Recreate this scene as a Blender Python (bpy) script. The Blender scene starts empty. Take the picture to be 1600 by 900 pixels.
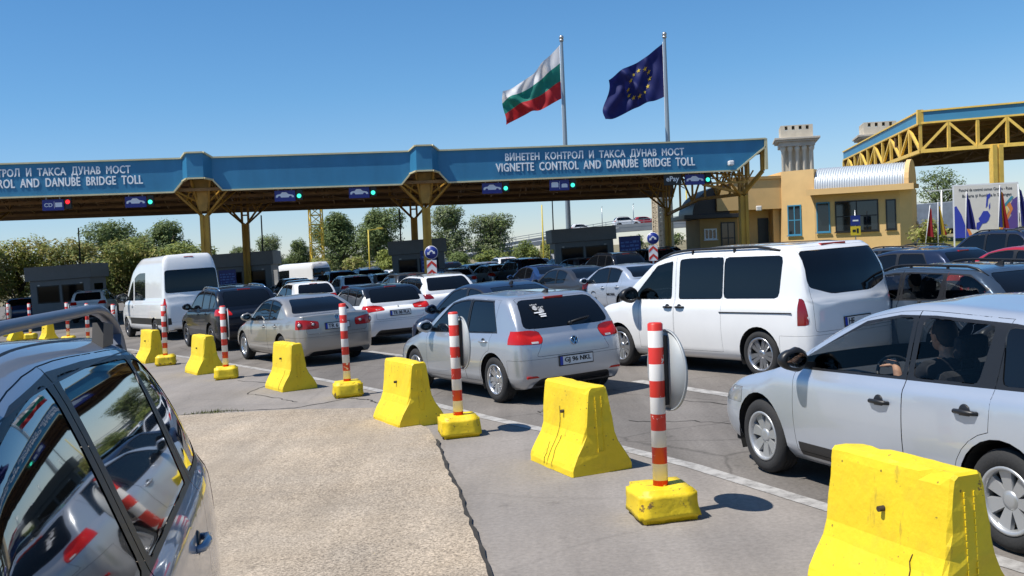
import bpy, bmesh, math, random
import numpy as np
from mathutils import Vector, Matrix, Quaternion
from mathutils.bvhtree import BVHTree
C = bpy.context.scene.collection
SC = bpy.context.scene
rad = math.radians
random.seed(7)

# ------------------------------------------------------------------ camera, sky, sun, exposure
EYE = 2.06
cam_d = bpy.data.cameras.new('camera'); cam = bpy.data.objects.new('camera', cam_d); C.objects.link(cam)
cam_d.sensor_width = 36; cam_d.lens = 36.0; cam_d.clip_end = 5000; cam_d.clip_start = 0.05
pitch, roll = 0.03555, rad(4.2)
fwv = Vector((0, math.cos(pitch), -math.sin(pitch))); upv = Vector((0, math.sin(pitch), math.cos(pitch))); rx = Vector((1, 0, 0))
cu_ = upv*math.cos(roll) + rx*math.sin(roll); cr_ = rx*math.cos(roll) - upv*math.sin(roll)
m3 = Matrix((cr_, cu_, -fwv)).transposed()
cam.matrix_world = Matrix.Translation((0, 0, EYE)) @ m3.to_4x4()
SC.camera = cam
# the road falls away to the left: upright things lean 1.9 degrees against the road surface
LEAN = rad(1.9)
LEVEL = Matrix.Rotation(LEAN, 4, 'Y')
def gz(x, y=0): return 0.0
def level_pt(x, y, z): return LEVEL @ Vector((x, y, z))

# the haze-free summer sky: a tint by elevation over the sky texture
SKY_R = [(.66, .70, .86, 1), (.62, .73, .88, 1), (.48, .72, .88, 1), (.40, .70, .88, 1)]
W = bpy.data.worlds.new('World'); SC.world = W; W.use_nodes = True
nt = W.node_tree; bg = nt.nodes['Background']
sky = nt.nodes.new('ShaderNodeTexSky'); sky.sky_type = 'NISHITA'; sky.sun_disc = False
SUN_TO = Vector((-0.94, -0.341)); EL = rad(62)
sky.sun_elevation = EL; sky.sun_rotation = math.atan2(SUN_TO.x, SUN_TO.y)
sky.altitude = 0; sky.air_density = 1.0; sky.dust_density = 0.0; sky.ozone_density = 4.0
tcw = nt.nodes.new('ShaderNodeTexCoord'); sxy = nt.nodes.new('ShaderNodeSeparateXYZ'); nt.links.new(tcw.outputs['Generated'], sxy.inputs[0])
rmp = nt.nodes.new('ShaderNodeValToRGB'); nt.links.new(sxy.outputs[2], rmp.inputs[0]); el_ = rmp.color_ramp.elements
el_[0].position = 0.0; el_[0].color = SKY_R[0]; el_[1].position = .30; el_[1].color = SKY_R[3]
for p_, c_ in ((.07, SKY_R[1]), (.16, SKY_R[2])): e_ = el_.new(p_); e_.color = c_
mxs = nt.nodes.new('ShaderNodeMix'); mxs.data_type = 'RGBA'; mxs.blend_type = 'MULTIPLY'; mxs.inputs[0].default_value = 1
nt.links.new(sky.outputs[0], mxs.inputs[6]); nt.links.new(rmp.outputs[0], mxs.inputs[7]); nt.links.new(mxs.outputs[2], bg.inputs[0])
bg.inputs[1].default_value = 0.112
sl = bpy.data.lights.new('sun', 'SUN'); sun = bpy.data.objects.new('sun', sl); C.objects.link(sun)
sl.energy = 4.6; sl.angle = rad(0.5); sl.color = (1.0, 0.955, 0.88)
h = math.cos(EL); sdir = Vector((SUN_TO.x*h, SUN_TO.y*h, math.sin(EL)))
sun.rotation_euler = sdir.to_track_quat('Z', 'Y').to_euler(); sun.location = (0, 0, 30)
vs = SC.view_settings; vs.view_transform = 'Standard'; vs.look = 'None'; vs.gamma = 1; vs.use_curve_mapping = False
vs.exposure = 0.36
SC.cycles.max_bounces = 6; SC.cycles.transparent_max_bounces = 12; SC.cycles.use_denoising = True
SC.cycles.caustics_reflective = False; SC.cycles.caustics_refractive = False

# ------------------------------------------------------------------ helpers
MATS = {}
def N(t, kind, **kw):
    n = t.nodes.new(kind)
    for k, v in kw.items():
        if k.startswith('i_'): n.inputs[k[2:].replace('_', ' ')].default_value = v
        else: setattr(n, k, v)
    return n
def mat(name, col, rough=.5, metal=0., coat=0., spec=.5, var=0., vscale=3., bump=0., bscale=40., emit=None, coatr=.03, back=None, detail=4, stretch=None):
    if name in MATS: return MATS[name]
    m = bpy.data.materials.new(name); m.use_nodes = True; MATS[name] = m
    t = m.node_tree; b = t.nodes['Principled BSDF']
    b.inputs['Base Color'].default_value = (*col, 1); b.inputs['Roughness'].default_value = rough; b.inputs['Metallic'].default_value = metal
    b.inputs['Coat Weight'].default_value = coat; b.inputs['Coat Roughness'].default_value = coatr; b.inputs['Specular IOR Level'].default_value = spec
    if emit: b.inputs['Emission Color'].default_value = (*emit[0], 1); b.inputs['Emission Strength'].default_value = emit[1]
    if var or bump:
        tc = N(t, 'ShaderNodeTexCoord'); mp = N(t, 'ShaderNodeMapping'); t.links.new(tc.outputs['Object'], mp.inputs[0])
        if stretch: mp.inputs['Scale'].default_value = stretch
    if var:
        nz = N(t, 'ShaderNodeTexNoise', i_Scale=vscale, i_Detail=detail, i_Roughness=.6); t.links.new(mp.outputs[0], nz.inputs[0])
        mr = N(t, 'ShaderNodeMapRange'); mr.inputs[1].default_value = .3; mr.inputs[2].default_value = .7
        mr.inputs[3].default_value = 1-var; mr.inputs[4].default_value = 1+var; t.links.new(nz.outputs[0], mr.inputs[0])
        mx = N(t, 'ShaderNodeMix', data_type='RGBA', blend_type='MULTIPLY'); mx.inputs[0].default_value = 1
        mx.inputs[6].default_value = (*col, 1); t.links.new(mr.outputs[0], mx.inputs[7]); t.links.new(mx.outputs[2], b.inputs['Base Color'])
    if bump:
        n2 = N(t, 'ShaderNodeTexNoise', i_Scale=bscale, i_Detail=5); t.links.new(mp.outputs[0], n2.inputs[0])
        bp = N(t, 'ShaderNodeBump', i_Strength=bump, i_Distance=.02); t.links.new(n2.outputs[0], bp.inputs['Height']); t.links.new(bp.outputs[0], b.inputs['Normal'])
    if back:
        d = N(t, 'ShaderNodeBsdfDiffuse'); d.inputs[0].default_value = (*back, 1)
        g = N(t, 'ShaderNodeNewGeometry'); ms = N(t, 'ShaderNodeMixShader'); t.links.new(g.outputs['Backfacing'], ms.inputs[0])
        t.links.new(b.outputs[0], ms.inputs[1]); t.links.new(d.outputs[0], ms.inputs[2]); t.links.new(ms.outputs[0], t.nodes['Material Output'].inputs[0])
    return m

def tag(o, label=None, cat=None, group=None, kind=None):
    if label: o['label'] = label
    if cat: o['category'] = cat
    if group: o['group'] = group
    if kind: o['kind'] = kind
    return o
def empty(name, M=None, label=None, cat=None, group=None, kind=None):
    o = bpy.data.objects.new(name, None); C.objects.link(o); o.empty_display_size = .2
    if M is not None: o.matrix_world = M
    return tag(o, label, cat, group, kind)
def link(name, me, parent=None, M=None):
    o = bpy.data.objects.new(name, me); C.objects.link(o)
    if parent is not None: o.parent = parent
    if M is not None: o.matrix_local = M
    return o
def TM(x, y, z=0, rz=0): return Matrix.Translation((x, y, z)) @ Matrix.Rotation(rz, 4, 'Z')

class MB:
    """collects simple solids into one mesh; each solid may carry its own material"""
    def __init__(s): s.bm = bmesh.new(); s.mats = []; s.mi = 0; s.M = Matrix.Identity(4)
    def use(s, m):
        if m not in s.mats: s.mats.append(m)
        s.mi = s.mats.index(m); return s
    def v(s, p): return s.bm.verts.new(s.M @ Vector(p))
    def f(s, vs, smooth=False):
        try: f = s.bm.faces.new(vs)
        except ValueError: return None
        f.material_index = s.mi; f.smooth = smooth; return f
    def box(s, x0, x1, y0, y1, z0, z1, bev=0, M=None):
        b = bmesh.new(); bmesh.ops.create_cube(b, size=1)
        for v in b.verts: v.co = Vector((x0+(v.co.x+.5)*(x1-x0), y0+(v.co.y+.5)*(y1-y0), z0+(v.co.z+.5)*(z1-z0)))
        if bev: bmesh.ops.bevel(b, geom=b.edges[:], offset=bev, segments=2, affect='EDGES', profile=.5)
        s.merge(b, M); return s
    def merge(s, b, M=None, smooth=False):
        mp = {}
        for v in b.verts: mp[v] = s.v((M @ v.co) if M is not None else v.co)
        for f in b.faces:
            g = s.f([mp[v] for v in f.verts]); 
            if g: g.smooth = smooth or f.smooth
        b.free(); return s
    def prism(s, pts, ax, a0, a1, M=None):
        """pts: 2D outline, extruded along axis ax ('x','y','z') from a0 to a1"""
        def P(p, a):
            q = {'x': (a, p[0], p[1]), 'y': (p[0], a, p[1]), 'z': (p[0], p[1], a)}[ax]
            return (M @ Vector(q)) if M is not None else q
        A = [s.v(P(p, a0)) for p in pts]; B = [s.v(P(p, a1)) for p in pts]; n = len(pts)
        s.f(A); s.f(B[::-1])
        for i in range(n): s.f([A[i], B[i], B[(i+1) % n], A[(i+1) % n]])
        return s
    def tube(s, p, q, r, r2=None, n=10, cap=True, smooth=True):
        p, q = Vector(p), Vector(q); d = (q-p); 
        if d.length < 1e-6: return s
        a = d.normalized().orthogonal().normalized(); b = d.normalized().cross(a); r2 = r if r2 is None else r2
        A = [s.v(p+(a*math.cos(t)+b*math.sin(t))*r) for t in [2*math.pi*i/n for i in range(n)]]
        B = [s.v(q+(a*math.cos(t)+b*math.sin(t))*r2) for t in [2*math.pi*i/n for i in range(n)]]
        for i in range(n): s.f([A[i], A[(i+1) % n], B[(i+1) % n], B[i]], smooth)
        if cap: s.f(A[::-1]); s.f(B)
        return s
    def bar(s, p, q, w, h=None, up=(0, 0, 1)):
        """square section bar between two points"""
        h = w if h is None else h
        p, q = Vector(p), Vector(q); d = (q-p).normalized(); u = Vector(up)
        if abs(d.dot(u)) > .98: u = Vector((0, 1, 0))
        a = d.cross(u).normalized()*(w/2); b = a.cross(d).normalized()*(h/2)
        A = [s.v(p+a*i+b*j) for i, j in ((-1, -1), (1, -1), (1, 1), (-1, 1))]; B = [s.v(q+a*i+b*j) for i, j in ((-1, -1), (1, -1), (1, 1), (-1, 1))]
        s.f(A[::-1]); s.f(B)
        for i in range(4): s.f([A[i], A[(i+1) % 4], B[(i+1) % 4], B[i]])
        return s
    def path(s, pts, r, n=8, closed=False):
        pts = [Vector(p) for p in pts]; rings = []; m = len(pts)
        for i, p in enumerate(pts):
            d = (pts[(i+1) % m]-pts[i-1]) if closed else (pts[min(i+1, m-1)]-pts[max(i-1, 0)])
            d.normalize(); a = d.cross(Vector((.13, .21, 1))).normalized(); b = d.cross(a)
            rr = r[i] if isinstance(r, (list, tuple)) else r
            rings.append([s.v(p+(a*math.cos(t)+b*math.sin(t))*rr) for t in [2*math.pi*k/n for k in range(n)]])
        for i in range(m if closed else m-1):
            A, B = rings[i], rings[(i+1) % m]
            for k in range(n): s.f([A[k], A[(k+1) % n], B[(k+1) % n], B[k]], True)
        if not closed: s.f(rings[0][::-1]); s.f(rings[-1])
        return s
    def lathe(s, prof, axis='y', n=32, M=None, smooth=True, closed=False):
        """prof: (radius, along) pairs"""
        rings = []
        for r, a in prof:
            ring = []
            for i in range(n):
                t = 2*math.pi*i/n; c, d = r*math.cos(t), r*math.sin(t)
                q = Vector((c, a, d)) if axis == 'y' else Vector((c, d, a)) if axis == 'z' else Vector((a, c, d))
                ring.append(s.v((M @ q) if M is not None else q))
            rings.append(ring)
        m = len(prof)
        for j in range(m if closed else m-1):
            A, B = rings[j], rings[(j+1) % m]
            for i in range(n): s.f([A[i], A[(i+1) % n], B[(i+1) % n], B[i]], smooth)
        if not closed:
            for ring in (rings[0], rings[-1]):
                if (ring[0].co-ring[n//2].co).length > 1e-4: s.f(ring)
        return s
    def poly(s, pts): return s.f([s.v(p) for p in pts])
    def build(s, name, m=None, parent=None, M=None, norm=True):
        bmesh.ops.remove_doubles(s.bm, verts=s.bm.verts[:], dist=1e-6)
        if norm: bmesh.ops.recalc_face_normals(s.bm, faces=s.bm.faces[:])
        me = bpy.data.meshes.new(name); s.bm.to_mesh(me); s.bm.free()
        for mm in (s.mats or [m]): me.materials.append(mm)
        return link(name, me, parent, M)

def text_mesh(body, size, ext=.004, bold=0., align='CENTER', shear=0., space=1., wordspace=1.):
    cu = bpy.data.curves.new('lettering', 'FONT'); cu.body = body; cu.size = size; cu.extrude = ext; cu.offset = bold; cu.align_x = align; cu.resolution_u = 3
    cu.space_character = space; cu.space_word = wordspace; cu.shear = shear
    o = bpy.data.objects.new('lettering', cu); C.objects.link(o)
    dg = bpy.context.evaluated_depsgraph_get(); me = bpy.data.meshes.new_from_object(o.evaluated_get(dg))
    bpy.data.objects.remove(o); bpy.data.curves.remove(cu)
    return me
def text(name, body, size, m, parent, M, ext=.004, bold=0., align='CENTER', width=None, space=1., wordspace=1., height=None, fat=0.):
    me = text_mesh(body, size, ext, bold, align, 0, space, wordspace)
    co = np.empty(len(me.vertices)*3); me.vertices.foreach_get('co', co); co = co.reshape(-1, 3)
    if len(co):
        if width: co[:, 0] *= width/(co[:, 0].max()-co[:, 0].min())
        if height: co[:, 1] *= height/(co[:, 1].max()-co[:, 1].min())
        co[:, 1] -= (co[:, 1].max()+co[:, 1].min())/2
        if align == 'CENTER': co[:, 0] -= (co[:, 0].max()+co[:, 0].min())/2
        me.vertices.foreach_set('co', co.ravel())
    if fat:                                      # bolder strokes: the letters again, a hair to each side
        bm = bmesh.new()
        for k, (dx, dy) in enumerate(((0, 0), (fat, 0), (-fat, 0), (0, fat*.7), (0, -fat*.7))):
            n0 = len(bm.verts); bm.from_mesh(me); bm.verts.ensure_lookup_table()
            for v in bm.verts[n0:]: v.co += Vector((dx, dy, -.0012*k))
        bm.to_mesh(me); bm.free()
    me.materials.clear(); me.materials.append(m)
    return link(name, me, parent, M)
# text lies in its local XY plane; FACE(-y) stands it up to face -Y
UP = Matrix.Rotation(rad(90), 4, 'X')

def copy_thing(src, M, label, group=None):
    r = src.copy(); C.objects.link(r); r.matrix_world = M; r['label'] = label
    if group: r['group'] = group
    for ch in src.children:
        c = ch.copy(); C.objects.link(c); c.parent = r; c.matrix_basis = ch.matrix_basis.copy()
        for g in ch.children:
            d = g.copy(); C.objects.link(d); d.parent = c; d.matrix_basis = g.matrix_basis.copy()
    return r

# ------------------------------------------------------------------ ground
def ground_mat(name, col, var, fine, rough=.9, tint=(1, 1, 1), cracks=0., speck=0., bump=.3, patch=.35, streak=0., worn=0.):
    m = bpy.data.materials.new(name); m.use_nodes = True; t = m.node_tree; b = t.nodes['Principled BSDF']
    b.inputs['Roughness'].default_value = rough; b.inputs['Specular IOR Level'].default_value = .25
    tc = N(t, 'ShaderNodeTexCoord'); L = t.links.new
    big = N(t, 'ShaderNodeTexNoise', i_Scale=patch, i_Detail=6, i_Roughness=.65); L(tc.outputs['Object'], big.inputs[0])
    fin = N(t, 'ShaderNodeTexNoise', i_Scale=fine, i_Detail=3, i_Roughness=.7); L(tc.outputs['Object'], fin.inputs[0])
    r1 = N(t, 'ShaderNodeMapRange'); L(big.outputs[0], r1.inputs[0]); r1.inputs[1].default_value = .3; r1.inputs[2].default_value = .7; r1.inputs[3].default_value = 1-var; r1.inputs[4].default_value = 1+var
    r2 = N(t, 'ShaderNodeMapRange'); L(fin.outputs[0], r2.inputs[0]); r2.inputs[1].default_value = .3; r2.inputs[2].default_value = .7; r2.inputs[3].default_value = 1-speck; r2.inputs[4].default_value = 1+speck
    sp_ = r2.outputs[0]; wm = None
    if worn:                                     # trafficked patches where the stones are polished down and greyer
        wmp = N(t, 'ShaderNodeMapping'); wmp.inputs['Rotation'].default_value = (0, 0, rad(-12)); wmp.inputs['Scale'].default_value = (.9, .38, 1); L(tc.outputs['Object'], wmp.inputs[0])
        wn = N(t, 'ShaderNodeTexNoise', i_Scale=.8, i_Detail=5, i_Roughness=.62); L(wmp.outputs[0], wn.inputs[0])
        wm = N(t, 'ShaderNodeMapRange'); L(wn.outputs[0], wm.inputs[0]); wm.inputs[1].default_value = .46; wm.inputs[2].default_value = .62; wm.inputs[4].default_value = worn
        wx = N(t, 'ShaderNodeMix', data_type='FLOAT'); L(wm.outputs[0], wx.inputs[0]); L(sp_, wx.inputs[2]); wx.inputs[3].default_value = .92; sp_ = wx.outputs[0]
    mu = N(t, 'ShaderNodeMath', operation='MULTIPLY'); L(r1.outputs[0], mu.inputs[0]); L(sp_, mu.inputs[1])
    last = mu.outputs[0]
    if cracks:
        wob = N(t, 'ShaderNodeTexNoise', i_Scale=2.2, i_Detail=5); L(tc.outputs['Object'], wob.inputs[0])
        mxv = N(t, 'ShaderNodeMix', data_type='RGBA'); mxv.inputs[0].default_value = .16; L(tc.outputs['Object'], mxv.inputs[6]); L(wob.outputs[1], mxv.inputs[7])
        vo = N(t, 'ShaderNodeTexVoronoi', feature='DISTANCE_TO_EDGE', i_Scale=.55); L(mxv.outputs[2], vo.inputs[0])
        r3 = N(t, 'ShaderNodeMapRange'); L(vo.outputs[0], r3.inputs[0]); r3.inputs[1].default_value = 0; r3.inputs[2].default_value = .012; r3.inputs[3].default_value = 1-cracks; r3.inputs[4].default_value = 1
        m2 = N(t, 'ShaderNodeMath', operation='MULTIPLY'); L(last, m2.inputs[0]); L(r3.outputs[0], m2.inputs[1]); last = m2.outputs[0]
    if streak:                                   # tyre wear drawn out along the lanes, and darker drips
        mp = N(t, 'ShaderNodeMapping'); mp.inputs['Rotation'].default_value = (0, 0, rad(-30)); mp.inputs['Scale'].default_value = (1.5, .10, 1); L(tc.outputs['Object'], mp.inputs[0])
        sn = N(t, 'ShaderNodeTexNoise', i_Scale=1.0, i_Detail=5, i_Roughness=.6); L(mp.outputs[0], sn.inputs[0])
        r4 = N(t, 'ShaderNodeMapRange'); L(sn.outputs[0], r4.inputs[0]); r4.inputs[1].default_value = .35; r4.inputs[2].default_value = .65; r4.inputs[3].default_value = 1-streak; r4.inputs[4].default_value = 1+streak*.6
        m3_ = N(t, 'ShaderNodeMath', operation='MULTIPLY'); L(last, m3_.inputs[0]); L(r4.outputs[0], m3_.inputs[1]); last = m3_.outputs[0]
        dn = N(t, 'ShaderNodeTexNoise', i_Scale=1.9, i_Detail=7, i_Roughness=.7); L(tc.outputs['Object'], dn.inputs[0])
        r5 = N(t, 'ShaderNodeMapRange'); L(dn.outputs[0], r5.inputs[0]); r5.inputs[1].default_value = .60; r5.inputs[2].default_value = .72; r5.inputs[3].default_value = 1; r5.inputs[4].default_value = 1-streak*2
        m4_ = N(t, 'ShaderNodeMath', operation='MULTIPLY'); L(last, m4_.inputs[0]); L(r5.outputs[0], m4_.inputs[1]); last = m4_.outputs[0]
    # a slow shift in hue between two tones, as worn paving has
    hue = N(t, 'ShaderNodeTexNoise', i_Scale=patch*2.3, i_Detail=3); L(tc.outputs['Object'], hue.inputs[0])
    c2 = N(t, 'ShaderNodeMix', data_type='RGBA'); L(hue.outputs[0], c2.inputs[0]); c2.inputs[6].default_value = (*col, 1); c2.inputs[7].default_value = (col[0]*tint[0], col[1]*tint[1], col[2]*tint[2], 1)
    mx = N(t, 'ShaderNodeMix', data_type='RGBA', blend_type='MULTIPLY'); mx.inputs[0].default_value = 1; L(c2.outputs[2], mx.inputs[6]); L(last, mx.inputs[7])
    if wm:
        wc = N(t, 'ShaderNodeMix', data_type='RGBA'); L(wm.outputs[0], wc.inputs[0]); L(c2.outputs[2], wc.inputs[6]); wc.inputs[7].default_value = (col[0]*.84, col[1]*.89, col[2]*.97, 1); L(wc.outputs[2], mx.inputs[6])
    L(mx.outputs[2], b.inputs['Base Color'])
    bp = N(t, 'ShaderNodeBump', i_Strength=bump, i_Distance=.01); L(fin.outputs[0], bp.inputs['Height']); L(bp.outputs[0], b.inputs['Normal'])
    return m
def sheet(name, pts, z, m, label=None, thick=0):
    b = MB().use(m)
    if thick: b.prism(pts, 'z', z-thick, z)
    else: b.poly([(x, y, z) for x, y in pts])
    o = b.build(name); o['kind'] = 'structure'
    if label: o['label'] = label; o['category'] = name.replace('_', ' ')
    return o
M_ASPH = ground_mat('asphalt', (.168, .157, .146), .20, 30, tint=(1.06, 1.0, .95), cracks=.35, speck=.20, bump=.4, streak=.22)
M_STRIP = ground_mat('worn_pavement', (.265, .235, .207), .17, 26, tint=(.88, .91, .95), cracks=.10, speck=.14, bump=.3, streak=.14)
M_SLAB = ground_mat('aggregate_concrete', (.42, .332, .236), .18, 54, tint=(.84, .92, 1.06), cracks=0, speck=.68, bump=1.0, patch=.5, streak=.16, worn=.5)
M_DIRT = ground_mat('dry_ground', (.20, .17, .10), .3, 8, speck=.3)
sheet('ground', [(-1500, -300), (1500, -300), (1500, 2500), (-1500, 2500)], -.012, M_DIRT, 'dry flat ground stretching out to the horizon')
sheet('road', [(-60, -14), (60, -14), (46, 150), (-60, 150)], 0, M_ASPH, 'grey asphalt road with the queue of cars')
# paler pavement strip under the yellow barriers, up to the white line
line_pts = [(5.2, .6), (4.45, 2.2), (3.6, 4.15), (2.85, 5.88), (2.22, 7.44), (1.5, 9.23), (.62, 10.95), (-.36, 12.66), (-1.35, 14.55), (-2.35, 16.45), (-3.6, 18.5), (-5.2, 21.0), (-7.4, 24.4), (-10.0, 28.2), (-14.5, 34.5)]
sheet('pavement_strip', [(x+.02, y) for x, y in line_pts] + [(-17, 37), (-24, 33), (-24, -8), (5.2, -8)], .004, M_STRIP, 'pale worn pavement strip under the yellow barriers')
sheet('concrete_slab', [(-.98, 11.41), (-1.12, 12.2), (-1.99, 14.22), (-3.3, 14.7), (-5.05, 14.94), (-9, 15.2), (-20, 15.5), (-20, -7), (1.95, -7), (1.05, -2.5), (.42, 1.6), (-.02, 4.6), (-.26, 6.3), (-.44, 7.7), (-.6, 8.9), (-.79, 10.1)], .026, M_SLAB, 'rough beige aggregate concrete slab beside the dark car', thick=.03)
# open joint along the slab edge
def ribbon(pts, w, wob=0., seed=1, sub=8):
    rnd = random.Random(seed); P = []
    for (x0, y0), (x1, y1) in zip(pts[:-1], pts[1:]):
        for k in range(sub): t = k/sub; P.append((x0+(x1-x0)*t+rnd.uniform(-wob, wob), y0+(y1-y0)*t+rnd.uniform(-wob, wob)))
    P.append(pts[-1]); Lf, Rt = [], []
    for i, p in enumerate(P):
        a, c = P[max(0, i-1)], P[min(len(P)-1, i+1)]; d = Vector((c[0]-a[0], c[1]-a[1])).normalized(); n = Vector((-d.y, d.x))
        ww = w*(1+rnd.uniform(-.5, .5)*(1 if wob else 0))
        Lf.append((p[0]+n.x*ww/2, p[1]+n.y*ww/2)); Rt.append((p[0]-n.x*ww/2, p[1]-n.y*ww/2))
    return Lf, Rt
def ribbon_obj(name, pts, w, z, m, wob=0., seed=1, label=None):
    Lf, Rt = ribbon(pts, w, wob, seed); b = MB().use(m)
    A = [b.v((x, y, z)) for x, y in Lf]; B = [b.v((x, y, z)) for x, y in Rt]
    for i in range(len(A)-1): b.f([A[i], B[i], B[i+1], A[i+1]])
    o = b.build(name); o['kind'] = 'structure'
    if label: o['label'] = label; o['category'] = name.replace('_', ' ')
    return o
M_CRACK = mat('joint_dirt', (.03, .027, .023), .95, var=.4, vscale=6)
M_LINE = bpy.data.materials.new('worn_white_line'); M_LINE.use_nodes = True
t = M_LINE.node_tree; b_ = t.nodes['Principled BSDF']; b_.inputs['Roughness'].default_value = .8
tc = N(t, 'ShaderNodeTexCoord'); nz = N(t, 'ShaderNodeTexNoise', i_Scale=5., i_Detail=8, i_Roughness=.75); t.links.new(tc.outputs['Object'], nz.inputs[0])
rp = N(t, 'ShaderNodeValToRGB'); t.links.new(nz.outputs[0], rp.inputs[0])
rp.color_ramp.elements[0].position = .36; rp.color_ramp.elements[0].color = (.19, .18, .17, 1); rp.color_ramp.elements[1].position = .56; rp.color_ramp.elements[1].color = (.40, .385, .365, 1)
t.links.new(rp.outputs[0], b_.inputs['Base Color'])
ribbon_obj('slab_joint', [(.62, .8), (.42, 1.6), (-.02, 4.6), (-.26, 6.3), (-.44, 7.7), (-.6, 8.9), (-.79, 10.1), (-.97, 11.41)][::1], .030, .0265, M_CRACK, .014, 3)
ribbon_obj('pavement_crack', [(-5.3, 15.0), (-4.6, 15.25), (-3.3, 14.92), (-2.6, 15.6), (-2.2, 15.2), (-1.9, 14.3), (-1.1, 13.3)], .03, .0075, M_CRACK, .03, 5)
ribbon_obj('pavement_crack', [(-5.3, 19.3), (-4.4, 18.4), (-4.6, 17.2), (-3.9, 16.3), (-3.4, 15.6)], .022, .0075, M_CRACK, .04, 8)
ribbon_obj('edge_line', line_pts, .15, .0085, M_LINE, .0, 4, 'worn white edge line between barriers and lane')
ribbon_obj('lane_dash', [(1.75, 15.2), (3.35, 11.8)], .2, .0045, M_LINE, .0, 4)
ribbon_obj('lane_dash', [(-3.4, 23.6), (-1.6, 20.4)], .16, .0045, M_LINE, .0, 6)
ribbon_obj('lane_dash', [(5.6, 8.2), (7.0, 5.2)], .16, .0045, M_LINE, .0, 7)
for i, (a, bb) in enumerate([((1.9, 13.2), (3.9, 10.3)), ((2.6, 10.6), (3.4, 9.4)), ((.2, 12.9), (.9, 13.7)), ((1.2, 11.8), (2.4, 11.0))]):
    ribbon_obj('road_crack', [a, ((a[0]+bb[0])/2+.15, (a[1]+bb[1])/2+.1), bb], .02, .004, M_CRACK, .05, 20+i)
# little tuft of weed in the joint
M_WEED = mat('dry_weed', (.12, .13, .04), .9, var=.4, vscale=20)
wd = MB().use(M_WEED); rnd = random.Random(3)
for i in range(160):
    x, y = -4.55+rnd.gauss(0, .22), 15.1+rnd.gauss(0, .05); a = rnd.uniform(0, 6.28); hh = rnd.uniform(.02, .07)
    wd.poly([(x-.006*math.cos(a), y-.006*math.sin(a), .005), (x+.006*math.cos(a), y+.006*math.sin(a), .005), (x+rnd.gauss(0, .03), y+rnd.gauss(0, .03), hh)])
tag(wd.build('weeds'), 'low weeds growing in the pavement joint', 'weeds', kind='stuff')

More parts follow.
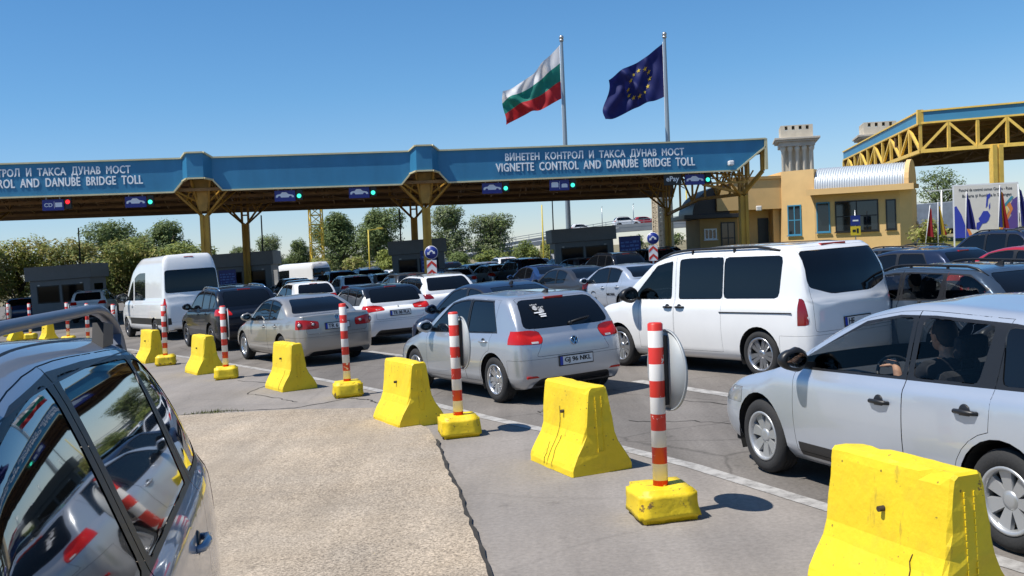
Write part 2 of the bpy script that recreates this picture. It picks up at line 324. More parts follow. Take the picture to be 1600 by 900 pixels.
# ------------------------------------------------------------------ yellow barriers and striped posts
def yellow_mat(name, chips):
    m = bpy.data.materials.new(name); m.use_nodes = True; t = m.node_tree; b = t.nodes['Principled BSDF']; L = t.links.new
    b.inputs['Roughness'].default_value = .55
    tc = N(t, 'ShaderNodeTexCoord'); ob = N(t, 'ShaderNodeObjectInfo')
    ad = N(t, 'ShaderNodeVectorMath', operation='ADD'); L(tc.outputs['Object'], ad.inputs[0]); L(ob.outputs['Location'], ad.inputs[1])
    n1 = N(t, 'ShaderNodeTexNoise', i_Scale=2.2, i_Detail=5); L(ad.outputs[0], n1.inputs[0])
    r1 = N(t, 'ShaderNodeValToRGB'); L(n1.outputs[0], r1.inputs[0])
    r1.color_ramp.elements[0].position = .3; r1.color_ramp.elements[0].color = (.78, .54, .012, 1); r1.color_ramp.elements[1].position = .65; r1.color_ramp.elements[1].color = (.86, .63, .016, 1)
    n2 = N(t, 'ShaderNodeTexNoise', i_Scale=11., i_Detail=9, i_Roughness=.72); L(ad.outputs[0], n2.inputs[0])
    r2 = N(t, 'ShaderNodeMapRange'); L(n2.outputs[0], r2.inputs[0]); r2.inputs[1].default_value = chips; r2.inputs[2].default_value = chips+.035
    mx = N(t, 'ShaderNodeMix', data_type='RGBA'); L(r2.outputs[0], mx.inputs[0]); L(r1.outputs[0], mx.inputs[6]); mx.inputs[7].default_value = (.20, .12, .035, 1)
    # thin scuffs drawn out along the height
    mp = N(t, 'ShaderNodeMapping'); mp.inputs['Scale'].default_value = (9, 9, 1.6); mp.inputs['Rotation'].default_value = (.25, .1, 0); L(ad.outputs[0], mp.inputs[0])
    n3 = N(t, 'ShaderNodeTexNoise', i_Scale=1.7, i_Detail=6, i_Roughness=.6); L(mp.outputs[0], n3.inputs[0])
    r3 = N(t, 'ShaderNodeMapRange'); L(n3.outputs[0], r3.inputs[0]); r3.inputs[1].default_value = .635; r3.inputs[2].default_value = .71; r3.inputs[4].default_value = .55
    m2 = N(t, 'ShaderNodeMix', data_type='RGBA'); L(r3.outputs[0], m2.inputs[0]); L(mx.outputs[2], m2.inputs[6]); m2.inputs[7].default_value = (.36, .24, .03, 1)
    # pits and old grime, in blotches of their own
    vo = N(t, 'ShaderNodeTexVoronoi', i_Scale=17.); L(ad.outputs[0], vo.inputs[0]); vr = N(t, 'ShaderNodeMapRange'); L(vo.outputs['Distance'], vr.inputs[0]); vr.inputs[1].default_value = .10; vr.inputs[2].default_value = .16; vr.inputs[3].default_value = .8; vr.inputs[4].default_value = 0
    vs_ = N(t, 'ShaderNodeSeparateColor'); L(vo.outputs['Color'], vs_.inputs[0]); vg = N(t, 'ShaderNodeMath', operation='GREATER_THAN'); L(vs_.outputs[0], vg.inputs[0]); vg.inputs[1].default_value = .80
    vm = N(t, 'ShaderNodeMath', operation='MULTIPLY'); L(vr.outputs[0], vm.inputs[0]); L(vg.outputs[0], vm.inputs[1])
    m5 = N(t, 'ShaderNodeMix', data_type='RGBA'); L(vm.outputs[0], m5.inputs[0]); L(m2.outputs[2], m5.inputs[6]); m5.inputs[7].default_value = (.13, .08, .02, 1)
    gn = N(t, 'ShaderNodeTexNoise', i_Scale=4.2, i_Detail=8, i_Roughness=.7); L(ad.outputs[0], gn.inputs[0]); gr = N(t, 'ShaderNodeMapRange'); L(gn.outputs[0], gr.inputs[0]); gr.inputs[1].default_value = .50; gr.inputs[2].default_value = .72; gr.inputs[4].default_value = .38
    m6 = N(t, 'ShaderNodeMix', data_type='RGBA'); L(gr.outputs[0], m6.inputs[0]); L(m5.outputs[2], m6.inputs[6]); m6.inputs[7].default_value = (.52, .36, .03, 1)
    L(m6.outputs[2], b.inputs['Base Color'])
    n4 = N(t, 'ShaderNodeTexNoise', i_Scale=26., i_Detail=5); L(ad.outputs[0], n4.inputs[0])
    bp = N(t, 'ShaderNodeBump', i_Strength=.35, i_Distance=.012); L(n4.outputs[0], bp.inputs['Height']); L(bp.outputs[0], b.inputs['Normal'])
    return m
M_YEL = yellow_mat('barrier_yellow', .645); M_YELB = yellow_mat('block_yellow', .595)
M_HOLE = mat('hole_dark', (.05, .035, .02), .95)
from mathutils import noise as mnoise
def rough_mesh(bm, amp, sc, seed):
    for v in bm.verts:
        p = v.co*sc+Vector((seed*3.1, seed*1.7, 0)); v.co += Vector((mnoise.noise(p), mnoise.noise(p+Vector((9, 2, 4))), mnoise.noise(p+Vector((3, 8, 1)))*.6))*amp
def barrier_mesh(seed, length=1.0):
    prof = [(.31, 0), (.31, .05), (.295, .09), (.25, .17), (.185, .27), (.15, .36), (.13, .5), (.105, .72), (.095, .765), (.072, .785)]
    ring = prof + [(-x, z) for x, z in prof[::-1]]
    bm = bmesh.new(); n = 12; rows = []
    ys = [-length/2] + [-length/2+.02] + [(-.5+i/n)*length for i in range(1, n)] + [length/2-.02, length/2]
    for k, y in enumerate(ys):
        e = .0 if 0 < k < len(ys)-1 else .012
        rows.append([bm.verts.new((x-math.copysign(e, x), y, z-(e if z > .7 else 0))) for x, z in ring])
    for A, B in zip(rows[:-1], rows[1:]):
        for i in range(len(ring)-1): bm.faces.new([A[i], A[i+1], B[i+1], B[i]])
    h = len(prof)
    for R, fl in ((rows[0], 0), (rows[-1], 1)):
        for i in range(h-1):
            q = [R[i], R[i+1], R[2*h-2-i], R[2*h-1-i]]; bm.faces.new(q if fl else q[::-1])
    bmesh.ops.recalc_face_normals(bm, faces=bm.faces[:])
    bmesh.ops.subdivide_edges(bm, edges=[e for e in bm.edges if e.calc_length() > .12], cuts=1, use_grid_fill=True)
    rough_mesh(bm, .011, 3, seed); rough_mesh(bm, .004, 14, seed)
    rn_ = random.Random(seed+90)
    for v in bm.verts:                           # knocked edges
        if (v.co.z > .74 or abs(abs(v.co.y)-length/2) < .03) and rn_.random() < .14: v.co += Vector((-math.copysign(rn_.uniform(.004, .014), v.co.x), -math.copysign(rn_.uniform(.0, .012), v.co.y), -rn_.uniform(.002, .012)))
    me = bpy.data.meshes.new('concrete_barrier'); bm.to_mesh(me); bm.free(); me.materials.append(M_YEL)
    for p in me.polygons: p.use_smooth = False
    return me
BAR = [(2.04, 5.54, 18.4, 'nearest yellow concrete barrier with a bolt hole, beside the silver estate rear wheel'),
       (.52, 9.65, 21.0, 'yellow concrete barrier with vertical cracks, behind the second striped post'),
       (-1.43, 12.95, 26, 'yellow concrete barrier standing in front of the silver hatchback front wheel'),
       (-3.91, 17.52, 30, 'yellow concrete barrier below the beige sedan rear wheel'),
       (-6.56, 21.48, 32, 'yellow concrete barrier by the front wheel of the black SUV'),
       (-8.99, 25.24, 34, 'yellow concrete barrier in front of the tall white van rear corner'),
       (-11.6, 29.2, 34, 'yellow concrete barrier half hidden by the roof of the dark car, right of a post'),
       (-16.8, 36.9, 34, 'far yellow concrete barrier seen under the roof rail of the dark car'),
       (-19.7, 40.5, 34, 'farthest yellow concrete barrier beyond the roof of the dark car')]
for i, (x, y, a, lab) in enumerate(BAR):
    o = link('concrete_barrier', barrier_mesh(i, 1.0), None, TM(x, y, .006, rad(a)))
    tag(o, lab, 'barrier', 'yellow barriers along the lane')
    if i in (1, 0, 3):                           # hairline cracks running down the long side
        rn_ = random.Random(i+40)
        for y0, zt in (((.10, .56), (-.02, .30), (.16, .22)) if i == 1 else ((-.25, .34),)):
            yy = y0; last_ = None; ck = MB().use(M_HOLE)
            for k in range(9):
                z = zt-(zt-.03)*k/8; xx = -float(np.interp(z, [0, .05, .09, .17, .27, .36, .5, .72], [.31, .31, .295, .25, .185, .15, .13, .105]))-.004; yy += rn_.uniform(-.022, .012)
                p_ = (xx, yy, z)
                if last_: ck.tube(last_, p_, .0025, n=4)
                last_ = p_
            ck.build('crack', None, o)
    # lifting hole through the long side, a part of its own, and the two cast lines on the end
    hb = MB().use(M_HOLE).lathe([(.016, -.16), (.016, .16)], 'x', 12)
    hb.build('lifting_hole', None, o, Matrix.Translation((0, 0, .52)))
    gb = MB().use(M_YEL)
    for sx in (-.03, .03):
        for k in range(14): gb.box(sx-.004, sx+.004, -.507, -.499, .2+k*.036, .2+k*.036+.026, .001)
    gb.box(-.034, .034, -.505, -.499, .192, .200, .001)
    tag(gb.build('cast_seam', None, o), kind=None)

M_RED = mat('red_film', (.55, .035, .02), .38, var=.12, vscale=9); M_WHT = mat('white_film', (.72, .70, .66), .4, var=.10, vscale=9)
M_SIGNBACK = mat('sign_back_grey', (.36, .38, .385), .55, metal=.25, var=.06)
M_BLACK = mat('black_plastic', (.018, .018, .019), .55)
M_STEEL = mat('galvanised_steel', (.42, .43, .44), .42, metal=.85, var=.1)
def stripe_mat(seed, redtop=True):
    """red and white bands by height with flaked film; the sequence is paint on the post"""
    m = bpy.data.materials.new('striped_film'); m.use_nodes = True; t = m.node_tree; b = t.nodes['Principled BSDF']; L = t.links.new
    b.inputs['Roughness'].default_value = .4
    tc = N(t, 'ShaderNodeTexCoord'); sp = N(t, 'ShaderNodeSeparateXYZ'); L(tc.outputs['Object'], sp.inputs[0])
    mo = N(t, 'ShaderNodeMath', operation='PINGPONG'); ad = N(t, 'ShaderNodeMath', operation='ADD'); L(sp.outputs[2], ad.inputs[0]); ad.inputs[1].default_value = .126
    L(ad.outputs[0], mo.inputs[0]); mo.inputs[1].default_value = BAND
    gt = N(t, 'ShaderNodeMath', operation='GREATER_THAN'); L(mo.outputs[0], gt.inputs[0]); gt.inputs[1].default_value = BAND/2
    nz = N(t, 'ShaderNodeTexNoise', i_Scale=9, i_Detail=6, i_Roughness=.7)
    av = N(t, 'ShaderNodeVectorMath', operation='ADD'); L(tc.outputs['Object'], av.inputs[0]); av.inputs[1].default_value = (seed*1.3, seed*.7, seed*2.1); L(av.outputs[0], nz.inputs[0])
    r = N(t, 'ShaderNodeMapRange'); L(nz.outputs[0], r.inputs[0]); r.inputs[1].default_value = .60; r.inputs[2].default_value = .62
    inv = N(t, 'ShaderNodeMath', operation='SUBTRACT'); inv.inputs[0].default_value = 1; L(r.outputs[0], inv.inputs[1])
    mu = N(t, 'ShaderNodeMath', operation='MULTIPLY'); L(gt.outputs[0], mu.inputs[0]); L(inv.outputs[0], mu.inputs[1])
    mx = N(t, 'ShaderNodeMix', data_type='RGBA'); L(mu.outputs[0], mx.inputs[0]); mx.inputs[6].default_value = (.74, .71, .67, 1); mx.inputs[7].default_value = (.62, .032, .018, 1)
    L(mx.outputs[2], b.inputs['Base Color']); return m
BAND = .124
STR = [stripe_mat(i) for i in range(4)]
def striped_post(x, y, rz, lab, i, disc=True, lean=(0, 0), discdir=0., scale=1., htop=1.2, hb=.235):
    root = empty('striped_post', TM(x, y, .006, rz), lab, 'road post', 'striped posts along the lane')
    bm = bmesh.new(); bmesh.ops.create_cube(bm, size=1)
    for v in bm.verts: v.co = Vector((v.co.x*.46*(1-.06*(v.co.z > 0)), v.co.y*.46*(1-.06*(v.co.z > 0)), (v.co.z+.5)*hb))
    bmesh.ops.bevel(bm, geom=bm.edges[:], offset=.03, segments=2, affect='EDGES'); bmesh.ops.subdivide_edges(bm, edges=[e for e in bm.edges if e.calc_length() > .1], cuts=5, use_grid_fill=True)
    rough_mesh(bm, .014, 7, i+.5); rough_mesh(bm, .006, 22, i+.5)
    me = bpy.data.meshes.new('base_block'); bm.to_mesh(me); bm.free(); me.materials.append(M_YELB)
    for p in me.polygons: p.use_smooth = True
    link('base_block', me, root)
    R = Matrix.Translation((0, 0, hb-.02)) @ Matrix.Rotation(-rz, 4, 'Z') @ Matrix.Rotation(LEAN+rad(lean[0]), 4, 'Y') @ Matrix.Rotation(rad(lean[1]), 4, 'X')
    p = MB().use(STR[i % 4]); r = .057
    p.lathe([(r, 0), (r, htop-.01), (r-.012, htop), (.02, htop+.002)], 'z', 20); post = p.build('post', None, root, R)
    if disc:
        D = R @ Matrix.Translation((.0, 0, htop-.36)) @ Matrix.Rotation(rad(discdir), 4, 'Z')
        d = MB().use(M_SIGNBACK).lathe([(.001, .0), (.3, .0), (.3, .004), (.001, .004)], 'x', 40, Matrix.Translation((.085, 0, 0)))
        d.lathe([(.296, -.008), (.306, -.008), (.306, .010), (.296, .010)], 'x', 40, Matrix.Translation((.085, 0, 0)), closed=True)
        so = d.build('sign_disc', None, root, D)
        br = MB().use(M_BLACK).box(.052, .084, -.03, .03, -.26, .26, .003)
        br.build('bracket', None, root, D)
    return root
striped_post(1.00, 7.60, rad(9), 'nearest striped post on a yellow block with a grey sign disc seen edge on', 0, True, (0, 0), 19, htop=1.235)
striped_post(-.72, 11.68, rad(11), 'striped post with disc on a chipped yellow block, left of silver hatchback rear wheel', 1, True, (-.6, 0), 20)
striped_post(-2.66, 15.86, rad(14), 'leaning post with mostly peeled red bands in front of the beige sedan', 2, False, (-1.0, 0), htop=1.23)
striped_post(-5.66, 19.85, rad(14), 'striped post with pale sign disc in front of the black SUV tail', 1, True, (-.4, 0), 18)
striped_post(-8.2, 23.9, rad(14), 'striped post with sign disc in front of the tall white van tail', 0, True, (.4, 0), 18)
striped_post(-11.05, 28.2, rad(14), 'striped post at the front corner of the tall white van', 3, True, (.6, 0), 18)
striped_post(-13.35, 32.0, rad(14), 'striped post before the bonnet of the tall white van, right of the white SUV', 0, False, (.5, 0))
striped_post(-15.7, 36.0, rad(14), 'striped post with white disc before the far left toll booth', 2, True, (-.4, 0), 18)
striped_post(-19.0, 40.2, rad(14), 'striped post by the left corner of the far left toll booth', 1, False, (-.3, 0))
striped_post(-21.8, 44.2, rad(14), 'leftmost far striped post, with a disc, under the green trees', 3, True, (-.2, 0), 18)
# ------------------------------------------------------------------ vehicles
def paint(name, col, metal=.0, rough=.28):
    return mat(name, col, rough, metal, coat=(1.0 if max(col) > .1 else .65), coatr=.02, spec=(.5 if max(col) > .2 else .12), back=(.02, .02, .022), var=.03, vscale=1.5)
P_SILVER = paint('silver_paint', (.46, .485, .52), .6, .33); P_SILVERB = paint('bluish_silver_paint', (.52, .565, .63), .5, .34)
P_WHITE = paint('white_paint', (.80, .80, .79), 0, .3); P_BEIGE = paint('beige_paint', (.42, .39, .345), .55, .32)
P_BLACKP = paint('black_paint', (.009, .012, .020)); P_NAVY = paint('navy_paint', (.018, .028, .06), .25); P_GREYD = paint('dark_grey_paint', (.055, .058, .065), .4)
P_SLATE = paint('slate_blue_paint', (.22, .265, .345), .25, .38); P_BLUEG = paint('blue_grey_paint', (.06, .085, .12), .45, .28); P_RED = paint('red_paint', (.36, .012, .016))
P_GREYS = paint('warm_grey_paint', (.27, .265, .26), .5); P_YEL = paint('taxi_yellow_paint', (.75, .52, .01)); P_DBLUE = paint('dark_blue_paint', (.02, .05, .14), .25)
M_GLASS = mat('dark_glass', (.005, .0065, .009), .02, spec=.42)
M_TRIM = mat('black_trim', (.012, .012, .013), .42); M_TYRE = mat('tyre_rubber', (.022, .022, .023), .85, bump=.2, bscale=60)
M_RIM = mat('alloy', (.55, .56, .58), .3, metal=.9); M_RIMD = mat('grey_alloy', (.16, .16, .17), .35, metal=.8); M_CAP = mat('silver_hubcap', (.46, .47, .48), .38, metal=.55)
M_HUB = mat('brake_dark', (.03, .03, .032), .7, metal=.3); M_UNDER = mat('underbody_dark', (.012, .012, .012), .9)
M_LAMP = mat('red_lens', (.50, .012, .006), .16, coat=.4, spec=.4); M_LAMPD = mat('dark_red_lens', (.20, .005, .006), .16, coat=.4); M_LAMPW = mat('clear_lens', (.55, .53, .52), .12, coat=1); M_HEAD = mat('headlamp_lens', (.30, .32, .34), .08, coat=1, metal=.2)
M_PLATE = mat('plate_white', (.68, .68, .66), .45); M_EU = mat('plate_blue', (.01, .04, .35), .45); M_INK = mat('plate_black', (.012, .012, .014), .5)
M_CHROME = mat('chrome', (.75, .76, .78), .12, metal=1.0)
M_SEAT = mat('seat_cloth', (.022, .022, .025), .9, var=.2, vscale=30); M_DASH = mat('dashboard_plastic', (.03, .03, .03), .6)
def see_glass(name, tint, dens, gl_=1.0):
    m = bpy.data.materials.new(name); m.use_nodes = True; t = m.node_tree; L = t.links.new
    for n in list(t.nodes):
        if n.type == 'BSDF_PRINCIPLED': t.nodes.remove(n)
    tr = N(t, 'ShaderNodeBsdfTransparent'); tr.inputs[0].default_value = (*tint, 1); gl = N(t, 'ShaderNodeBsdfGlossy'); gl.inputs['Roughness'].default_value = .01
    fr = N(t, 'ShaderNodeFresnel'); fr.inputs[0].default_value = 1.5; mu = N(t, 'ShaderNodeMath', operation='MULTIPLY_ADD'); L(fr.outputs[0], mu.inputs[0]); mu.inputs[1].default_value = gl_; mu.inputs[2].default_value = dens
    ms = N(t, 'ShaderNodeMixShader'); L(mu.outputs[0], ms.inputs[0]); L(tr.outputs[0], ms.inputs[1]); L(gl.outputs[0], ms.inputs[2]); L(ms.outputs[0], t.nodes['Material Output'].inputs[0])
    MATS[name] = m; return m
M_CLEAR = see_glass('clear_glass', (.62, .68, .66), .0); M_OPEN = see_glass('very_clear_glass', (.86, .88, .87), .0, .45); M_TINT = see_glass('tinted_glass', (.16, .18, .19), .0); M_MIRR = mat('mirror_glass', (.6, .62, .64), .02, metal=1)

def pchip(x, y, q):
    x = np.asarray(x, float); y = np.asarray(y, float); h = np.diff(x); d = np.diff(y)/h; m = np.zeros(len(x))
    for i in range(1, len(x)-1):
        if d[i-1]*d[i] > 0:
            w1, w2 = 2*h[i]+h[i-1], h[i]+2*h[i-1]; m[i] = (w1+w2)/(w1/d[i-1]+w2/d[i])
    m[0], m[-1] = d[0], d[-1]
    k = np.clip(np.searchsorted(x, q)-1, 0, len(x)-2); t = (q-x[k])/h[k]
    return (2*t**3-3*t**2+1)*y[k]+(t**3-2*t**2+t)*h[k]*m[k]+(-2*t**3+3*t**2)*y[k+1]+(t**3-t**2)*h[k]*m[k+1]

class Shell:
    """a car body skin: stations along the length times rows up the side and across the roof"""
    def __init__(s, S, dense=1.0):
        s.S = S; W2 = S['W']/2; zs = S.get('sill', .2); th = S.get('tumble', .30); ctrl = []
        for st in S['stations']:
            xl, xt, zt, zb, ws, bow = st[:6]; off = st[6] if len(st) > 6 else [0]*9
            hw = W2*ws; cab = min(1, max(0, (zt-zb-.05)/.28)); zr = zs + (st[7] if len(st) > 7 else 0)
            dz = zt-zb
            zz = [zr, zr+.11, zr+(zb-zr)*.52, zb-.085, zb]
            yy = [hw-.11, hw-.03, hw, hw-.022, hw-.065]
            z5 = zb+dz*(.55*(1-cab)+.86*cab); y5c = hw-.065-th*max(0, z5-zb); y5h = hw-.10
            z6 = zt-(.012*(1-cab)+.022*cab); z7 = zt-.004-.01*cab; rc = S.get('roofedge', .10)
            y5 = y5h*(1-cab)+y5c*cab; y6 = (hw-.24)*(1-cab)+(y5c-rc)*cab
            zz += [z5, z6, z7, zt]; yy += [y5, y6, y6*.55, 0]
            xx = [xl]*4 + [xl*.5+xt*.5] + [xt, xt+bow*.25, xt+bow*.8, xt+bow]
            ctrl.append([(xx[j]+off[j], yy[j], zz[j]) for j in range(9)])
        P = np.array(ctrl)                         # stations x rows x 3
        seg = np.linalg.norm(np.diff(P, axis=0), axis=2).mean(axis=1)
        u = np.concatenate([[0], np.cumsum(seg)]); q = [u[0]]
        for i in range(len(seg)):
            n = max(2, int(round(seg[i]/.075*dense))); q += list(u[i]+seg[i]*np.arange(1, n+1)/n)
        q = np.array(q); A = np.stack([np.stack([pchip(u, P[:, j, k], q) for k in range(3)], -1) for j in range(9)], 1)
        rs = [max(1, int(round(k*dense))) for k in (2, 4, 4, 2, 6, 3, 4, 3)]; r = np.arange(9.); rq = [0.]
        for i, n in enumerate(rs): rq += list(i+np.arange(1, n+1)/n)
        rq = np.array(rq); s.kc = sum(rs[:5])
        G = np.zeros((len(q), len(rq), 3))
        for i in range(len(q)):
            for k in range(3): G[i, :, k] = pchip(r, A[i, :, k], rq)
        s.G = G; s.row4 = A[:, 4]; s.row5 = A[:, 5]; s.build()
    def build(s):
        G = s.G; nS, nR = G.shape[:2]; bm = bmesh.new(); Lf = [[None]*nR for _ in range(nS)]; Rt = [[None]*nR for _ in range(nS)]
        for i in range(nS):
            for j in range(nR):
                x, y, z = G[i, j]; Lf[i][j] = bm.verts.new((x, y, z))
                Rt[i][j] = Lf[i][j] if j == nR-1 else bm.verts.new((x, -y, z))
        for i in range(nS-1):
            for j in range(nR-1):
                bm.faces.new([Lf[i][j], Lf[i][j+1], Lf[i+1][j+1], Lf[i+1][j]]); bm.faces.new([Rt[i][j], Rt[i+1][j], Rt[i+1][j+1], Rt[i][j+1]])
            f = bm.faces.new([Lf[i][0], Lf[i+1][0], Rt[i+1][0], Rt[i][0]]); f.material_index = 2
        kc = s.kc; nc = nR-1-kc
        for i, bow, flip in ((0, s.S.get('nosebow', .1), 0), (nS-1, -s.S.get('tailbow', .05), 1)):
            top = [Lf[i][kc+c] for c in range(nc+1)] + [Rt[i][nR-2-c] for c in range(nc)]
            grid = []
            for rI in range(kc):
                a = Lf[i][rI].co; ak = G[i, kc]; w = (rI/kc)**2; rowv = []
                for c, tv in enumerate(top):
                    f = tv.co.y/ak[1]
                    if c == 0: rowv.append(Lf[i][rI])
                    elif c == 2*nc: rowv.append(Rt[i][rI])
                    else: rowv.append(bm.verts.new((a.x+(tv.co.x-ak[0])*w+bow*(1-f*f)*(1-w), a.y*f, a.z+(tv.co.z-ak[2])*w)))
                grid.append(rowv)
            grid.append(top)
            for rI in range(kc):
                for c in range(2*nc):
                    qd = [grid[rI][c], grid[rI][c+1], grid[rI+1][c+1], grid[rI+1][c]]
                    bm.faces.new(qd if not flip else qd[::-1])
            fl = [v for v in grid[0]]; f = bm.faces.new(fl if flip else fl[::-1]); f.material_index = 2
        bmesh.ops.recalc_face_normals(bm, faces=bm.faces[:]); bm.normal_update(); s.bm = bm
        s.bvh = BVHTree.FromBMesh(bm); bm.verts.ensure_lookup_table(); bm.faces.ensure_lookup_table()
        s.ref = [[(v.co.copy(), v.normal.copy()) for v in f.verts] for f in bm.faces]; s.refn = [f.normal.copy() for f in bm.faces]
    def normal_at(s, p):
        loc, n, idx, d = s.bvh.find_nearest(p)
        if idx is None: return Vector((0, 0, 1))
        acc = Vector(); 
        for co, nn in s.ref[idx]: acc += nn/((co-loc).length+1e-4)**2
        return acc.normalized()
    def z5(s, x): k = np.argsort(s.row5[:, 0]); return float(np.interp(x, s.row5[k, 0], s.row5[k, 2]))
    def z4(s, x): k = np.argsort(s.row4[:, 0]); return float(np.interp(x, s.row4[k, 0], s.row4[k, 2]))
    def surf(s, p, d):
        loc, n, i, dd = s.bvh.ray_cast(Vector(p), Vector(d)); return loc, n
    # ---- cutting
    def cut(s, poly, ax, filt):
        bm = s.bm; a0, a1 = min(p[0] for p in poly), max(p[0] for p in poly); b0, b1 = min(p[1] for p in poly), max(p[1] for p in poly); i, j = ax
        def near(f):
            A = [v.co[i] for v in f.verts]; B = [v.co[j] for v in f.verts]
            return max(A) > a0 and min(A) < a1 and max(B) > b0 and min(B) < b1
        fs = [f for f in bm.faces if near(f) and filt(f.calc_center_median(), f.normal)]
        geom = set(fs)
        for f in fs: geom.update(f.verts); geom.update(f.edges)
        geom = list(geom); n = len(poly)
        for k in range(n):
            p, q = poly[k], poly[(k+1) % n]
            if abs(p[0]-q[0])+abs(p[1]-q[1]) < 1e-6: continue
            co = [0, 0, 0]; co[i], co[j] = p; no = [0, 0, 0]; no[i], no[j] = -(q[1]-p[1]), (q[0]-p[0])
            r = bmesh.ops.bisect_plane(bm, geom=geom, plane_co=co, plane_no=Vector(no).normalized(), dist=1e-5); geom = r['geom']
        out = []
        for f in geom:
            if isinstance(f, bmesh.types.BMFace) and f.is_valid:
                c = f.calc_center_median()
                if filt(c, f.normal) and inpoly(c[i], c[j], poly): out.append(f)
        return out
    def take(s, faces, name, m, parent, shrink=.0025, inset=0., keep=True, mats=None):
        """lift faces out of the skin into a part of their own"""
        if not faces: return None
        bm = bmesh.new(); mp = {}
        for f in faces:
            vs = []
            for v in f.verts:
                if v not in mp: mp[v] = bm.verts.new(v.co)
                vs.append(mp[v])
            try: g = bm.faces.new(vs); g.material_index = f.material_index if mats else 0
            except ValueError: pass
        bmesh.ops.delete(s.bm, geom=faces, context='FACES')
        bm.normal_update()
        if shrink:
            mv = {}
            for e in bm.edges:
                if len(e.link_faces) == 1:
                    f = e.link_faces[0]; d = (e.verts[1].co-e.verts[0].co)
                    if d.length < 1e-7: continue
                    c = f.normal.cross(d).normalized()
                    if c.dot(f.calc_center_median()-e.verts[0].co) < 0: c = -c
                    for v in e.verts: mv.setdefault(v, []).append(c)
            for v, l in mv.items():
                a = sum(l, Vector()); 
                if a.length > 1e-3: v.co += a.normalized()*shrink
        if inset:
            for v in bm.verts: v.co -= s.normal_at(v.co)*inset
        return s.obj(bm, name, mats or [m], parent)
    def obj(s, bm, name, mats, parent):
        me = bpy.data.meshes.new(name); bm.to_mesh(me); bm.free()
        for m in mats: me.materials.append(m)
        for p in me.polygons: p.use_smooth = True
        me.normals_split_custom_set_from_vertices([s.normal_at(v.co) for v in me.vertices])
        return link(name, me, parent)
    def body(s, name, mats, parent):
        loose = [v for v in s.bm.verts if not v.link_faces]; bmesh.ops.delete(s.bm, geom=loose, context='VERTS')
        return s.obj(s.bm, name, mats, parent)
def inpoly(x, y, P):
    c = False; n = len(P)
    for i in range(n):
        x0, y0 = P[i]; x1, y1 = P[i-1]
        if (y0 > y) != (y1 > y) and x < (x1-x0)*(y-y0)/(y1-y0)+x0: c = not c
    return c
def arcpts(cx, cz, r, a0, a1, n): return [(cx+r*math.cos(rad(a0+(a1-a0)*i/n)), cz+r*math.sin(rad(a0+(a1-a0)*i/n))) for i in range(n+1)]
def roundpoly(P, r, n=3):
    out = []; m = len(P)
    for i in range(m):
        p, a, b = Vector(P[i]), Vector(P[i-1]), Vector(P[(i+1) % m]); da, db = (a-p), (b-p); k = min(r, da.length*.45, db.length*.45)
        A, B = p+da.normalized()*k, p+db.normalized()*k
        for t in range(n+1): u = t/n; q = A*(1-u)**2+p*2*u*(1-u)+B*u*u; out.append((q.x, q.y))
    return out

def std_stations(L, fo, wb, hfz, cx, cz, rfx, rfz, px, H, rrx, rrz, rgx, rgz, bf, br, deck=None, hood_bulge=.5, wsbow=.16, tail=None, nosez=None, rr2=None, cut_=0.0):
    xF = fo+wb/2; xR = -(L-xF); xf = xF-.10
    def belt(x): t = (cx-x)/(cx-rgx); return bf+(br-bf)*min(1, max(0, t))
    nz = nosez or hfz-.05
    S = [(xf, xf-.10, nz, nz-.07, .70, .10, [-.06, .0, .02, -.02, 0, 0, 0, 0, 0], .04),
         (xf-.10, xf-.20, hfz, hfz-.06, .87, .10, [-.03, 0, 0, 0, 0, 0, 0, 0, 0], .02),
         (xf-.36, xf-.42, hfz+(cz-hfz)*.32, min(belt(9), hfz+(cz-hfz)*.32-.05), .965, .10),
         (xF-fo-.05, xF-fo-.05+.0, hfz+(cz-hfz)*.70, min(bf-.02, hfz+(cz-hfz)*.70-.045), 1.0, .10),
         (cx+.02, cx, cz, bf, 1.0, wsbow),
         ((cx+rfx)/2, (cx*.48+rfx*.52), cz+(rfz-cz)*.575, belt((cx+rfx)/2), 1.0, wsbow*.8),
         (rfx, rfx, rfz, belt(rfx), 1.0, wsbow*.45),
         (px, px, H, belt(px), 1.0, .02),
         ((px+rrx)/2, (px+rrx)/2, (H*.62+rrz*.38)+.004, belt((px+rrx)/2), 1.0, 0)]
    S += [(rrx+.12, rrx+.14, rrz+.017, belt(rrx), .998, -.02)]
    if deck:                                     # sedan: rear glass, then a boot deck
        dz = deck
        S += [((rrx+rgx)/2-.05, (rrx*.5+rgx*.5), rgz+(rrz-rgz)*.545, belt(rgx), .995, -.06),
              (rgx, rgx, rgz, min(br, rgz-.03), .985, -.08),
              (xR+.30, xR+.22, dz+.012, dz-.045, .965, -.06), (xR+.13, xR+.10, dz-.002, dz-.055, .90, -.05, [.04, 0, 0, 0, 0, 0, 0, 0, 0], .02),
              (xR+.055, xR+.075, dz-.03, dz-.085, .76, -.04, [.10, .01, -.01, .0, .01, 0, 0, 0, 0], .04)]
    else:                                        # hatch or van: steep rear glass down to the tailgate
        k = tail or 0
        S += [(min(rrx-.02, xR+.42), (rrx*.55+rgx*.45), rgz+(rrz-rgz)*.58, belt(rgx), .985, -.05),
              (xR+.20, rgx+.02, rgz+.03, br-.02, .96, -.06, [0]*9, .01),
              (xR+.10, rgx-.015, rgz-.03, br-.055, .90, -.05, [.05, .0, 0, 0, 0, 0, 0, 0, 0], .02),
              (xR+.055, rgx-.04, rgz-.07, br-.10, .77, -.04, [.11, .01, -.01, .0, .0, 0, 0, 0, 0], .04)]
    return S

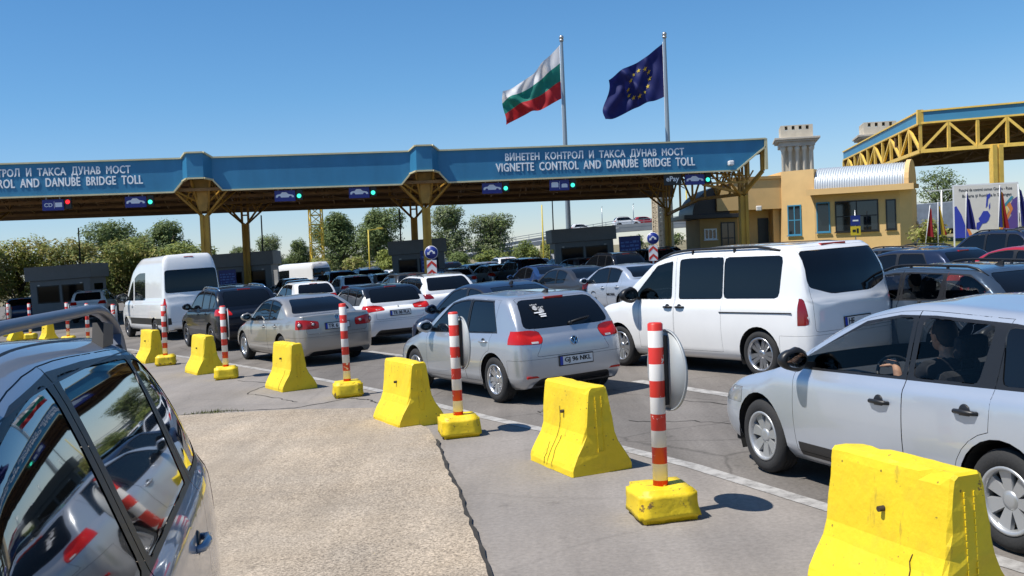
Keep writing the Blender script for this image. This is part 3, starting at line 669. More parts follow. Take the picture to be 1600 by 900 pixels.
def rim_mesh(kind, R, w, nsp, m):
    """a rim facing +y: lip ring, hub and spokes"""
    b = MB().use(m); b.lathe([(R, -w/2), (R+.008, w/2-.01), (R+.006, w/2), (R-.012, w/2-.002), (R-.022, w/2-.02), (R-.022, -w/2)], 'y', 40, closed=True)
    b.lathe([(.0005, w/2-.028), (.035, w/2-.028), (.062, w/2-.036), (.062, w/2-.07)], 'y', 20)
    for k in range(nsp):
        a = 2*math.pi*k/nsp; M = Matrix.Rotation(a, 4, 'Y')
        if kind == 'cap':
            wi, wo = .026, .05
        elif kind == 'twin': wi, wo = .022, .034
        else: wi, wo = .03, .036
        offs = (-.045, .045) if kind == 'twin' else (0,)
        for o in offs:
            P = [(.045, o*.4-wi), (.045, o*.4+wi), (R-.015, o+wo), (R-.015, o-wo)]
            A = [b.v(M @ Vector((r, w/2-.022-(.012 if i > 1 else .03)*.5, t))) for i, (r, t) in enumerate(P)]
            A2 = [b.v(M @ Vector((r, w/2-.022-.03-(0 if i > 1 else .02), t*1.15))) for i, (r, t) in enumerate(P)]
            b.f(A); b.f(A2[::-1])
            for i in range(4): b.f([A[i], A2[i], A2[(i+1) % 4], A[(i+1) % 4]])
    return b
WHEELS = {}
def wheel_meshes(R, w, rr, kind, nsp, rimmat):
    key = (R, w, rr, kind, nsp, rimmat.name)
    if key in WHEELS: return WHEELS[key]
    t = MB().use(M_TYRE); pr = [(rr-.005, -w/2+.02), (rr+.015, -w/2+.004), (R-.05, -w/2-.006), (R-.012, -w/2+.016), (R, -w/2+.04)]
    n = 4
    for i in range(n): z = -w/2+.04+(w-.08)*(i+.5)/n; pr += [(R, z-.014), (R, z+.014), (R-.008, z+.016), (R-.008, z+.022)] if i < n-1 else [(R, z-.014), (R, w/2-.04)]
    pr += [(R-.012, w/2-.016), (R-.05, w/2+.006), (rr+.015, w/2-.004), (rr-.005, w/2-.02)]
    t.lathe(pr, 'y', 40, closed=True); ot = t.build('tyre'); 
    rb = rim_mesh(kind, rr, w, nsp, rimmat); orr = rb.build('rim')
    h = MB().use(M_HUB); h.lathe([(.001, w/2-.075), (rr*.72, w/2-.075), (rr*.72, w/2-.095), (rr-.024, w/2-.10), (rr-.024, -w/2), (.001, -w/2)], 'y', 28); oh = h.build('wheel')
    r = tuple(o.data for o in (oh, ot, orr))
    for o in (oh, ot, orr): bpy.data.objects.remove(o)
    WHEELS[key] = r; return r

def add_wheels(root, S, simple=False):
    R = S.get('R', .315); w = S.get('tw', .205); wb = S['wb']; y = S['W']/2-w/2-S.get('win', .025)
    hub, ty, rim = wheel_meshes(R, w, S.get('rr', .205), S.get('wheel', 'spoke'), S.get('nsp', 5), S.get('rimmat', M_RIM))
    for sx, steer in ((1, S.get('steer', 0)), (-1, 0)):
        for sy in (1, -1):
            M = Matrix.Translation((sx*wb/2, sy*y, R)) @ Matrix.Rotation((0 if sy > 0 else math.pi)+rad(steer), 4, 'Z') @ Matrix.Rotation(random.uniform(0, 6.28), 4, 'Y')
            h = link('wheel', hub, root, M); link('tyre', ty, h); link('rim', rim, h)

def build_car(name, label, cat, group, S, pm, M, level=2):
    """level 2: doors, handles, seams and plate; 1: no doors; 0: far car"""
    root = empty(name, M, label, cat, group)
    sh = Shell(S, {2: 1.0, 1: .8, 0: .55}.get(level, 1.35)); W2 = S['W']/2; wb = S['wb']; R = S.get('R', .315)
    xF = S['fo']+wb/2; xR = -(S['L']-xF); glass = S.get('glass', M_GLASS)
    side = lambda c, n: abs(c.y) > W2*.55 and abs(n.y) > .25
    bmats = [pm, M_TRIM, M_UNDER, S.get('roofmat', pm)]
    # wheel arches and the dark wells behind them
    for sx in (1, -1):
        ra = R+S.get('arch', .055); zb = S.get('sill', .2)-.05
        P = [(sx*wb/2+ra, zb)] + arcpts(sx*wb/2, R+.005, ra, -10, 190, 16) + [(sx*wb/2-ra, zb)]
        fs = sh.cut(P, (0, 2), lambda c, n: abs(c.y) > W2*.62)
        if S.get('cladding'):
            P2 = [(sx*wb/2+ra+.06, zb)] + arcpts(sx*wb/2, R+.005, ra+.06, -10, 190, 16) + [(sx*wb/2-ra-.06, zb)]
            for f in sh.cut(P2, (0, 2), lambda c, n: abs(c.y) > W2*.62): f.material_index = 1
            fs = [f for f in sh.bm.faces if abs(f.calc_center_median().y) > W2*.62 and inpoly(f.calc_center_median().x, f.calc_center_median().z, P)]
        bmesh.ops.delete(sh.bm, geom=fs, context='FACES')
    if S.get('cladding') or S.get('skirt'):
        zc = S.get('cladding') or S['skirt']
        P = [(xF+.2, 0), (xF+.2, zc), (xR-.2, zc), (xR-.2, 0)]
        for f in sh.cut(P, (0, 2), lambda c, n: abs(n.z) < .97): f.material_index = 1
    if S.get('band'):                            # dark rubbing band along the side
        xa, xb, za, zb2 = S['band']
        for f in sh.cut([(xa, za), (xa, zb2), (xb, zb2), (xb, za)], (0, 2), side): f.material_index = 1
    if S.get('valance'):
        za = S['valance']; P = roundpoly([(-W2*.8, .1), (W2*.8, .1), (W2*.62, za), (-W2*.62, za)], .06)
        for f in sh.cut(P, (1, 2), lambda c, n: c.x < xR+.35 and n.x < -.2): f.material_index = 1
    if S.get('roofmat'):
        for f in sh.bm.faces:
            c = f.calc_center_median()
            if c.z > sh.z5(c.x)-.005 and S['wins'][0][1]+.1 > c.x and c.z > S['stations'][4][2]+.2: f.material_index = 3
    # window area painted black where the car has black pillars
    wins = S['wins']; gparts = {}
    def winpoly(w, e=0.):
        a, b, c, d = w[:4]; n = 6; bo = S.get('wbot', .025)-e; to = S.get('wtop', .02)-e
        Pb = [(a+e+(d-a-2*e)*i/n, sh.z4(a+(d-a)*i/n)+bo) for i in range(n+1)]
        Pt = [(c-e+(b-c+2*e)*i/n, max(sh.z5(c+(b-c)*i/n)-to, sh.z4(c+(b-c)*i/n)+bo+.012)) for i in range(n+1)]
        # order: bottom from front to rear, then top from rear to front
        Q = [Pb[0]] + Pb[1:] + Pt
        cut_ = w[4] if len(w) > 4 else .045
        return roundpoly(Q, cut_, 2) if cut_ and not e else Q
    sideL = lambda c, n: c.y > W2*.45 and n.y > .3 and n.z < .93
    sideR = lambda c, n: c.y < -W2*.45 and n.y < -.3 and n.z < .93
    if S.get('blackdlo', True) and wins:
        e = .022; big = (wins[0][0], wins[0][1], wins[-1][2], wins[-1][3])
        for flt in (sideL, sideR):
            for f in sh.cut(winpoly(big, e), (0, 2), flt): f.material_index = 1
    panes = []
    for k, w in enumerate(wins):
        P = winpoly(w)
        for sd, flt in ((1, sideL), (-1, sideR)):
            if w in S.get('onlyL', []) and sd < 0: continue
            g = sh.take(sh.cut(P, (0, 2), flt), 'side_window', S.get('glasses', {}).get((k, sd), glass), root, S.get('pane_gap', .002), S.get('pane_inset', .006))
            panes.append((k, sd, g))
    # windscreen and rear window
    st = S['stations']; cz, rfz = st[4][2], st[6][2]; cx, rfx = st[4][1], st[6][1]
    P = roundpoly([(-W2+.13, cz+.035), (W2-.13, cz+.035), (W2-.30, rfz-.045), (-W2+.30, rfz-.045)], .07)
    wsl = S.get('wslim', .10)
    fs = sh.cut(P, (1, 2), lambda c, n: rfx-.12 < c.x < cx+.3 and n.x > .12 and n.z > .05)
    sh.take(fs, 'windscreen', S.get('wsglass', glass), root, .002, .004)
    if S.get('rear_glass'):
        yb, yt, z0, z1 = S['rear_glass'][:4]; rlim = S['rear_glass'][4]
        P = roundpoly([(-yb, z0), (yb, z0), (yt, z1), (-yt, z1)], S.get('rgr', .09))
        if S.get('rg_poly'): P = S['rg_poly']
        fs = sh.cut(P, (1, 2), lambda c, n: c.x < rlim and n.x < -.12)
        sh.take(fs, 'rear_window', S.get('rgglass', glass), root, .002, .004)
    # lamps
    for lm in S.get('tails', []):
        poly, xl, mm = lm[:3]
        for sd in (1, -1):
            Q = roundpoly([(sd*p[0], p[1]) for p in poly], S.get('lampr', .035), 2)
            cs = [co for co in [0]]
            flt = lambda c, n: c.x < xl+.2 and (n.x < -.05 or abs(n.y) > .2) and c.y*sd > 0 and c.z < S.get('tailmax', 9)
            fl = [f for f in sh.bm.faces if flt(f.calc_center_median(), f.normal)]
            ge = set(fl)
            for f in fl: ge.update(f.verts); ge.update(f.edges)
            bmesh.ops.bisect_plane(sh.bm, geom=list(ge), plane_co=(xl, 0, 0), plane_no=(1, 0, lm[3] if len(lm) > 3 else 0), dist=1e-5)
            kx = lm[3] if len(lm) > 3 else 0
            fs = sh.cut(Q, (1, 2), lambda c, n: c.x+kx*c.z < xl and c.y*sd > 0 and (n.x < -.05 or abs(n.y) > .2))
            o = sh.take(fs, 'tail_light', mm, root, .0015, -.003)
            if o and len(lm) > 4 and lm[4]:
                q0 = [(sd*p[0], p[1]) for p in lm[4]]
                pts = []
                for yy, zz in q0:
                    loc, nn = sh.surf((xR-1, yy, zz), (1, 0, 0)); pts.append((loc.x-.006 if loc else xR, yy, zz))
                lb = MB().use(M_LAMPW); lb.poly(pts if sd < 0 else pts[::-1]); lb.build('reversing_lens', None, o)
    for sd in (1, -1):
        hz = st[1][2]; hp = S.get('head') or [(W2*.52, hz-.17), (W2+.2, hz-.13), (W2+.2, hz+.02), (W2*.62, hz-.035)]
        Q = [(sd*p[0], p[1]) for p in hp]; xl = xF-S.get('headlen', .42)
        fs = sh.cut(Q, (1, 2), lambda c, n: c.x > xl and c.y*sd > 0 and (n.x > .08 or abs(n.y) > .2) and n.z < .8)
        sh.take(fs, 'headlight', M_HEAD, root, .0015, -.002)
    if level >= 1:
        gz0 = S.get('grille', (.36, .56)); P = roundpoly([(-W2*.55, gz0[0]), (W2*.55, gz0[0]), (W2*.5, gz0[1]), (-W2*.5, gz0[1])], .04)
        sh.take(sh.cut(P, (1, 2), lambda c, n: c.x > xF-.4 and n.x > .2), 'grille', M_TRIM, root, .002, .008)
    # doors: lifted out with a shut line round each
    doors = {}
    if level >= 2 and S.get('doors'):
        for k, d in enumerate(S['doors']):
            P = d(sh) if callable(d) else d
            for sd, flt in ((1, lambda c, n: c.y > W2*.45 and n.z < .9), (-1, lambda c, n: c.y < -W2*.45 and n.z < .9)):
                doors[(k, sd)] = sh.take(sh.cut(P, (0, 2), flt), 'door', pm, root, .0045, 0, mats=bmats)
        for k, sd, g in panes:
            dk = S.get('windoor', list(range(len(wins))))[k]
            if g and dk is not None and doors.get((dk, sd)): g.parent = doors[(dk, sd)]
    if level >= 2 and S.get('gate'):
        P = S['gate']; fs = sh.cut(P, (1, 2), lambda c, n: c.x < S.get('gatelim', xR+.7) and n.x < -.1)
        sh.take(fs, 'boot_lid' if S.get('sedan') else 'tailgate', pm, root, .0045, 0, mats=bmats)
        if S.get('sedan'): pass
    if level >= 1 and S.get('bumper'):
        zb = S['bumper']; P = [(xR-.2, 0), (xR-.2, zb), (-wb/2-R-.06, zb-S.get('bumpdrop', 0)), (-wb/2-R-.06, 0)]
        fs = sh.cut(P, (0, 2), lambda c, n: c.x < -wb/2-R-.06 and n.z > -.95)
        sh.take(fs, 'rear_bumper', pm, root, .0035, 0, mats=bmats)
    body = sh.body('body', bmats, root)
    # wheel wells and floor
    u = MB().use(M_UNDER)
    for sx in (1, -1):
        for sy in (1, -1):
            ra = R+S.get('arch', .055)+.004; y1 = sy*(W2-.035); y0 = sy*(W2-.36); pts = arcpts(sx*wb/2, R+.005, ra, -25, 205, 18)
            A = [u.v((x, y1, z)) for x, z in pts]; B = [u.v((x, y0, z)) for x, z in pts]
            for i in range(len(pts)-1): u.f([A[i], A[i+1], B[i+1], B[i]])
            u.f(B)
    u.box(xR+.25, xF-.3, -W2+.15, W2-.15, S.get('sill', .2)+.0, S.get('sill', .2)+.05)
    u.build('underbody', None, root)
    add_wheels(root, S)
    # mirrors
    if S.get('mirror', True):
        mx, mz = S.get('mirpos', (st[4][0]-.38, st[4][3]+.07)); ms = S.get('mirsize', 1.)
        for sd in (1, -1):
            loc, nn = sh.surf((mx, sd*3, mz-.03), (0, -sd, 0)); y = abs(loc.y) if loc else W2-.1
            b = MB().use(S.get('mirmat', pm)); bm = bmesh.new(); bmesh.ops.create_icosphere(bm, subdivisions=3, radius=1)
            for v in bm.verts:
                x, yy, z = v.co; flat = -.3
                if x < flat: x = flat+(x-flat)*.12
                v.co = (mx+x*.115*ms, sd*(y+.15*ms+yy*.125*ms), mz+.04*ms+z*.085*ms*(1+.2*(yy*sd < 0)))
            b.merge(bm, smooth=True); b.use(M_TRIM).bar((mx-.0, sd*(y-.03), mz-.02), (mx, sd*(y+.08), mz+.0), .07, .05)
            o = b.build('wing_mirror', None, root)
            g = MB().use(M_MIRR); g.lathe([(.001, 0), (.07*ms, 0)], 'x', 18, Matrix.Translation((mx-.052*ms, sd*(y+.15*ms), mz+.04*ms)) @ Matrix.Diagonal((1, 1.3, .85, 1))); g.build('mirror_glass', None, o)
    # handles
    if level >= 2:
        for k, (hx, hz) in enumerate(S.get('handles', [])):
            for sd in (1, -1):
                loc, nn = sh.surf((hx, sd*3, hz), (0, -sd, 0))
                if not loc: continue
                y = loc.y; b = MB().use(S.get('handlemat', pm))
                b.path([(hx+.10, y-sd*.005, hz), (hx+.075, y+sd*.022, hz+.003), (hx, y+sd*.032, hz+.006), (hx-.075, y+sd*.026, hz+.004), (hx-.10, y-sd*.005, hz)], [.013, .016, .017, .016, .014], 8)
                b.use(M_TRIM).lathe([(.001, .0025), (.05, .0025), (.056, -.004)], 'y', 18, Matrix.Translation((hx+.01, y, hz-.004)) @ Matrix.Rotation(0 if sd > 0 else math.pi, 4, 'Z'))
                b.build('handle', None, doors.get((k, sd)) or root)
    # plate
    def on_tail(z, y=0):
        loc, nn = sh.surf((xR-1, y, z), (1, 0, 0)); return (loc, nn) if loc else (Vector((xR, y, z)), Vector((-1, 0, 0)))
    if S.get('plate'):
        pz, ptxt = S['plate']; loc, nn = on_tail(pz); tilt = math.atan2(nn.z, -nn.x)
        PM = Matrix.Translation(loc+nn*.012) @ Matrix.Rotation(math.pi, 4, 'Z') @ Matrix.Rotation(-tilt, 4, 'Y') @ Matrix.Rotation(rad(90), 4, 'Z') @ UP
        b = MB().use(M_TRIM).box(-.275, .275, -.072, .072, -.02, .0, .004); b.use(M_PLATE).box(-.26, .26, -.056, .056, -.002, .003); b.use(M_EU).box(-.262, -.222, -.056, .056, -.001, .0042)
        po = b.build('license_plate', None, root, PM)
        if level >= 1 and ptxt: text('plate_lettering', ptxt, .1, M_INK, po, Matrix.Translation((S.get('platedx', .02), 0, .0065)), .0008, .0, width=S.get('platew', .42), height=.080, fat=.0035)
    # high brake lamp
    if S.get('brake3'):
        bx, bz, bw = S['brake3']; loc, nn = sh.surf((xR-1, 0, bz), (1, 0, 0))
        if loc:
            b = MB().use(M_LAMP); b.box(loc.x-.012, loc.x+.05, -bw/2, bw/2, bz-.014, bz+.014, .004); b.build('brake_light', None, root)
    if S.get('spoiler'):
        sx, sz, sw, sl = S['spoiler']; b = MB().use(S.get('roofmat', pm)); b.prism([(sx+.12, sz-.012), (sx-sl, sz-.035), (sx-sl, sz-.06), (sx+.12, sz-.07)], 'y', -sw, sw); o = b.build('spoiler', None, root)
    if S.get('wiper'):
        wz, yl = S['wiper']; l0, n0 = on_tail(wz, -.02); l1, n1 = on_tail(wz+.05, -yl); b = MB().use(M_BLACK); b.path([l0+n0*.02, (l0+l1)/2+n0*.035, l1+n1*.02], .011, 6); b.lathe([(.001, -.0), (.025, 0), (.025, .03)], 'x', 12, Matrix.Translation(l0-Vector((.03, 0, 0)))); b.build('rear_wiper', None, root)
    if S.get('rails'):
        x0, x1, yr, hr = S['rails']; rm = S.get('railmat', M_TRIM)
        for sd in (1, -1):
            pts = []; nseg = 12
            for i in range(nseg+1):
                x = x0+(x1-x0)*i/nseg; loc, nn = sh.surf((x, sd*yr, 4), (0, 0, -1)); e = min(1, min(i, nseg-i)/1.6)
                pts.append((x, sd*yr, loc.z-.012+hr*e))
            b = MB().use(rm).path(pts, S.get('railr', .018), 8)
            for i in (nseg//3, 2*nseg//3):
                x = pts[i][0]; b.bar((x, sd*yr, pts[i][2]), (x, sd*yr, pts[i][2]-hr), .03)
            b.build('roof_rail', None, root)
    if S.get('antenna'):
        ax, al = S['antenna']; loc, nn = sh.surf((ax, 0, 4), (0, 0, -1)); b = MB().use(M_BLACK)
        if al < .1: b.prism([(ax+.09, loc.z-.005), (ax-.05, loc.z+.055), (ax-.075, loc.z+.05), (ax-.07, loc.z-.005)], 'y', -.016, .016)
        else: b.tube((ax, 0, loc.z-.01), (ax-al*.75, 0, loc.z+al*.66), .007, .003, 6)
        b.build('antenna', None, root)
    root['_x'] = 0; del root['_x']
    return root, sh

# door outlines in side view
def door_poly(xf, xr, zs, top=True, arch=None, xft=None, xrt=None):
    def f(sh):
        n = 6; P = [(xf, zs), (xr, zs)] if arch is None else [(xf, zs), (arch[0], zs)]+arch[1]
        a = xft if xft is not None else xf; b = xrt if xrt is not None else xr
        if top:
            P += [(xr, sh.z4(xr)-.02)] if arch is None else []
            for i in range(n+1):
                x = b+(a-b)*i/n; P.append((x, sh.z5(x)+.012))
        P += [(xf, min(sh.z4(xf)-.01, sh.z5(xf)-.02))]
        return P
    return f
def rear_arch(wb, R, gap, zs, xr_, zbelt, a0=15, a1=90):
    """path along the rear wheel arch from the sill up to the rear edge of the door"""
    r = R+gap; cxx = -wb/2; x0 = cxx+r*math.cos(rad(a0)); pts = [(x0+.02, zs)]
    for i in range(7):
        a = rad(a0+(a1-a0)*i/6); x, z = cxx+r*math.cos(a), R+r*math.sin(a)
        if x > xr_: pts.append((x, z))
    pts.append((xr_, zbelt)); return (pts[0][0], pts[1:])
HEADING = lambda x, y, deg: TM(x, y, .008, rad(deg))
def pose(px, py, deg, ref):
    """world matrix so that the car-local point ref stands at (px, py)"""
    R = Matrix.Rotation(rad(deg), 4, 'Z'); r = R @ Vector((ref[0], ref[1], 0)); return TM(px-r.x, py-r.y, .008, rad(deg))
# --- silver hatchback
S_HATCH = dict(L=4.20, W=1.79, fo=.88, wb=2.578, R=.316, rr=.205, tw=.205, tumble=.34, sill=.19,
    stations=std_stations(4.20, .88, 2.578, .70, .98, .955, .18, 1.405, -.35, 1.48, -1.55, 1.425, -1.86, 1.0, .90, .955),
    wins=[(.78, .12, -.42, -.42), (-.50, -.50, -1.10, -1.36, .06)], glass=M_GLASS, nosebow=.1,
    rear_glass=(.70, .60, 1.0, 1.375, -1.45), rgr=.1, nsp=5, wheel='twin',
    tails=[([(.50, .795), (.98, .815), (.98, .985), (.60, .985), (.48, .955), (.455, .87)], -1.70, M_LAMP, 0, [(.54, .81), (.64, .81), (.64, .835), (.54, .835)])],
    doors=[door_poly(.80, -.46, .27, True, None, .62, -.46), door_poly(-.46, -1.22, .27, True, rear_arch(2.578, .316, .09, .27, -1.24, .93), -.46, -1.30)],
    handles=[(-.27, .80), (-1.05, .83)], gate=roundpoly([(-.60, .63), (.60, .63), (.50, .79), (.54, .99), (.62, 1.40), (-.62, 1.40), (-.54, .99), (-.50, .79)], .05, 2), bumper=.60, bumpdrop=.0,
    plate=(.545, 'GJ 96 NKL'), brake3=(-1.6, 1.385, .30), wiper=(1.03, .36), valance=.34, antenna=(-1.35, .05), mirmat=P_SILVER, rimmat=M_RIM)
car_hatch, sh_h = build_car('hatchback_car', 'silver five door hatchback with a sticker on its rear window and plate GJ 96 NKL', 'car', 'cars queuing for the toll', S_HATCH, P_SILVER, pose(-.33, 14.0, 120, (-1.289, .87)), 2)
# --- silver estate with its driver
S_EST = dict(L=4.56, W=1.80, fo=.92, wb=2.70, R=.318, rr=.205, tw=.205, tumble=.36, sill=.19, wheel='cap', nsp=7, rimmat=M_CAP, steer=0,
    stations=std_stations(4.56, .92, 2.70, .72, 1.02, .975, .06, 1.425, -.45, 1.50, -1.75, 1.425, -2.08, 1.04, .93, 1.0),
    wins=[(.92, .06, -.42, -.42), (-.53, -.53, -1.18, -1.12), (-1.32, -1.27, -2.02, -1.86, .07)], windoor=[0, 1, None],
    glasses={(0, 1): M_OPEN, (0, -1): M_OPEN, (1, 1): M_OPEN, (1, -1): M_OPEN}, wsglass=M_OPEN, wbot=.03, wtop=.035,
    rear_glass=(.64, .56, 1.06, 1.37, -1.65), tails=[([(.52, .80), (1, .82), (1, .98), (.55, .98)], -1.98, M_LAMP)],
    doors=[door_poly(.83, -.47, .28, True, None, .60, -.47), door_poly(-.47, -1.25, .28, True, rear_arch(2.70, .318, .10, .28, -1.27, .96), -.47, -1.30)],
    handles=[(-.24, .80), (-1.07, .83)], handlemat=M_TRIM, bumper=.62, gate=roundpoly([(-.60, .64), (.60, .64), (.60, 1.40), (-.60, 1.40)], .05, 2), plate=(.72, ''), mirmat=M_TRIM,
    band=(.80, -1.02, .245, .36), antenna=(-1.5, .05), headlen=.62)
car_est, sh_e = build_car('estate_car', 'silver estate car with its driver holding the wheel, behind the nearest barrier', 'car', 'cars queuing for the toll', S_EST, P_SILVERB, pose(2.05, 8.73, 108.4, (1.35, .87)), 3)
def seats(root, rows, W, x0s, zs=.30, dash=None, wheel_side=1, tall=0.):
    """dark seats, head restraints, dashboard and steering wheel"""
    for x in rows:
        for sd in (1, -1):
            b = MB().use(M_SEAT); y = sd*W*.21
            b.box(x-.28, x+.26, y-.24, y+.24, zs-.02, zs+.17, .05); b.box(-.07, .07, y-.23, y+.23, 0, .62, .06, Matrix.Translation((x-.27, 0, zs+.1)) @ Matrix.Rotation(rad(-14), 4, 'Y'))
            so = b.build('seat', None, root)
            b = MB().use(M_SEAT); b.box(-.045, .045, y-.13, y+.13, 0, .17, .04, Matrix.Translation((x-.46, 0, zs+.78+tall)) @ Matrix.Rotation(rad(-8), 4, 'Y')); b.bar((x-.44, y-.06, zs+.7), (x-.46, y-.06, zs+.82), .014); b.bar((x-.44, y+.06, zs+.7), (x-.46, y+.06, zs+.82), .014)
            b.build('head_restraint', None, so)
    if dash:
        dx, dz = dash; b = MB().use(M_DASH); b.prism([(dx-.28, dz-.32), (dx-.30, dz-.04), (dx-.1, dz), (dx+.35, dz-.06), (dx+.35, dz-.32)], 'y', -W*.40, W*.40); do = b.build('dashboard', None, root)
        y = W*.21*wheel_side; Mx = Matrix.Translation((dx-.46, y, dz-.06)) @ Matrix.Rotation(rad(-62), 4, 'Y')
        b = MB().use(M_BLACK); b.path([Mx @ Vector((.185*math.cos(t), .185*math.sin(t), 0)) for t in [2*math.pi*i/28 for i in range(28)]], .014, 8, True)
        for a in (0, 180, 270): b.bar(Mx @ Vector((0, 0, -.02)), Mx @ Vector((.18*math.cos(rad(a+90)), .18*math.sin(rad(a+90)), 0)), .03, .012)
        b.tube(Mx @ Vector((0, 0, -.02)), Mx @ Vector((0, 0, -.25)), .035); b.build('steering_wheel', None, root)
        return Mx
MX_E = seats(car_est, (-.12, -1.0), 1.8, 0, .30, (.62, .93), 1)
b = MB().use(M_SEAT); b.box(-2.0, .7, -.72, .72, .26, .30); b.build('cabin_floor', None, car_est)
b = MB().use(M_DASH); b.box(.36, .39, -.11, .11, 1.29, 1.36, .02); b.bar((.385, 0, 1.36), (.34, 0, 1.43), .02); b.build('interior_mirror', None, car_est)

# badge, sticker and finer marks on the silver hatchback
def tail_disc(root, sh, y, z, r, m, name, th=.008, par=None, x0=-4):
    loc, nn = sh.surf((x0, y, z), (1, 0, 0)); M = Matrix.Translation(loc+nn*.002) @ nn.to_track_quat('Z', 'Y').to_matrix().to_4x4()
    b = MB().use(m).lathe([(.0005, th), (r*.9, th), (r, th*.5), (r, -.004)], 'z', 24, M); return b.build(name, None, par or root), M
def badge(root, sh, z, r, strokes):
    loc, nn = sh.surf((-4, 0, z), (1, 0, 0)); M = Matrix.Translation(loc+nn*.004) @ Matrix.Rotation(math.pi, 4, 'Z') @ Matrix.Rotation(-math.atan2(nn.z, -nn.x), 4, 'Y') @ Matrix.Rotation(rad(90), 4, 'Z') @ UP
    b = MB().use(M_TRIM); b.lathe([(.0005, .001), (r*.9, .001)], 'z', 24, M); b.use(M_CHROME); b.lathe([(r*.86, .0), (r, .0), (r, .008), (r*.86, .008)], 'z', 28, M, closed=True)
    for S_ in strokes:
        for p, q in zip(S_[:-1], S_[1:]): b.bar(M @ Vector((p[0]*r, p[1]*r, .004)), M @ Vector((q[0]*r, q[1]*r, .004)), r*.16, .006, up=nn)
    return b.build('emblem', None, root)
for sd in (1, -1):
    l0, n0 = sh_h.surf((-4, sd*.64, .365), (1, 0, 0)); b = MB().use(M_LAMP); b.box(l0.x-.008, l0.x+.02, sd*.64-.11, sd*.64+.11, .35, .38, .004); b.build('reflector', None, car_hatch)
badge(car_hatch, sh_h, .80, .064, [[(-.42, .74), (0, .04), (.42, .74)], [(-.78, .30), (-.36, -.70), (0, .0), (.36, -.70), (.78, .30)]])
M_STICK = mat('white_sticker', (.78, .78, .78), .5)
loc, nn = sh_h.surf((-4, .36, 1.22), (1, 0, 0)); MS = Matrix.Translation(loc+nn*.010) @ Matrix.Rotation(math.pi, 4, 'Z') @ Matrix.Rotation(-math.atan2(nn.z, -nn.x), 4, 'Y') @ Matrix.Rotation(rad(90), 4, 'Z') @ UP
b = MB().use(M_STICK)
for cx_, cz_, r_ in ((-.045, .05, .042), (.035, .0, .045)):
    b.lathe([(r_*.55, .001), (r_, .001)], 'z', 18, MS @ Matrix.Translation((cx_, cz_, 0)))
    for k in range(4): b.lathe([(.0005, .001), (.014, .001)], 'z', 8, MS @ Matrix.Translation((cx_-.045+k*.03, cz_+.055+.006*(k % 2), 0)))
for k, (x0, x1, z) in enumerate(((-.09, .02, -.03), (-.03, .08, -.065), (-.02, .07, -.10))): b.box(x0, x1, z-.012, z+.008, 0, .0015, 0, MS)
tag(b.build('sticker', None, car_hatch))

# --- white people carrier van
S_VAN = dict(L=5.06, W=1.93, fo=.895, wb=3.20, R=.338, rr=.235, tw=.225, tumble=.17, sill=.22, wheel='twin', nsp=5, roofedge=.13,
    stations=std_stations(5.06, .895, 3.20, .98, 1.50, 1.17, .62, 1.80, -.2, 1.90, -2.28, 1.855, -2.47, 1.12, 1.09, 1.10, wsbow=.22),
    wins=[(1.26, .64, .27, .27), (.10, .10, -.86, -.86), (-.885, -.885, -2.04, -1.98, .09)], windoor=[0, 1, None], wbot=.03, wtop=.045, blackdlo=False,
    glasses={(0, 1): M_TINT, (0, -1): M_CLEAR}, wsglass=M_CLEAR,
    rear_glass=(.77, .71, 1.19, 1.76, -1.9), rgr=.12,
    rg_poly=roundpoly([(-.40, 1.16), (.40, 1.16), (.76, 1.27), (.79, 1.36), (.735, 1.765), (-.735, 1.765), (-.79, 1.36), (-.76, 1.27)], .06),
    tails=[([(.86, .76), (1.1, .76), (1.1, 1.16), (.86, 1.13)], -2.33, M_LAMPD, 0, [(.86, .83), (.90, .83), (.90, .88), (.86, .88)])],
    doors=[door_poly(1.05, .19, .34, True, None, .70, .19), door_poly(.18, -.87, .34, True, None, .18, -.87)],
    handles=[(.32, 1.0), (.04, 1.0)], handlemat=M_TRIM, bumper=.62, gate=roundpoly([(-.78, .66), (.78, .66), (.78, 1.2), (.74, 1.82), (-.74, 1.82), (-.78, 1.2)], .05, 2), gatelim=-1.9,
    plate=(.76, 'HE'), platew=.11, platedx=-.14, brake3=(-2.1, 1.84, .5), rails=(.75, -1.95, .76, .07), railr=.02, mirmat=M_TRIM, mirsize=1.35, mirpos=(1.08, 1.15), head=[(.62, .74), (1.2, .80), (1.2, .98), (.70, .93)], headlen=.5, grille=(.45, .72))
van_w, sh_v = build_car('passenger_van', 'large white passenger van with dark rear glass and black roof rails', 'van', 'cars queuing for the toll', S_VAN, P_WHITE, pose(1.75, 17.19, 121.8, (1.6, .94)), 2)
seats(van_w, (.55,), 1.9, 0, .62, (1.35, 1.1), 1)
b = MB().use(M_TRIM); b.box(-2.25, -.84, .955, .964, .925, .94); b.build('slide_rail', None, van_w)

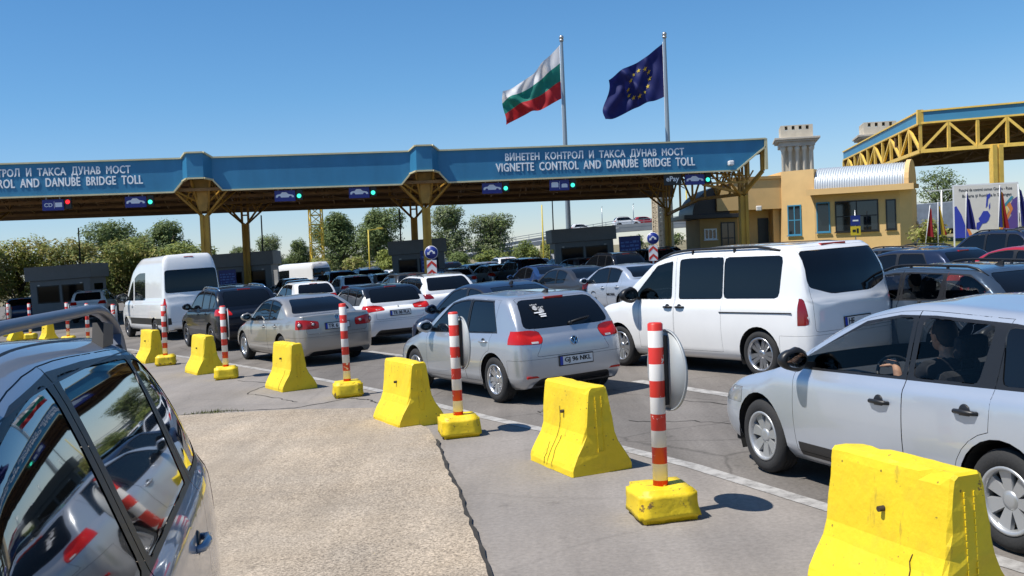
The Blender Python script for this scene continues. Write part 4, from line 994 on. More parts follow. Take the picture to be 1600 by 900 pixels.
# --- beige saloon
S_SAL = dict(L=4.55, W=1.78, fo=.89, wb=2.578, R=.316, rr=.205, tw=.205, tumble=.36, sill=.19, sedan=True, wheel='spoke', nsp=9,
    stations=std_stations(4.55, .89, 2.578, .70, .98, .955, .18, 1.385, -.35, 1.455, -1.02, 1.385, -1.62, 1.06, .90, .96, deck=1.05),
    wins=[(.76, .16, -.42, -.42), (-.50, -.50, -1.12, -.98, .05)],
    rear_glass=(.66, .52, 1.075, 1.365, -.98), rgr=.06,
    tails=[([(.40, .77), (1, .77), (1, .96), (.72, .965), (.40, .91)], -2.14, M_LAMP)],
    doors=[door_poly(.80, -.46, .27, True, None, .60, -.46), door_poly(-.46, -1.18, .27, True, rear_arch(2.578, .316, .09, .27, -1.2, .93), -.46, -1.12)],
    handles=[(-.26, .80), (-1.0, .82)], gate=roundpoly([(-.66, .66), (.66, .66), (.70, .98), (.66, 1.08), (-.66, 1.08), (-.70, .98)], .05, 2), gatelim=-1.7, bumper=.60, valance=.30,
    plate=(.80, 'TR 6'), platew=.21, platedx=-.10, head=None)
car_sal, sh_s = build_car('saloon_car', 'beige four door saloon with round lamps inside its red tail lights', 'car', 'cars queuing for the toll', S_SAL, P_BEIGE, pose(-6.33, 23.84, 122, (1.289, .86)), 2)

for sd in (1, -1):
    for yy, rr, mm in ((.78, .062, M_LAMPD), (.52, .052, M_LAMPD)):
        o_, M_ = tail_disc(car_sal, sh_s, sd*yy, .862, rr, mm, 'round_lamp', .010)
        b = MB().use(M_LAMPW).lathe([(.0005, .014), (rr*.5, .014), (rr*.55, .008)], 'z', 18, M_); b.build('lamp_centre', None, o_)
badge(car_sal, sh_s, .97, .05, [[(-.42, .74), (0, .04), (.42, .74)], [(-.78, .30), (-.36, -.70), (0, .0), (.36, -.70), (.78, .30)]])
# --- white hatch estate with black roof
S_WEST = dict(L=4.4, W=1.82, fo=.90, wb=2.66, R=.318, rr=.215, tw=.205, tumble=.36, sill=.19, wheel='spoke', nsp=5,
    stations=std_stations(4.4, .90, 2.66, .70, 1.0, .96, .16, 1.405, -.35, 1.475, -1.60, 1.41, -1.93, 1.0, .92, .98),
    wins=[(.80, .14, -.40, -.40), (-.47, -.47, -1.14, -1.12), (-1.19, -1.17, -1.72, -1.52, .06)],
    rear_glass=(.68, .58, 1.03, 1.36, -1.5), roofmat=P_BLACKP, tails=[([(.38, .84), (1, .80), (1, .97), (.60, .975), (.40, .93)], -1.80, M_LAMP, 0, [(.50, .86), (.60, .86), (.60, .88), (.50, .89)])],
    gate=roundpoly([(-.62, .62), (.62, .62), (.62, 1.40), (-.62, 1.40)], .05, 2), bumper=.58, valance=.36, plate=(.76, 'TR 08 PLA'), brake3=(-1.6, 1.40, .30), antenna=(-1.3, .22),
    doors=[door_poly(.80, -.44, .27, True, None, .60, -.44), door_poly(-.44, -1.2, .27, True, rear_arch(2.66, .318, .09, .27, -1.22, .95), -.44, -1.26)], handles=[(-.22, .80), (-1.0, .83)])
car_we, sh_we = build_car('hatchback_car', 'white hatchback with a black roof, plate TR 08 PLA', 'car', 'cars queuing for the toll', S_WEST, P_WHITE, pose(-3.05, 25.8, 117, (-1.6, 0)), 2)

loc, nn = sh_we.surf((-4, 0, .90), (1, 0, 0)); b = MB().use(M_CHROME); b.prism([(-.02, .85), (.0, .92), (.035, .95), (.03, .90), (.045, .87), (.02, .88), (.03, .84), (.0, .87)], 'x', loc.x-.012, loc.x+.004); b.build('emblem', None, car_we)
# --- black SUV
S_SUV = dict(L=4.50, W=1.84, fo=.92, wb=2.69, R=.345, rr=.225, tw=.225, tumble=.30, sill=.25, arch=.07, wheel='spoke', nsp=5, rimmat=M_RIMD, roofedge=.11,
    stations=std_stations(4.50, .92, 2.69, .86, 1.0, 1.10, .25, 1.60, -.3, 1.68, -1.65, 1.60, -1.98, 1.13, 1.05, 1.11),
    wins=[(.82, .22, -.36, -.36), (-.44, -.44, -1.12, -1.12), (-1.20, -1.20, -1.80, -1.58, .07)],
    rear_glass=(.66, .58, 1.15, 1.54, -1.5), tails=[([(.50, .93), (1, .93), (1, 1.10), (.56, 1.10)], -1.86, M_LAMP)], gate=roundpoly([(-.62, .70), (.62, .70), (.62, 1.58), (-.62, 1.58)], .05, 2),
    bumper=.66, valance=.45, plate=(.86, ''), brake3=(-1.7, 1.575, .34), rails=(.2, -1.6, .62, .05), skirt=.36,
    doors=[door_poly(.82, -.40, .40, True, None, .60, -.40), door_poly(-.40, -1.2, .40, True, rear_arch(2.69, .345, .11, .40, -1.22, 1.08), -.40, -1.3)], handles=[(-.2, .95), (-1.0, .97)])
car_suv, sh_suv = build_car('suv_car', 'black sport utility car with chrome roof rails between tall white van and beige saloon', 'car', 'cars queuing for the toll', dict(S_SUV, railmat=M_CHROME), P_BLACKP, pose(-9.48, 29.53, 121, (1.345, .9)), 2)

# --- tall white van
S_TALL = dict(L=5.93, W=2.02, fo=1.0, wb=3.66, R=.345, rr=.21, tw=.22, tumble=.10, sill=.30, wheel='cap', nsp=6, rimmat=M_RIMD, roofedge=.16, tail=0,
    stations=std_stations(5.93, 1.0, 3.66, 1.05, 1.85, 1.30, .95, 2.44, -.1, 2.76, -2.85, 2.75, -2.97, 1.45, 1.28, 1.30, wsbow=.2),
    wins=[(1.80, 1.12, .85, .85), (.68, .68, -.72, -.72)], wbot=.02, wtop=.32, blackdlo=False, rear_glass=(.87, .83, 1.52, 2.26, -2.3), rgr=.10,
    tails=[([(.86, .66), (1.2, .66), (1.2, 1.36), (.88, 1.36)], -2.90, M_LAMP, 0, [(.90, .70), (.96, .70), (.96, .78), (.90, .78)])], cladding=.0, band=(1.2, -3.1, .50, .72),
    bumper=.58, plate=(.80, ''), brake3=(-2.8, 2.66, .3), mirmat=M_TRIM, mirsize=1.7, mirpos=(1.35, 1.35), head=[(.60, .84), (1.3, .88), (1.3, 1.12), (.75, 1.05)], headlen=.55,
    doors=[door_poly(1.45, .72, .42, True, None, 1.2, .72)], handles=[(.85, 1.12)], antenna=(-2.5, .2))
van_t, sh_t = build_car('panel_van', 'tall white long van with dark rear window, between the far booths and the black SUV', 'van', 'cars queuing for the toll', S_TALL, P_WHITE, pose(-13.88, 36.72, 124, (1.83, 1.0)), 2)
# --- the dark people carrier parked close on the left, its front towards the viewer
S_MPV = dict(L=4.55, W=1.86, fo=.90, wb=2.70, R=.34, rr=.22, tw=.215, tumble=.40, roofcrown=0, sill=.20, roofedge=.13, wheel='twin', nsp=5,
    stations=std_stations(4.55, .90, 2.70, .94, 1.30, 1.20, .46, 1.77, -.35, 1.89, -1.74, 1.80, -2.12, 1.25, 1.165, 1.225, wsbow=.2),
    wins=[(1.16, .55, -.22, -.22), (-.36, -.36, -1.42, -1.36, .03), (-1.52, -1.47, -2.06, -1.88, .06)], windoor=[0, 1, None], wbot=.015, wtop=.03, pane_gap=.0008, pane_inset=.003,
    rear_glass=(.66, .58, 1.29, 1.73, -1.7), tails=[([(.62, .95), (1, .95), (1, 1.22), (.66, 1.22)], -2.05, M_LAMP)], gate=roundpoly([(-.66, .70), (.66, .70), (.64, 1.70), (-.64, 1.70)], .05, 2), bumper=.62,
    doors=[door_poly(1.05, -.29, .28, True, None, .75, -.29), door_poly(-.29, -1.45, .28, True, rear_arch(2.70, .33, .10, .28, -1.47, 1.08), -.29, -1.44)],
    handles=[(-.05, 1.02), (-1.13, 1.04)], plate=(.84, ''), mirsize=1.25, glass=mat('mirror_dark_glass', (.004, .006, .007), .012, spec=1.0, coat=1.0))
car_mpv, sh_m = build_car('people_carrier', 'dark slate blue people carrier with heavy roof rails, cut off by the frame at left', 'car', None, S_MPV, P_SLATE, TM(-1.88, 2.44, .034, rad(-78.1)), 3)
def heavy_rails(root, sh, x0, x1, yr, m):
    for sd in (1, -1):
        top, n = [], 26
        prof = [(-.02, -.014), (.02, -.014), (.027, .003), (.016, .019), (-.016, .019), (-.027, .003)]
        b = MB().use(m); rings = []
        for i in range(n+1):
            x = x0+(x1-x0)*i/n; loc, nn = sh.surf((x, sd*yr, 4), (0, 0, -1)); d = (x-x1)/.60; e = 1-max(0, 1-d)**2.0 if d < 1 else 1.0
            d2 = (x0-x)/.3; e2 = 1-max(0, 1-d2)**2.2 if d2 < 1 else 1.0
            em = min(e, e2); z = (loc.z+.010)*(1-em)+(1.925)*em; rings.append([b.v((x, sd*yr+py, z+pz)) for py, pz in prof])
        for A, B in zip(rings[:-1], rings[1:]):
            for k in range(6): b.f([A[k], A[(k+1) % 6], B[(k+1) % 6], B[k]], True)
        b.f(rings[0]); b.f(rings[-1][::-1]); ro = b.build('roof_rail', None, root)
        # the cast foot at each end, with its dark recess
        for xf, dr in ((x1, 1), (x0, -1)):
            l1, _ = sh.surf((xf+dr*.02, sd*yr, 4), (0, 0, -1)); l2, _ = sh.surf((xf+dr*.42, sd*yr, 4), (0, 0, -1)); l3, _ = sh.surf((xf+dr*.26, sd*yr, 4), (0, 0, -1))
            if dr < 0: continue
            f = MB().use(M_TRIM); f.prism([(xf+dr*.30, l2.z-.01), (xf+dr*.52, l2.z-.01), (xf+dr*.46, l2.z+.085), (xf+dr*.26, l3.z+.075)], 'y', sd*yr-.02, sd*yr+.02); f.build('rail_foot', None, ro)
            f = MB().use(m); f.prism([(xf, l1.z-.012), (xf+dr*.16, l3.z-.012), (xf+dr*.13, l3.z+.03), (xf+dr*.05, l1.z+.028)], 'y', sd*yr-.026, sd*yr+.026); f.build('rail_end', None, ro)
heavy_rails(car_mpv, sh_m, .35, -1.78, .60, mat('rail_blue_grey', (.075, .095, .14), .5, coat=.15))
b = MB().use(M_TRIM)
for sd in (1, -1):
    A, B = [], []
    for i in range(31):
        x = .42-2.2*i/30
        l0, n0 = sh_m.surf((x, sd*.545, 4), (0, 0, -1)); l1, n1 = sh_m.surf((x, sd*.655, 4), (0, 0, -1))
        A.append(b.v((x, l0.y, l0.z+.003))); B.append(b.v((x, l1.y, l1.z+.003)))
    for i in range(30): b.f([A[i], A[i+1], B[i+1], B[i]], True)
b.build('roof_channel', None, car_mpv)

# --- second silver saloon with lettered doors; dark blue estate with rails; navy fastback; white crossover
def repaint(root, old, new):
    for o in [root]+list(root.children_recursive):
        for s in getattr(o, 'material_slots', []):
            if s.material == old: s.link = 'OBJECT'; s.material = new
car_sil, sh_si = build_car('saloon_car', 'silver grey saloon with dark lettering on its doors, before the white passenger van', 'car', 'cars queuing for the toll', dict(S_SAL, plate=(.80, ''), platew=.42, platedx=.02, nsp=7), P_SILVERB, pose(3.75, 29.6, 118, (-1.0, 0)), 2)
for (tx, tz, hgt, bd) in ((.28, .56, .085, '~ ~ ~'), (-.75, .60, .07, '~ ~ ~ ~')):
    pass
b = MB().use(M_INK)
for sd in (1, -1):
    for cx_ in (.22,):
        pts = []
        for i in range(13):
            a = rad(20+140*i/12); loc, nn = sh_si.surf((cx_+.13*math.cos(a), sd*3, .60+.10*math.sin(a)), (0, -sd, 0)); pts.append(loc+nn*.006)
        b.path(pts, [.004+.012*math.sin(math.pi*i/12) for i in range(13)], 5)
b.build('door_emblem', None, car_sil)
for sd in (1, -1):
    for k, (x, z, s_, wd_) in enumerate(((.22, .50, .11, .34), (-.72, .62, .10, .44))):
        loc, nn = sh_si.surf((x, sd*3, z), (0, -sd, 0)); Mt = Matrix.Translation((loc.x, loc.y+sd*.012, loc.z)) @ Matrix.Rotation(math.pi if sd > 0 else 0, 4, 'Z') @ UP
        text('door_lettering', 'TKO' if k == 0 else 'MOBIL', s_, M_INK, car_sil, Mt, .001, .002, width=wd_)

S_EST2 = dict(S_EST, plate=(.72, ''), rails=(.15, -1.85, .60, .05), mirmat=P_BLUEG, handlemat=P_BLUEG, wheel='spoke', nsp=7, rimmat=M_RIM, band=None, H=1.44,
    glasses={(k, s): M_CLEAR if k else M_OPEN for k in (0, 1, 2) for s in (1, -1)},
    stations=std_stations(4.70, .92, 2.72, .72, 1.0, .955, .06, 1.36, -.45, 1.43, -1.80, 1.36, -2.15, 1.02, .92, .97))
S_EST2['L'] = 4.70; S_EST2['wb'] = 2.72
S_EST2['wins'] = [(.88, .04, -.42, -.42), (-.53, -.53, -1.22, -1.18), (-1.32, -1.29, -2.0, -1.82, .07)]
S_EST2['tails'] = [([(.52, .78), (1, .80), (1, .95), (.55, .95)], -2.02, M_LAMP)]; S_EST2['rear_glass'] = (.64, .56, 1.03, 1.31, -1.7)
car_est2, sh_e2 = build_car('estate_car', 'dark blue grey estate with roof rails, its driver resting an arm on the open window', 'car', 'cars queuing for the toll', S_EST2, P_BLUEG, pose(6.45, 14.4, 113, (-1.0, 0)), 2)
seats(car_est2, (-.12, -1.0), 1.8, 0, .26, (.62, .90), 1)
S_FAST = dict(S_SAL, plate=(.80, 'B 88 LUX'))
car_fast, _ = build_car('saloon_car', 'dark blue saloon in front of the silver hatchback', 'car', 'cars queuing for the toll', dict(S_FAST, plate=None, antenna=(-.9, .05), stations=std_stations(4.55, .89, 2.578, .72, .98, .98, .18, 1.43, -.35, 1.51, -1.02, 1.43, -1.62, 1.08, .92, .98, deck=1.07), rear_glass=(.66, .52, 1.10, 1.41, -.98)), P_NAVY, pose(-.02, 19.4, 121, (-.9, 0)), 1)
S_CROSS = dict(S_WEST, W=1.84, roofmat=None, plate=(.80, ''), rails=(.1, -1.5, .62, .05), antenna=None, brake3=None,
    stations=std_stations(4.4, .90, 2.66, .78, 1.0, 1.02, .16, 1.49, -.35, 1.56, -1.60, 1.50, -1.95, 1.05, .98, 1.04),
    rear_glass=(.70, .60, 1.08, 1.46, -1.5), tails=[([(.58, .86), (1, .86), (1, 1.0), (.64, 1.0)], -1.82, M_LAMPD)])
S_CROSS['roofmat'] = P_WHITE
car_cross, _ = build_car('crossover_car', 'white crossover ahead of the white hatchback with a black roof', 'car', 'cars queuing for the toll', S_CROSS, P_WHITE, pose(-1.95, 30.2, 116, (-1.6, 0)), 1)
# --- plainer stock for the crowd farther up the queue
far = {}
def proto(kind, S, nm, lab, pm, M): 
    r, _ = build_car(nm, lab, 'car', 'cars queuing for the toll', S, pm, M, 0); far[kind] = (r, pm, nm); return r
S0 = lambda S, **k: dict({a: b for a, b in S.items() if a not in ('plate', 'band', 'antenna', 'wiper', 'rg_poly')}, glasses={}, wsglass=M_GLASS, **k)
FAR = [
 # kind, x, y, heading, paint, label
 ('sal', 2.43, 31.9, 117, P_GREYD, 'dark grey saloon between dark blue saloon and the lettered silver saloon'),
 ('hatch', -7.72, 39.4, 118, P_WHITE, 'white hatchback just beyond the beige saloon roof'),
 ('suv', .95, 53.4, 110, P_BLACKP, 'black sport utility car with a bright reflection, ahead of the dark blue saloons'),
 ('sal', 1.57, 40.3, 114, P_DBLUE, 'deep blue saloon partly hidden behind the dark grey saloon'),
 ('sal', 5.5, 64.6, 106, P_WHITE, 'small white saloon below the grey booth nearest the blue board'),
 ('suv', 7.7, 53.0, 112, P_GREYD, 'charcoal sport utility car before the round arrow sign next to the white van roof'),
 ('est', -6.6, 53.5, 112, P_GREYS, 'silver grey estate, tallest of the group left of the central booth'),
 ('hatch', -4.34, 44.1, 112, P_GREYD, 'mid grey hatchback whose roof shows above the white hatchback'),
 ('suv', -22.0, 53.5, 102, P_WHITE, 'white sport utility car with black rear glass beside the far left booth'),
 ('hatch', -29.2, 61.0, 112, P_DBLUE, 'blue hatchback at the left edge of the far left booth'),
 ('hatch', 9.3, 21.7, 118, P_NAVY, 'navy hatchback beyond the dark estate with roof rails'),
 ('est', 11.0, 27.5, 116, P_BLUEG, 'blue grey estate right of the white passenger van rear glass'),
 ('suv', 13.9, 27.3, 108, P_NAVY, 'navy sport utility car below the billboard'),
 ('sal', 10.6, 19.2, 112, P_RED, 'red saloon at the right edge of the frame'),
 ('hatch', -2.0, 62.5, 110, P_WHITE, 'white hatchback in the bunch right of the central booth'),
 ('est', -.75, 57.5, 110, P_GREYS, 'grey estate with red lamps among the cars right of the central booth'),
 ('suv', -4.2, 70.5, 108, P_BLACKP, 'black sport utility car nearest the right side of the central booth'),
 ('hatch', -6.3, 76.5, 108, P_RED, 'dark red hatchback in the far bunch behind the white crossover'),
 ('sal', 3.4, 60.5, 108, P_GREYD, 'dark saloon in the line before the wide grey booth'),
 ('hatch', 1.9, 71.0, 106, P_BLUEG, 'blue grey hatchback at the head of the line right of the trees'),
 ('suv', -.3, 80.0, 106, P_WHITE, 'white sport utility car at the head of its lane, far beyond the grey estate'),
 ('suv', 13.0, 62.0, 112, P_BLACKP, 'black sport utility car with a red lamp, before the yellow building'),
 ('sal', 10.9, 68.0, 110, P_BLACKP, 'black saloon between the round arrow sign and the yellow taxi'),
 ('sal', 17.3, 84.0, 110, P_YEL, 'yellow taxi seen past the brown column of the toll canopy'),
 ('suv', -15.6, 62.0, 112, P_BLACKP, 'black sport utility car before the booth left of the yellow mast'),
 ('est', -13.0, 50.0, 114, P_GREYD, 'dark estate with a red brake lamp beyond the black SUV'),
 ('hatch', -12.0, 57.0, 112, P_SILVER, 'silver hatchback in the dark group below the white minibus'),
 ('suv', -10.3, 62.0, 112, P_NAVY, 'dark blue sport utility car in the group right of the white minibus'),
 ('sal', -9.7, 48.0, 114, P_GREYS, 'warm grey saloon left of the silver grey estate'),
 ('hatch', -7.7, 50.5, 112, P_WHITE, 'white hatchback squeezed in left of the silver grey estate'),
 ('suv', -8.4, 61.0, 112, P_BLACKP, 'black sport utility car just beyond the silver grey estate'),
 ('est', -10.3, 37.0, 118, P_SILVER, 'silver estate half hidden beyond the black SUV'),
 ('suv', 5.0, 46.0, 114, P_BLACKP, 'black sport utility car ahead of the lettered silver saloon'),
 ('hatch', 3.9, 52.5, 112, P_GREYD, 'dark grey hatchback with a pale rear window reflection, ahead of the dark grey saloon'),
 ('sal', 9.7, 45.0, 114, P_GREYD, 'grey saloon hidden mostly behind the white passenger van'),
 ('hatch', -20.6, 66.0, 112, P_GREYS, 'grey hatchback passing between the two left booths'),
 ('sal', 7.6, 38.5, 115, P_BLACKP, 'black saloon behind the bonnet of the white passenger van'),
 ('est', -2.9, 53.0, 111, P_SILVER, 'silver estate at the foot of the round arrow sign by the central booth'),
 ('hatch', -1.6, 72.5, 108, P_SILVER, 'silver hatchback two lengths beyond the grey estate'),
 ('sal', .6, 66.0, 108, P_WHITE, 'white saloon ahead of the grey estate with red lamps'),
 ('est', 5.6, 55.5, 110, P_BLUEG, 'blue grey estate in front of the small white saloon'),
 ('suv', 9.2, 60.5, 110, P_BLACKP, 'black sport utility car under the blue printed board'),
 ('suv', -13.4, 70.0, 112, P_GREYD, 'grey sport utility car beside the white minibus'),
 ('hatch', -11.6, 44.6, 116, P_GREYD, 'dark hatchback between silver estate and white hatchback at left centre'),
 ('sal', -15.0, 55.0, 113, P_GREYS, 'grey saloon at the feet of the booth beyond the tall white van'),
 ('est', -8.0, 72.0, 110, P_WHITE, 'white estate in the far rank below the lime bushes'),
 ('suv', -11.0, 80.0, 108, P_GREYS, 'grey sport utility car in the last rank below the lamp post'),
 ('hatch', 4.4, 74.0, 106, P_WHITE, 'white hatchback leaving past the wide-eaved booth'),
 ('sal', 12.6, 52.0, 113, P_GREYD, 'dark grey saloon hidden behind the rear roof of the white passenger van'),
]
PR = {'hatch': S0(S_HATCH), 'sal': S0(S_SAL), 'suv': S0(S_SUV), 'est': S0(dict(S_EST2, rails=(.15, -1.85, .60, .05)))}
PN = {'hatch': 'hatchback_car', 'sal': 'saloon_car', 'suv': 'suv_car', 'est': 'estate_car'}
for kind, x, y, hd, pm, lab in FAR:
    M = pose(x, y, hd, (-1.2, 0))
    if kind not in far: proto(kind, PR[kind], PN[kind], lab, pm, M)
    else:
        src, opm, nm = far[kind]; c = copy_thing(src, M, lab); repaint(c, opm, pm); c.name = nm
r, _ = build_car('minibus', 'white minibus roof standing above the dark cars left of the yellow mast', 'van', 'cars queuing for the toll', S0(dict(S_TALL, rg_poly=None, H=2.4)), P_WHITE, pose(-13.9, 70.0, 146, (-1.5, 0)) @ Matrix.Diagonal((1, 1, .84, 1)), 0)
# ------------------------------------------------------------------ toll canopy (its own level frame: u along the fascia, v into depth, w up)
M_FASC = mat('fascia_blue', (.036, .195, .355), .45, var=.10, vscale=1.1, spec=.4, stretch=(1, 1, .22)); M_FASC2 = mat('fascia_light_blue', (.05, .22, .38), .45, var=.06, vscale=.6)
M_TRIMY = mat('cream_edge_trim', (.62, .55, .33), .5, var=.08); M_COLY = mat('column_ochre', (.50, .27, .022), .5, var=.18, vscale=1.2); M_STEELY = mat('truss_ochre', (.40, .21, .03), .55, var=.2)
M_YELT = mat('truss_yellow', (.76, .50, .10), .5, var=.12); M_DECK = mat('canopy_deck_brown', (.17, .10, .05), .8, var=.25, vscale=.8); M_PURL = mat('purlin_brown', (.28, .16, .065), .7, var=.2)
M_WLET = mat('white_letters', (.88, .89, .90), .5); M_SIGNB = mat('sign_blue', (.012, .03, .22), .4); M_NAVYP = mat('lane_sign_navy', (.014, .022, .22), .35)
M_BOOTH = mat('booth_grey', (.19, .20, .215), .55, var=.06); M_BGLASS = mat('booth_glass', (.006, .007, .009), .04, spec=.12)
M_BOOTHD = mat('booth_dark', (.035, .038, .043), .6); M_SIGNW = mat('sign_white', (.75, .75, .74), .5)
CAN = LEVEL @ Matrix.Translation((0, 48, 0)) @ Matrix.Rotation(rad(5), 4, 'Z')
canopy = empty('toll_canopy', CAN, 'long blue and ochre toll canopy with white lettering across its front', 'toll canopy')
U0, U1 = -36., 12.41; BAYS = [-28.0, -14.15, -3.86]; DEP = 18.
# the outline of the fascia's lower and upper edge, with a raised bay proud of the front at each column
def fascia():
    top, bot, dep = [], [], []
    P = [(U0, 6.85, 5.40, 0)]
    for c in BAYS:
        P += [(c-1.08, 6.85, 5.40, 0), (c-.66, 6.85, 5.88, -.02), (c-.36, 7.05, 5.96, -.50), (c+.36, 7.05, 5.96, -.50), (c+.66, 6.85, 5.90, -.02), (c+1.08, 6.85, 5.42, 0)]
    P += [(10.95, 6.90, 5.52, 0), (12.05, 6.92, 6.36, 0), (U1, 6.93, 6.62, 0)]
    return P
FP = fascia(); b = MB().use(M_FASC)
for (u0, t0, b0, d0), (u1, t1, b1, d1) in zip(FP[:-1], FP[1:]):
    b.poly([(u0, d0, b0), (u1, d1, b1), (u1, d1, t1), (u0, d0, t0)]); b.poly([(u0, d0+.12, b0), (u0, d0+.12, t0), (u1, d1+.12, t1), (u1, d1+.12, b1)])
    b.poly([(u0, d0, b0), (u0, d0+.12, b0), (u1, d1+.12, b1), (u1, d1, b1)]); b.poly([(u0, d0, t0), (u1, d1, t1), (u1, d1+.12, t1), (u0, d0+.12, t0)])
b.poly([(U1, 0, 6.62), (U1, .12, 6.62), (U1, .12, 6.93), (U1, 0, 6.93)])
b.build('fascia', None, canopy)
b = MB().use(M_TRIMY)
for (u0, t0, b0, d0), (u1, t1, b1, d1) in zip(FP[:-1], FP[1:]):
    b.bar((u0, d0-.0, t0+.035), (u1, d1-.0, t1+.035), .16, .07); b.bar((u0, d0-.0, b0-.035), (u1, d1-.0, b1-.035), .14, .07)
b.bar((U1, 0, 5.5), (U1, 0, 6.97), .14, .14)
b.build('fascia_trim', None, canopy)
# side and rear edge
b = MB().use(M_DECK); b.box(U1-.06, U1, .2, DEP, 6.3, 6.85); b.box(U0, U1, DEP-.1, DEP, 5.2, 6.6); b.build('rear_fascia', None, canopy)
# folded deck: underside of the roof, with purlins across and along
b = MB().use(M_DECK)
nd = 60
for i in range(nd):
    v0, v1 = .3+(DEP-.5)*i/nd, .3+(DEP-.5)*(i+1)/nd; vm = (v0+v1)/2; z0, z1 = (6.55, 6.47)
    for a, c, za, zc in ((v0, vm, 6.55, 6.46), (vm, v1, 6.46, 6.55)): b.poly([(U0, a, za), (U1-.07, a, za), (U1-.07, c, zc), (U0, c, zc)])
b.poly([(U0, .14, 6.78), (U1-.07, .14, 6.78), (U1-.07, DEP-.1, 6.7), (U0, DEP-.1, 6.7)])
b.build('roof_deck', None, canopy)
b = MB().use(M_PURL)
for k in range(10): v = .6+k*1.88; b.box(U0, 9.2 if k > 1 else 9.6, v-.07, v+.07, 5.42 if k % 3 == 0 else 5.95, 5.56 if k % 3 == 0 else 6.15)
rnd = random.Random(5)
for k in range(24):
    u = U0+1.2+k*1.95
    for j in range(9):
        v = .6+j*1.88; s_ = 1 if (j+k) % 2 else -1
        b.tube((u, v, 6.35 if s_ > 0 else 5.5), (u, v+1.88, 5.5 if s_ > 0 else 6.35), .035, n=6)
    if k % 2: b.tube((u, .6, 5.5), (u+1.95, 4.36, 5.5), .03, n=5); b.tube((u+1.95, 4.36, 5.5), (u, 8.1, 5.5), .03, n=5); b.tube((u, 8.1, 5.5), (u+1.95, 13.7, 5.5), .03, n=5)
b.build('roof_truss', None, canopy)
# columns with splayed heads
COLS = [(c, 1.1) for c in BAYS]+[(11.59, 1.1)]+[(-29.3, 13.2), (-14.3, 13.2), (-4.5, 13.2), (10.75, 13.2)]
for (u, v) in COLS:
    b = MB().use(M_COLY); g = -.0+.033*u-.3
    b.box(u-.20, u-.05, v-.17, v+.17, g, 4.35); b.box(u+.05, u+.20, v-.17, v+.17, g, 4.35); b.box(u-.05, u+.05, v-.12, v+.12, g, 4.3); b.box(u-.26, u+.26, v-.22, v+.22, g, g+.6)
    b.build('column', None, canopy)
    h = MB().use(M_STEELY); R_ = 1.35; F_ = .62
    for du, dv in ((-1, -1), (1, -1), (-1, 1), (1, 1)):
        if u > 9 and du > 0: continue
        ro = R_ if (dv > 0 or v > 2) else F_; e = ro/R_
        h.tube((u+du*.12, v+dv*.1, 4.3), (u+du*R_, v+dv*ro, 5.6), .06, n=8); h.tube((u+du*R_, v+dv*ro, 5.6), (u+du*R_, v+dv*ro, 6.5), .05, n=8); h.tube((u, v, 5.3), (u+du*R_, v+dv*ro, 5.6), .04, n=6)
        h.tube((u+du*R_*.55, v+dv*ro*.55, 4.95), (u+du*.2, v+dv*.2, 6.4), .04, n=6)
    h.bar((u-.18, v, 4.3), (u-.18, v, 6.5), .12); h.bar((u+.18, v, 4.3), (u+.18, v, 6.5), .12)
    for z in (4.8, 5.3, 5.8): h.bar((u-.18, v, z), (u+.18, v, z), .08)
    if v < 2 and u < 9:                       # plated gusset behind each bay
        h.prism([(u-.42, 5.95), (u+.42, 5.95), (u+.16, 4.5), (u-.16, 4.5)], 'y', v-.30, v-.26)
        for du in (-1, 1): h.bar((u+du*.42, v-.6, 5.95), (u+du*.18, v-.05, 4.5), .09); h.bar((u+du*1.0, -.0, 5.4), (u+du*.2, v, 4.9), .07)
    h.build('column_head', None, canopy)
# open truss along the right end, seen under the fascia
b = MB().use(M_STEELY); ue = 11.6
b.bar((ue, .3, 5.2), (ue, .3, 6.2), .14); b.bar((U1-.1, .25, 5.45), (U1-.1, .25, 6.6), .17); b.bar((ue, 1.1, 4.42), (U1-.1, .25, 5.45), .16); b.bar((ue, 1.1, 4.42), (ue-.6, 7.0, 4.5), .16); b.bar((ue-.6, 7., 4.5), (10.75, 13.2, 3.9), .15); b.bar((ue, 1.1, 6.2), (10.75, 13.2, 6.2), .14)
pts = [(11.58, 1.1), (11.46, 2.8), (11.34, 4.5), (11.2, 6.4), (11.06, 8.4), (10.92, 10.6), (10.75, 13.2)]
for i, (u, v) in enumerate(pts):
    zb_ = 4.45 if v < 7.1 else 4.5-(v-7)/6.2*.6
    b.bar((u, v, zb_), (u, v, 6.2), .10)
    if i < len(pts)-1:
        u2, v2 = pts[i+1]; z2 = 4.45 if v2 < 7.1 else 4.5-(v2-7)/6.2*.6
        b.bar((u, v, 6.2 if i % 2 else zb_), (u2, v2, z2 if i % 2 else 6.2), .085)
b.bar((ue-2.2, .35, 4.9), (ue, 1.1, 4.45), .12); b.bar((ue-2.2, .35, 5.5), (ue-2.2, .35, 4.9), .09); b.bar((ue-2.2, .35, 4.9), (ue-3.2, .4, 5.5), .09)
for k in range(5): b.bar((8.4+k*.7, .4, 5.5), (8.75+k*.7, .4, 4.95), .06); b.bar((8.75+k*.7, .4, 4.95), (9.1+k*.7, .4, 5.5), .06)
b.bar((8.2, .4, 4.95), (11.5, .4, 4.95), .09)
b.build('end_truss', None, canopy)
b = MB().use(M_SIGNW); b.box(10.5, 10.75, -.35, -.05, 5.72, 5.95, .05); b.build('camera_housing', None, canopy)
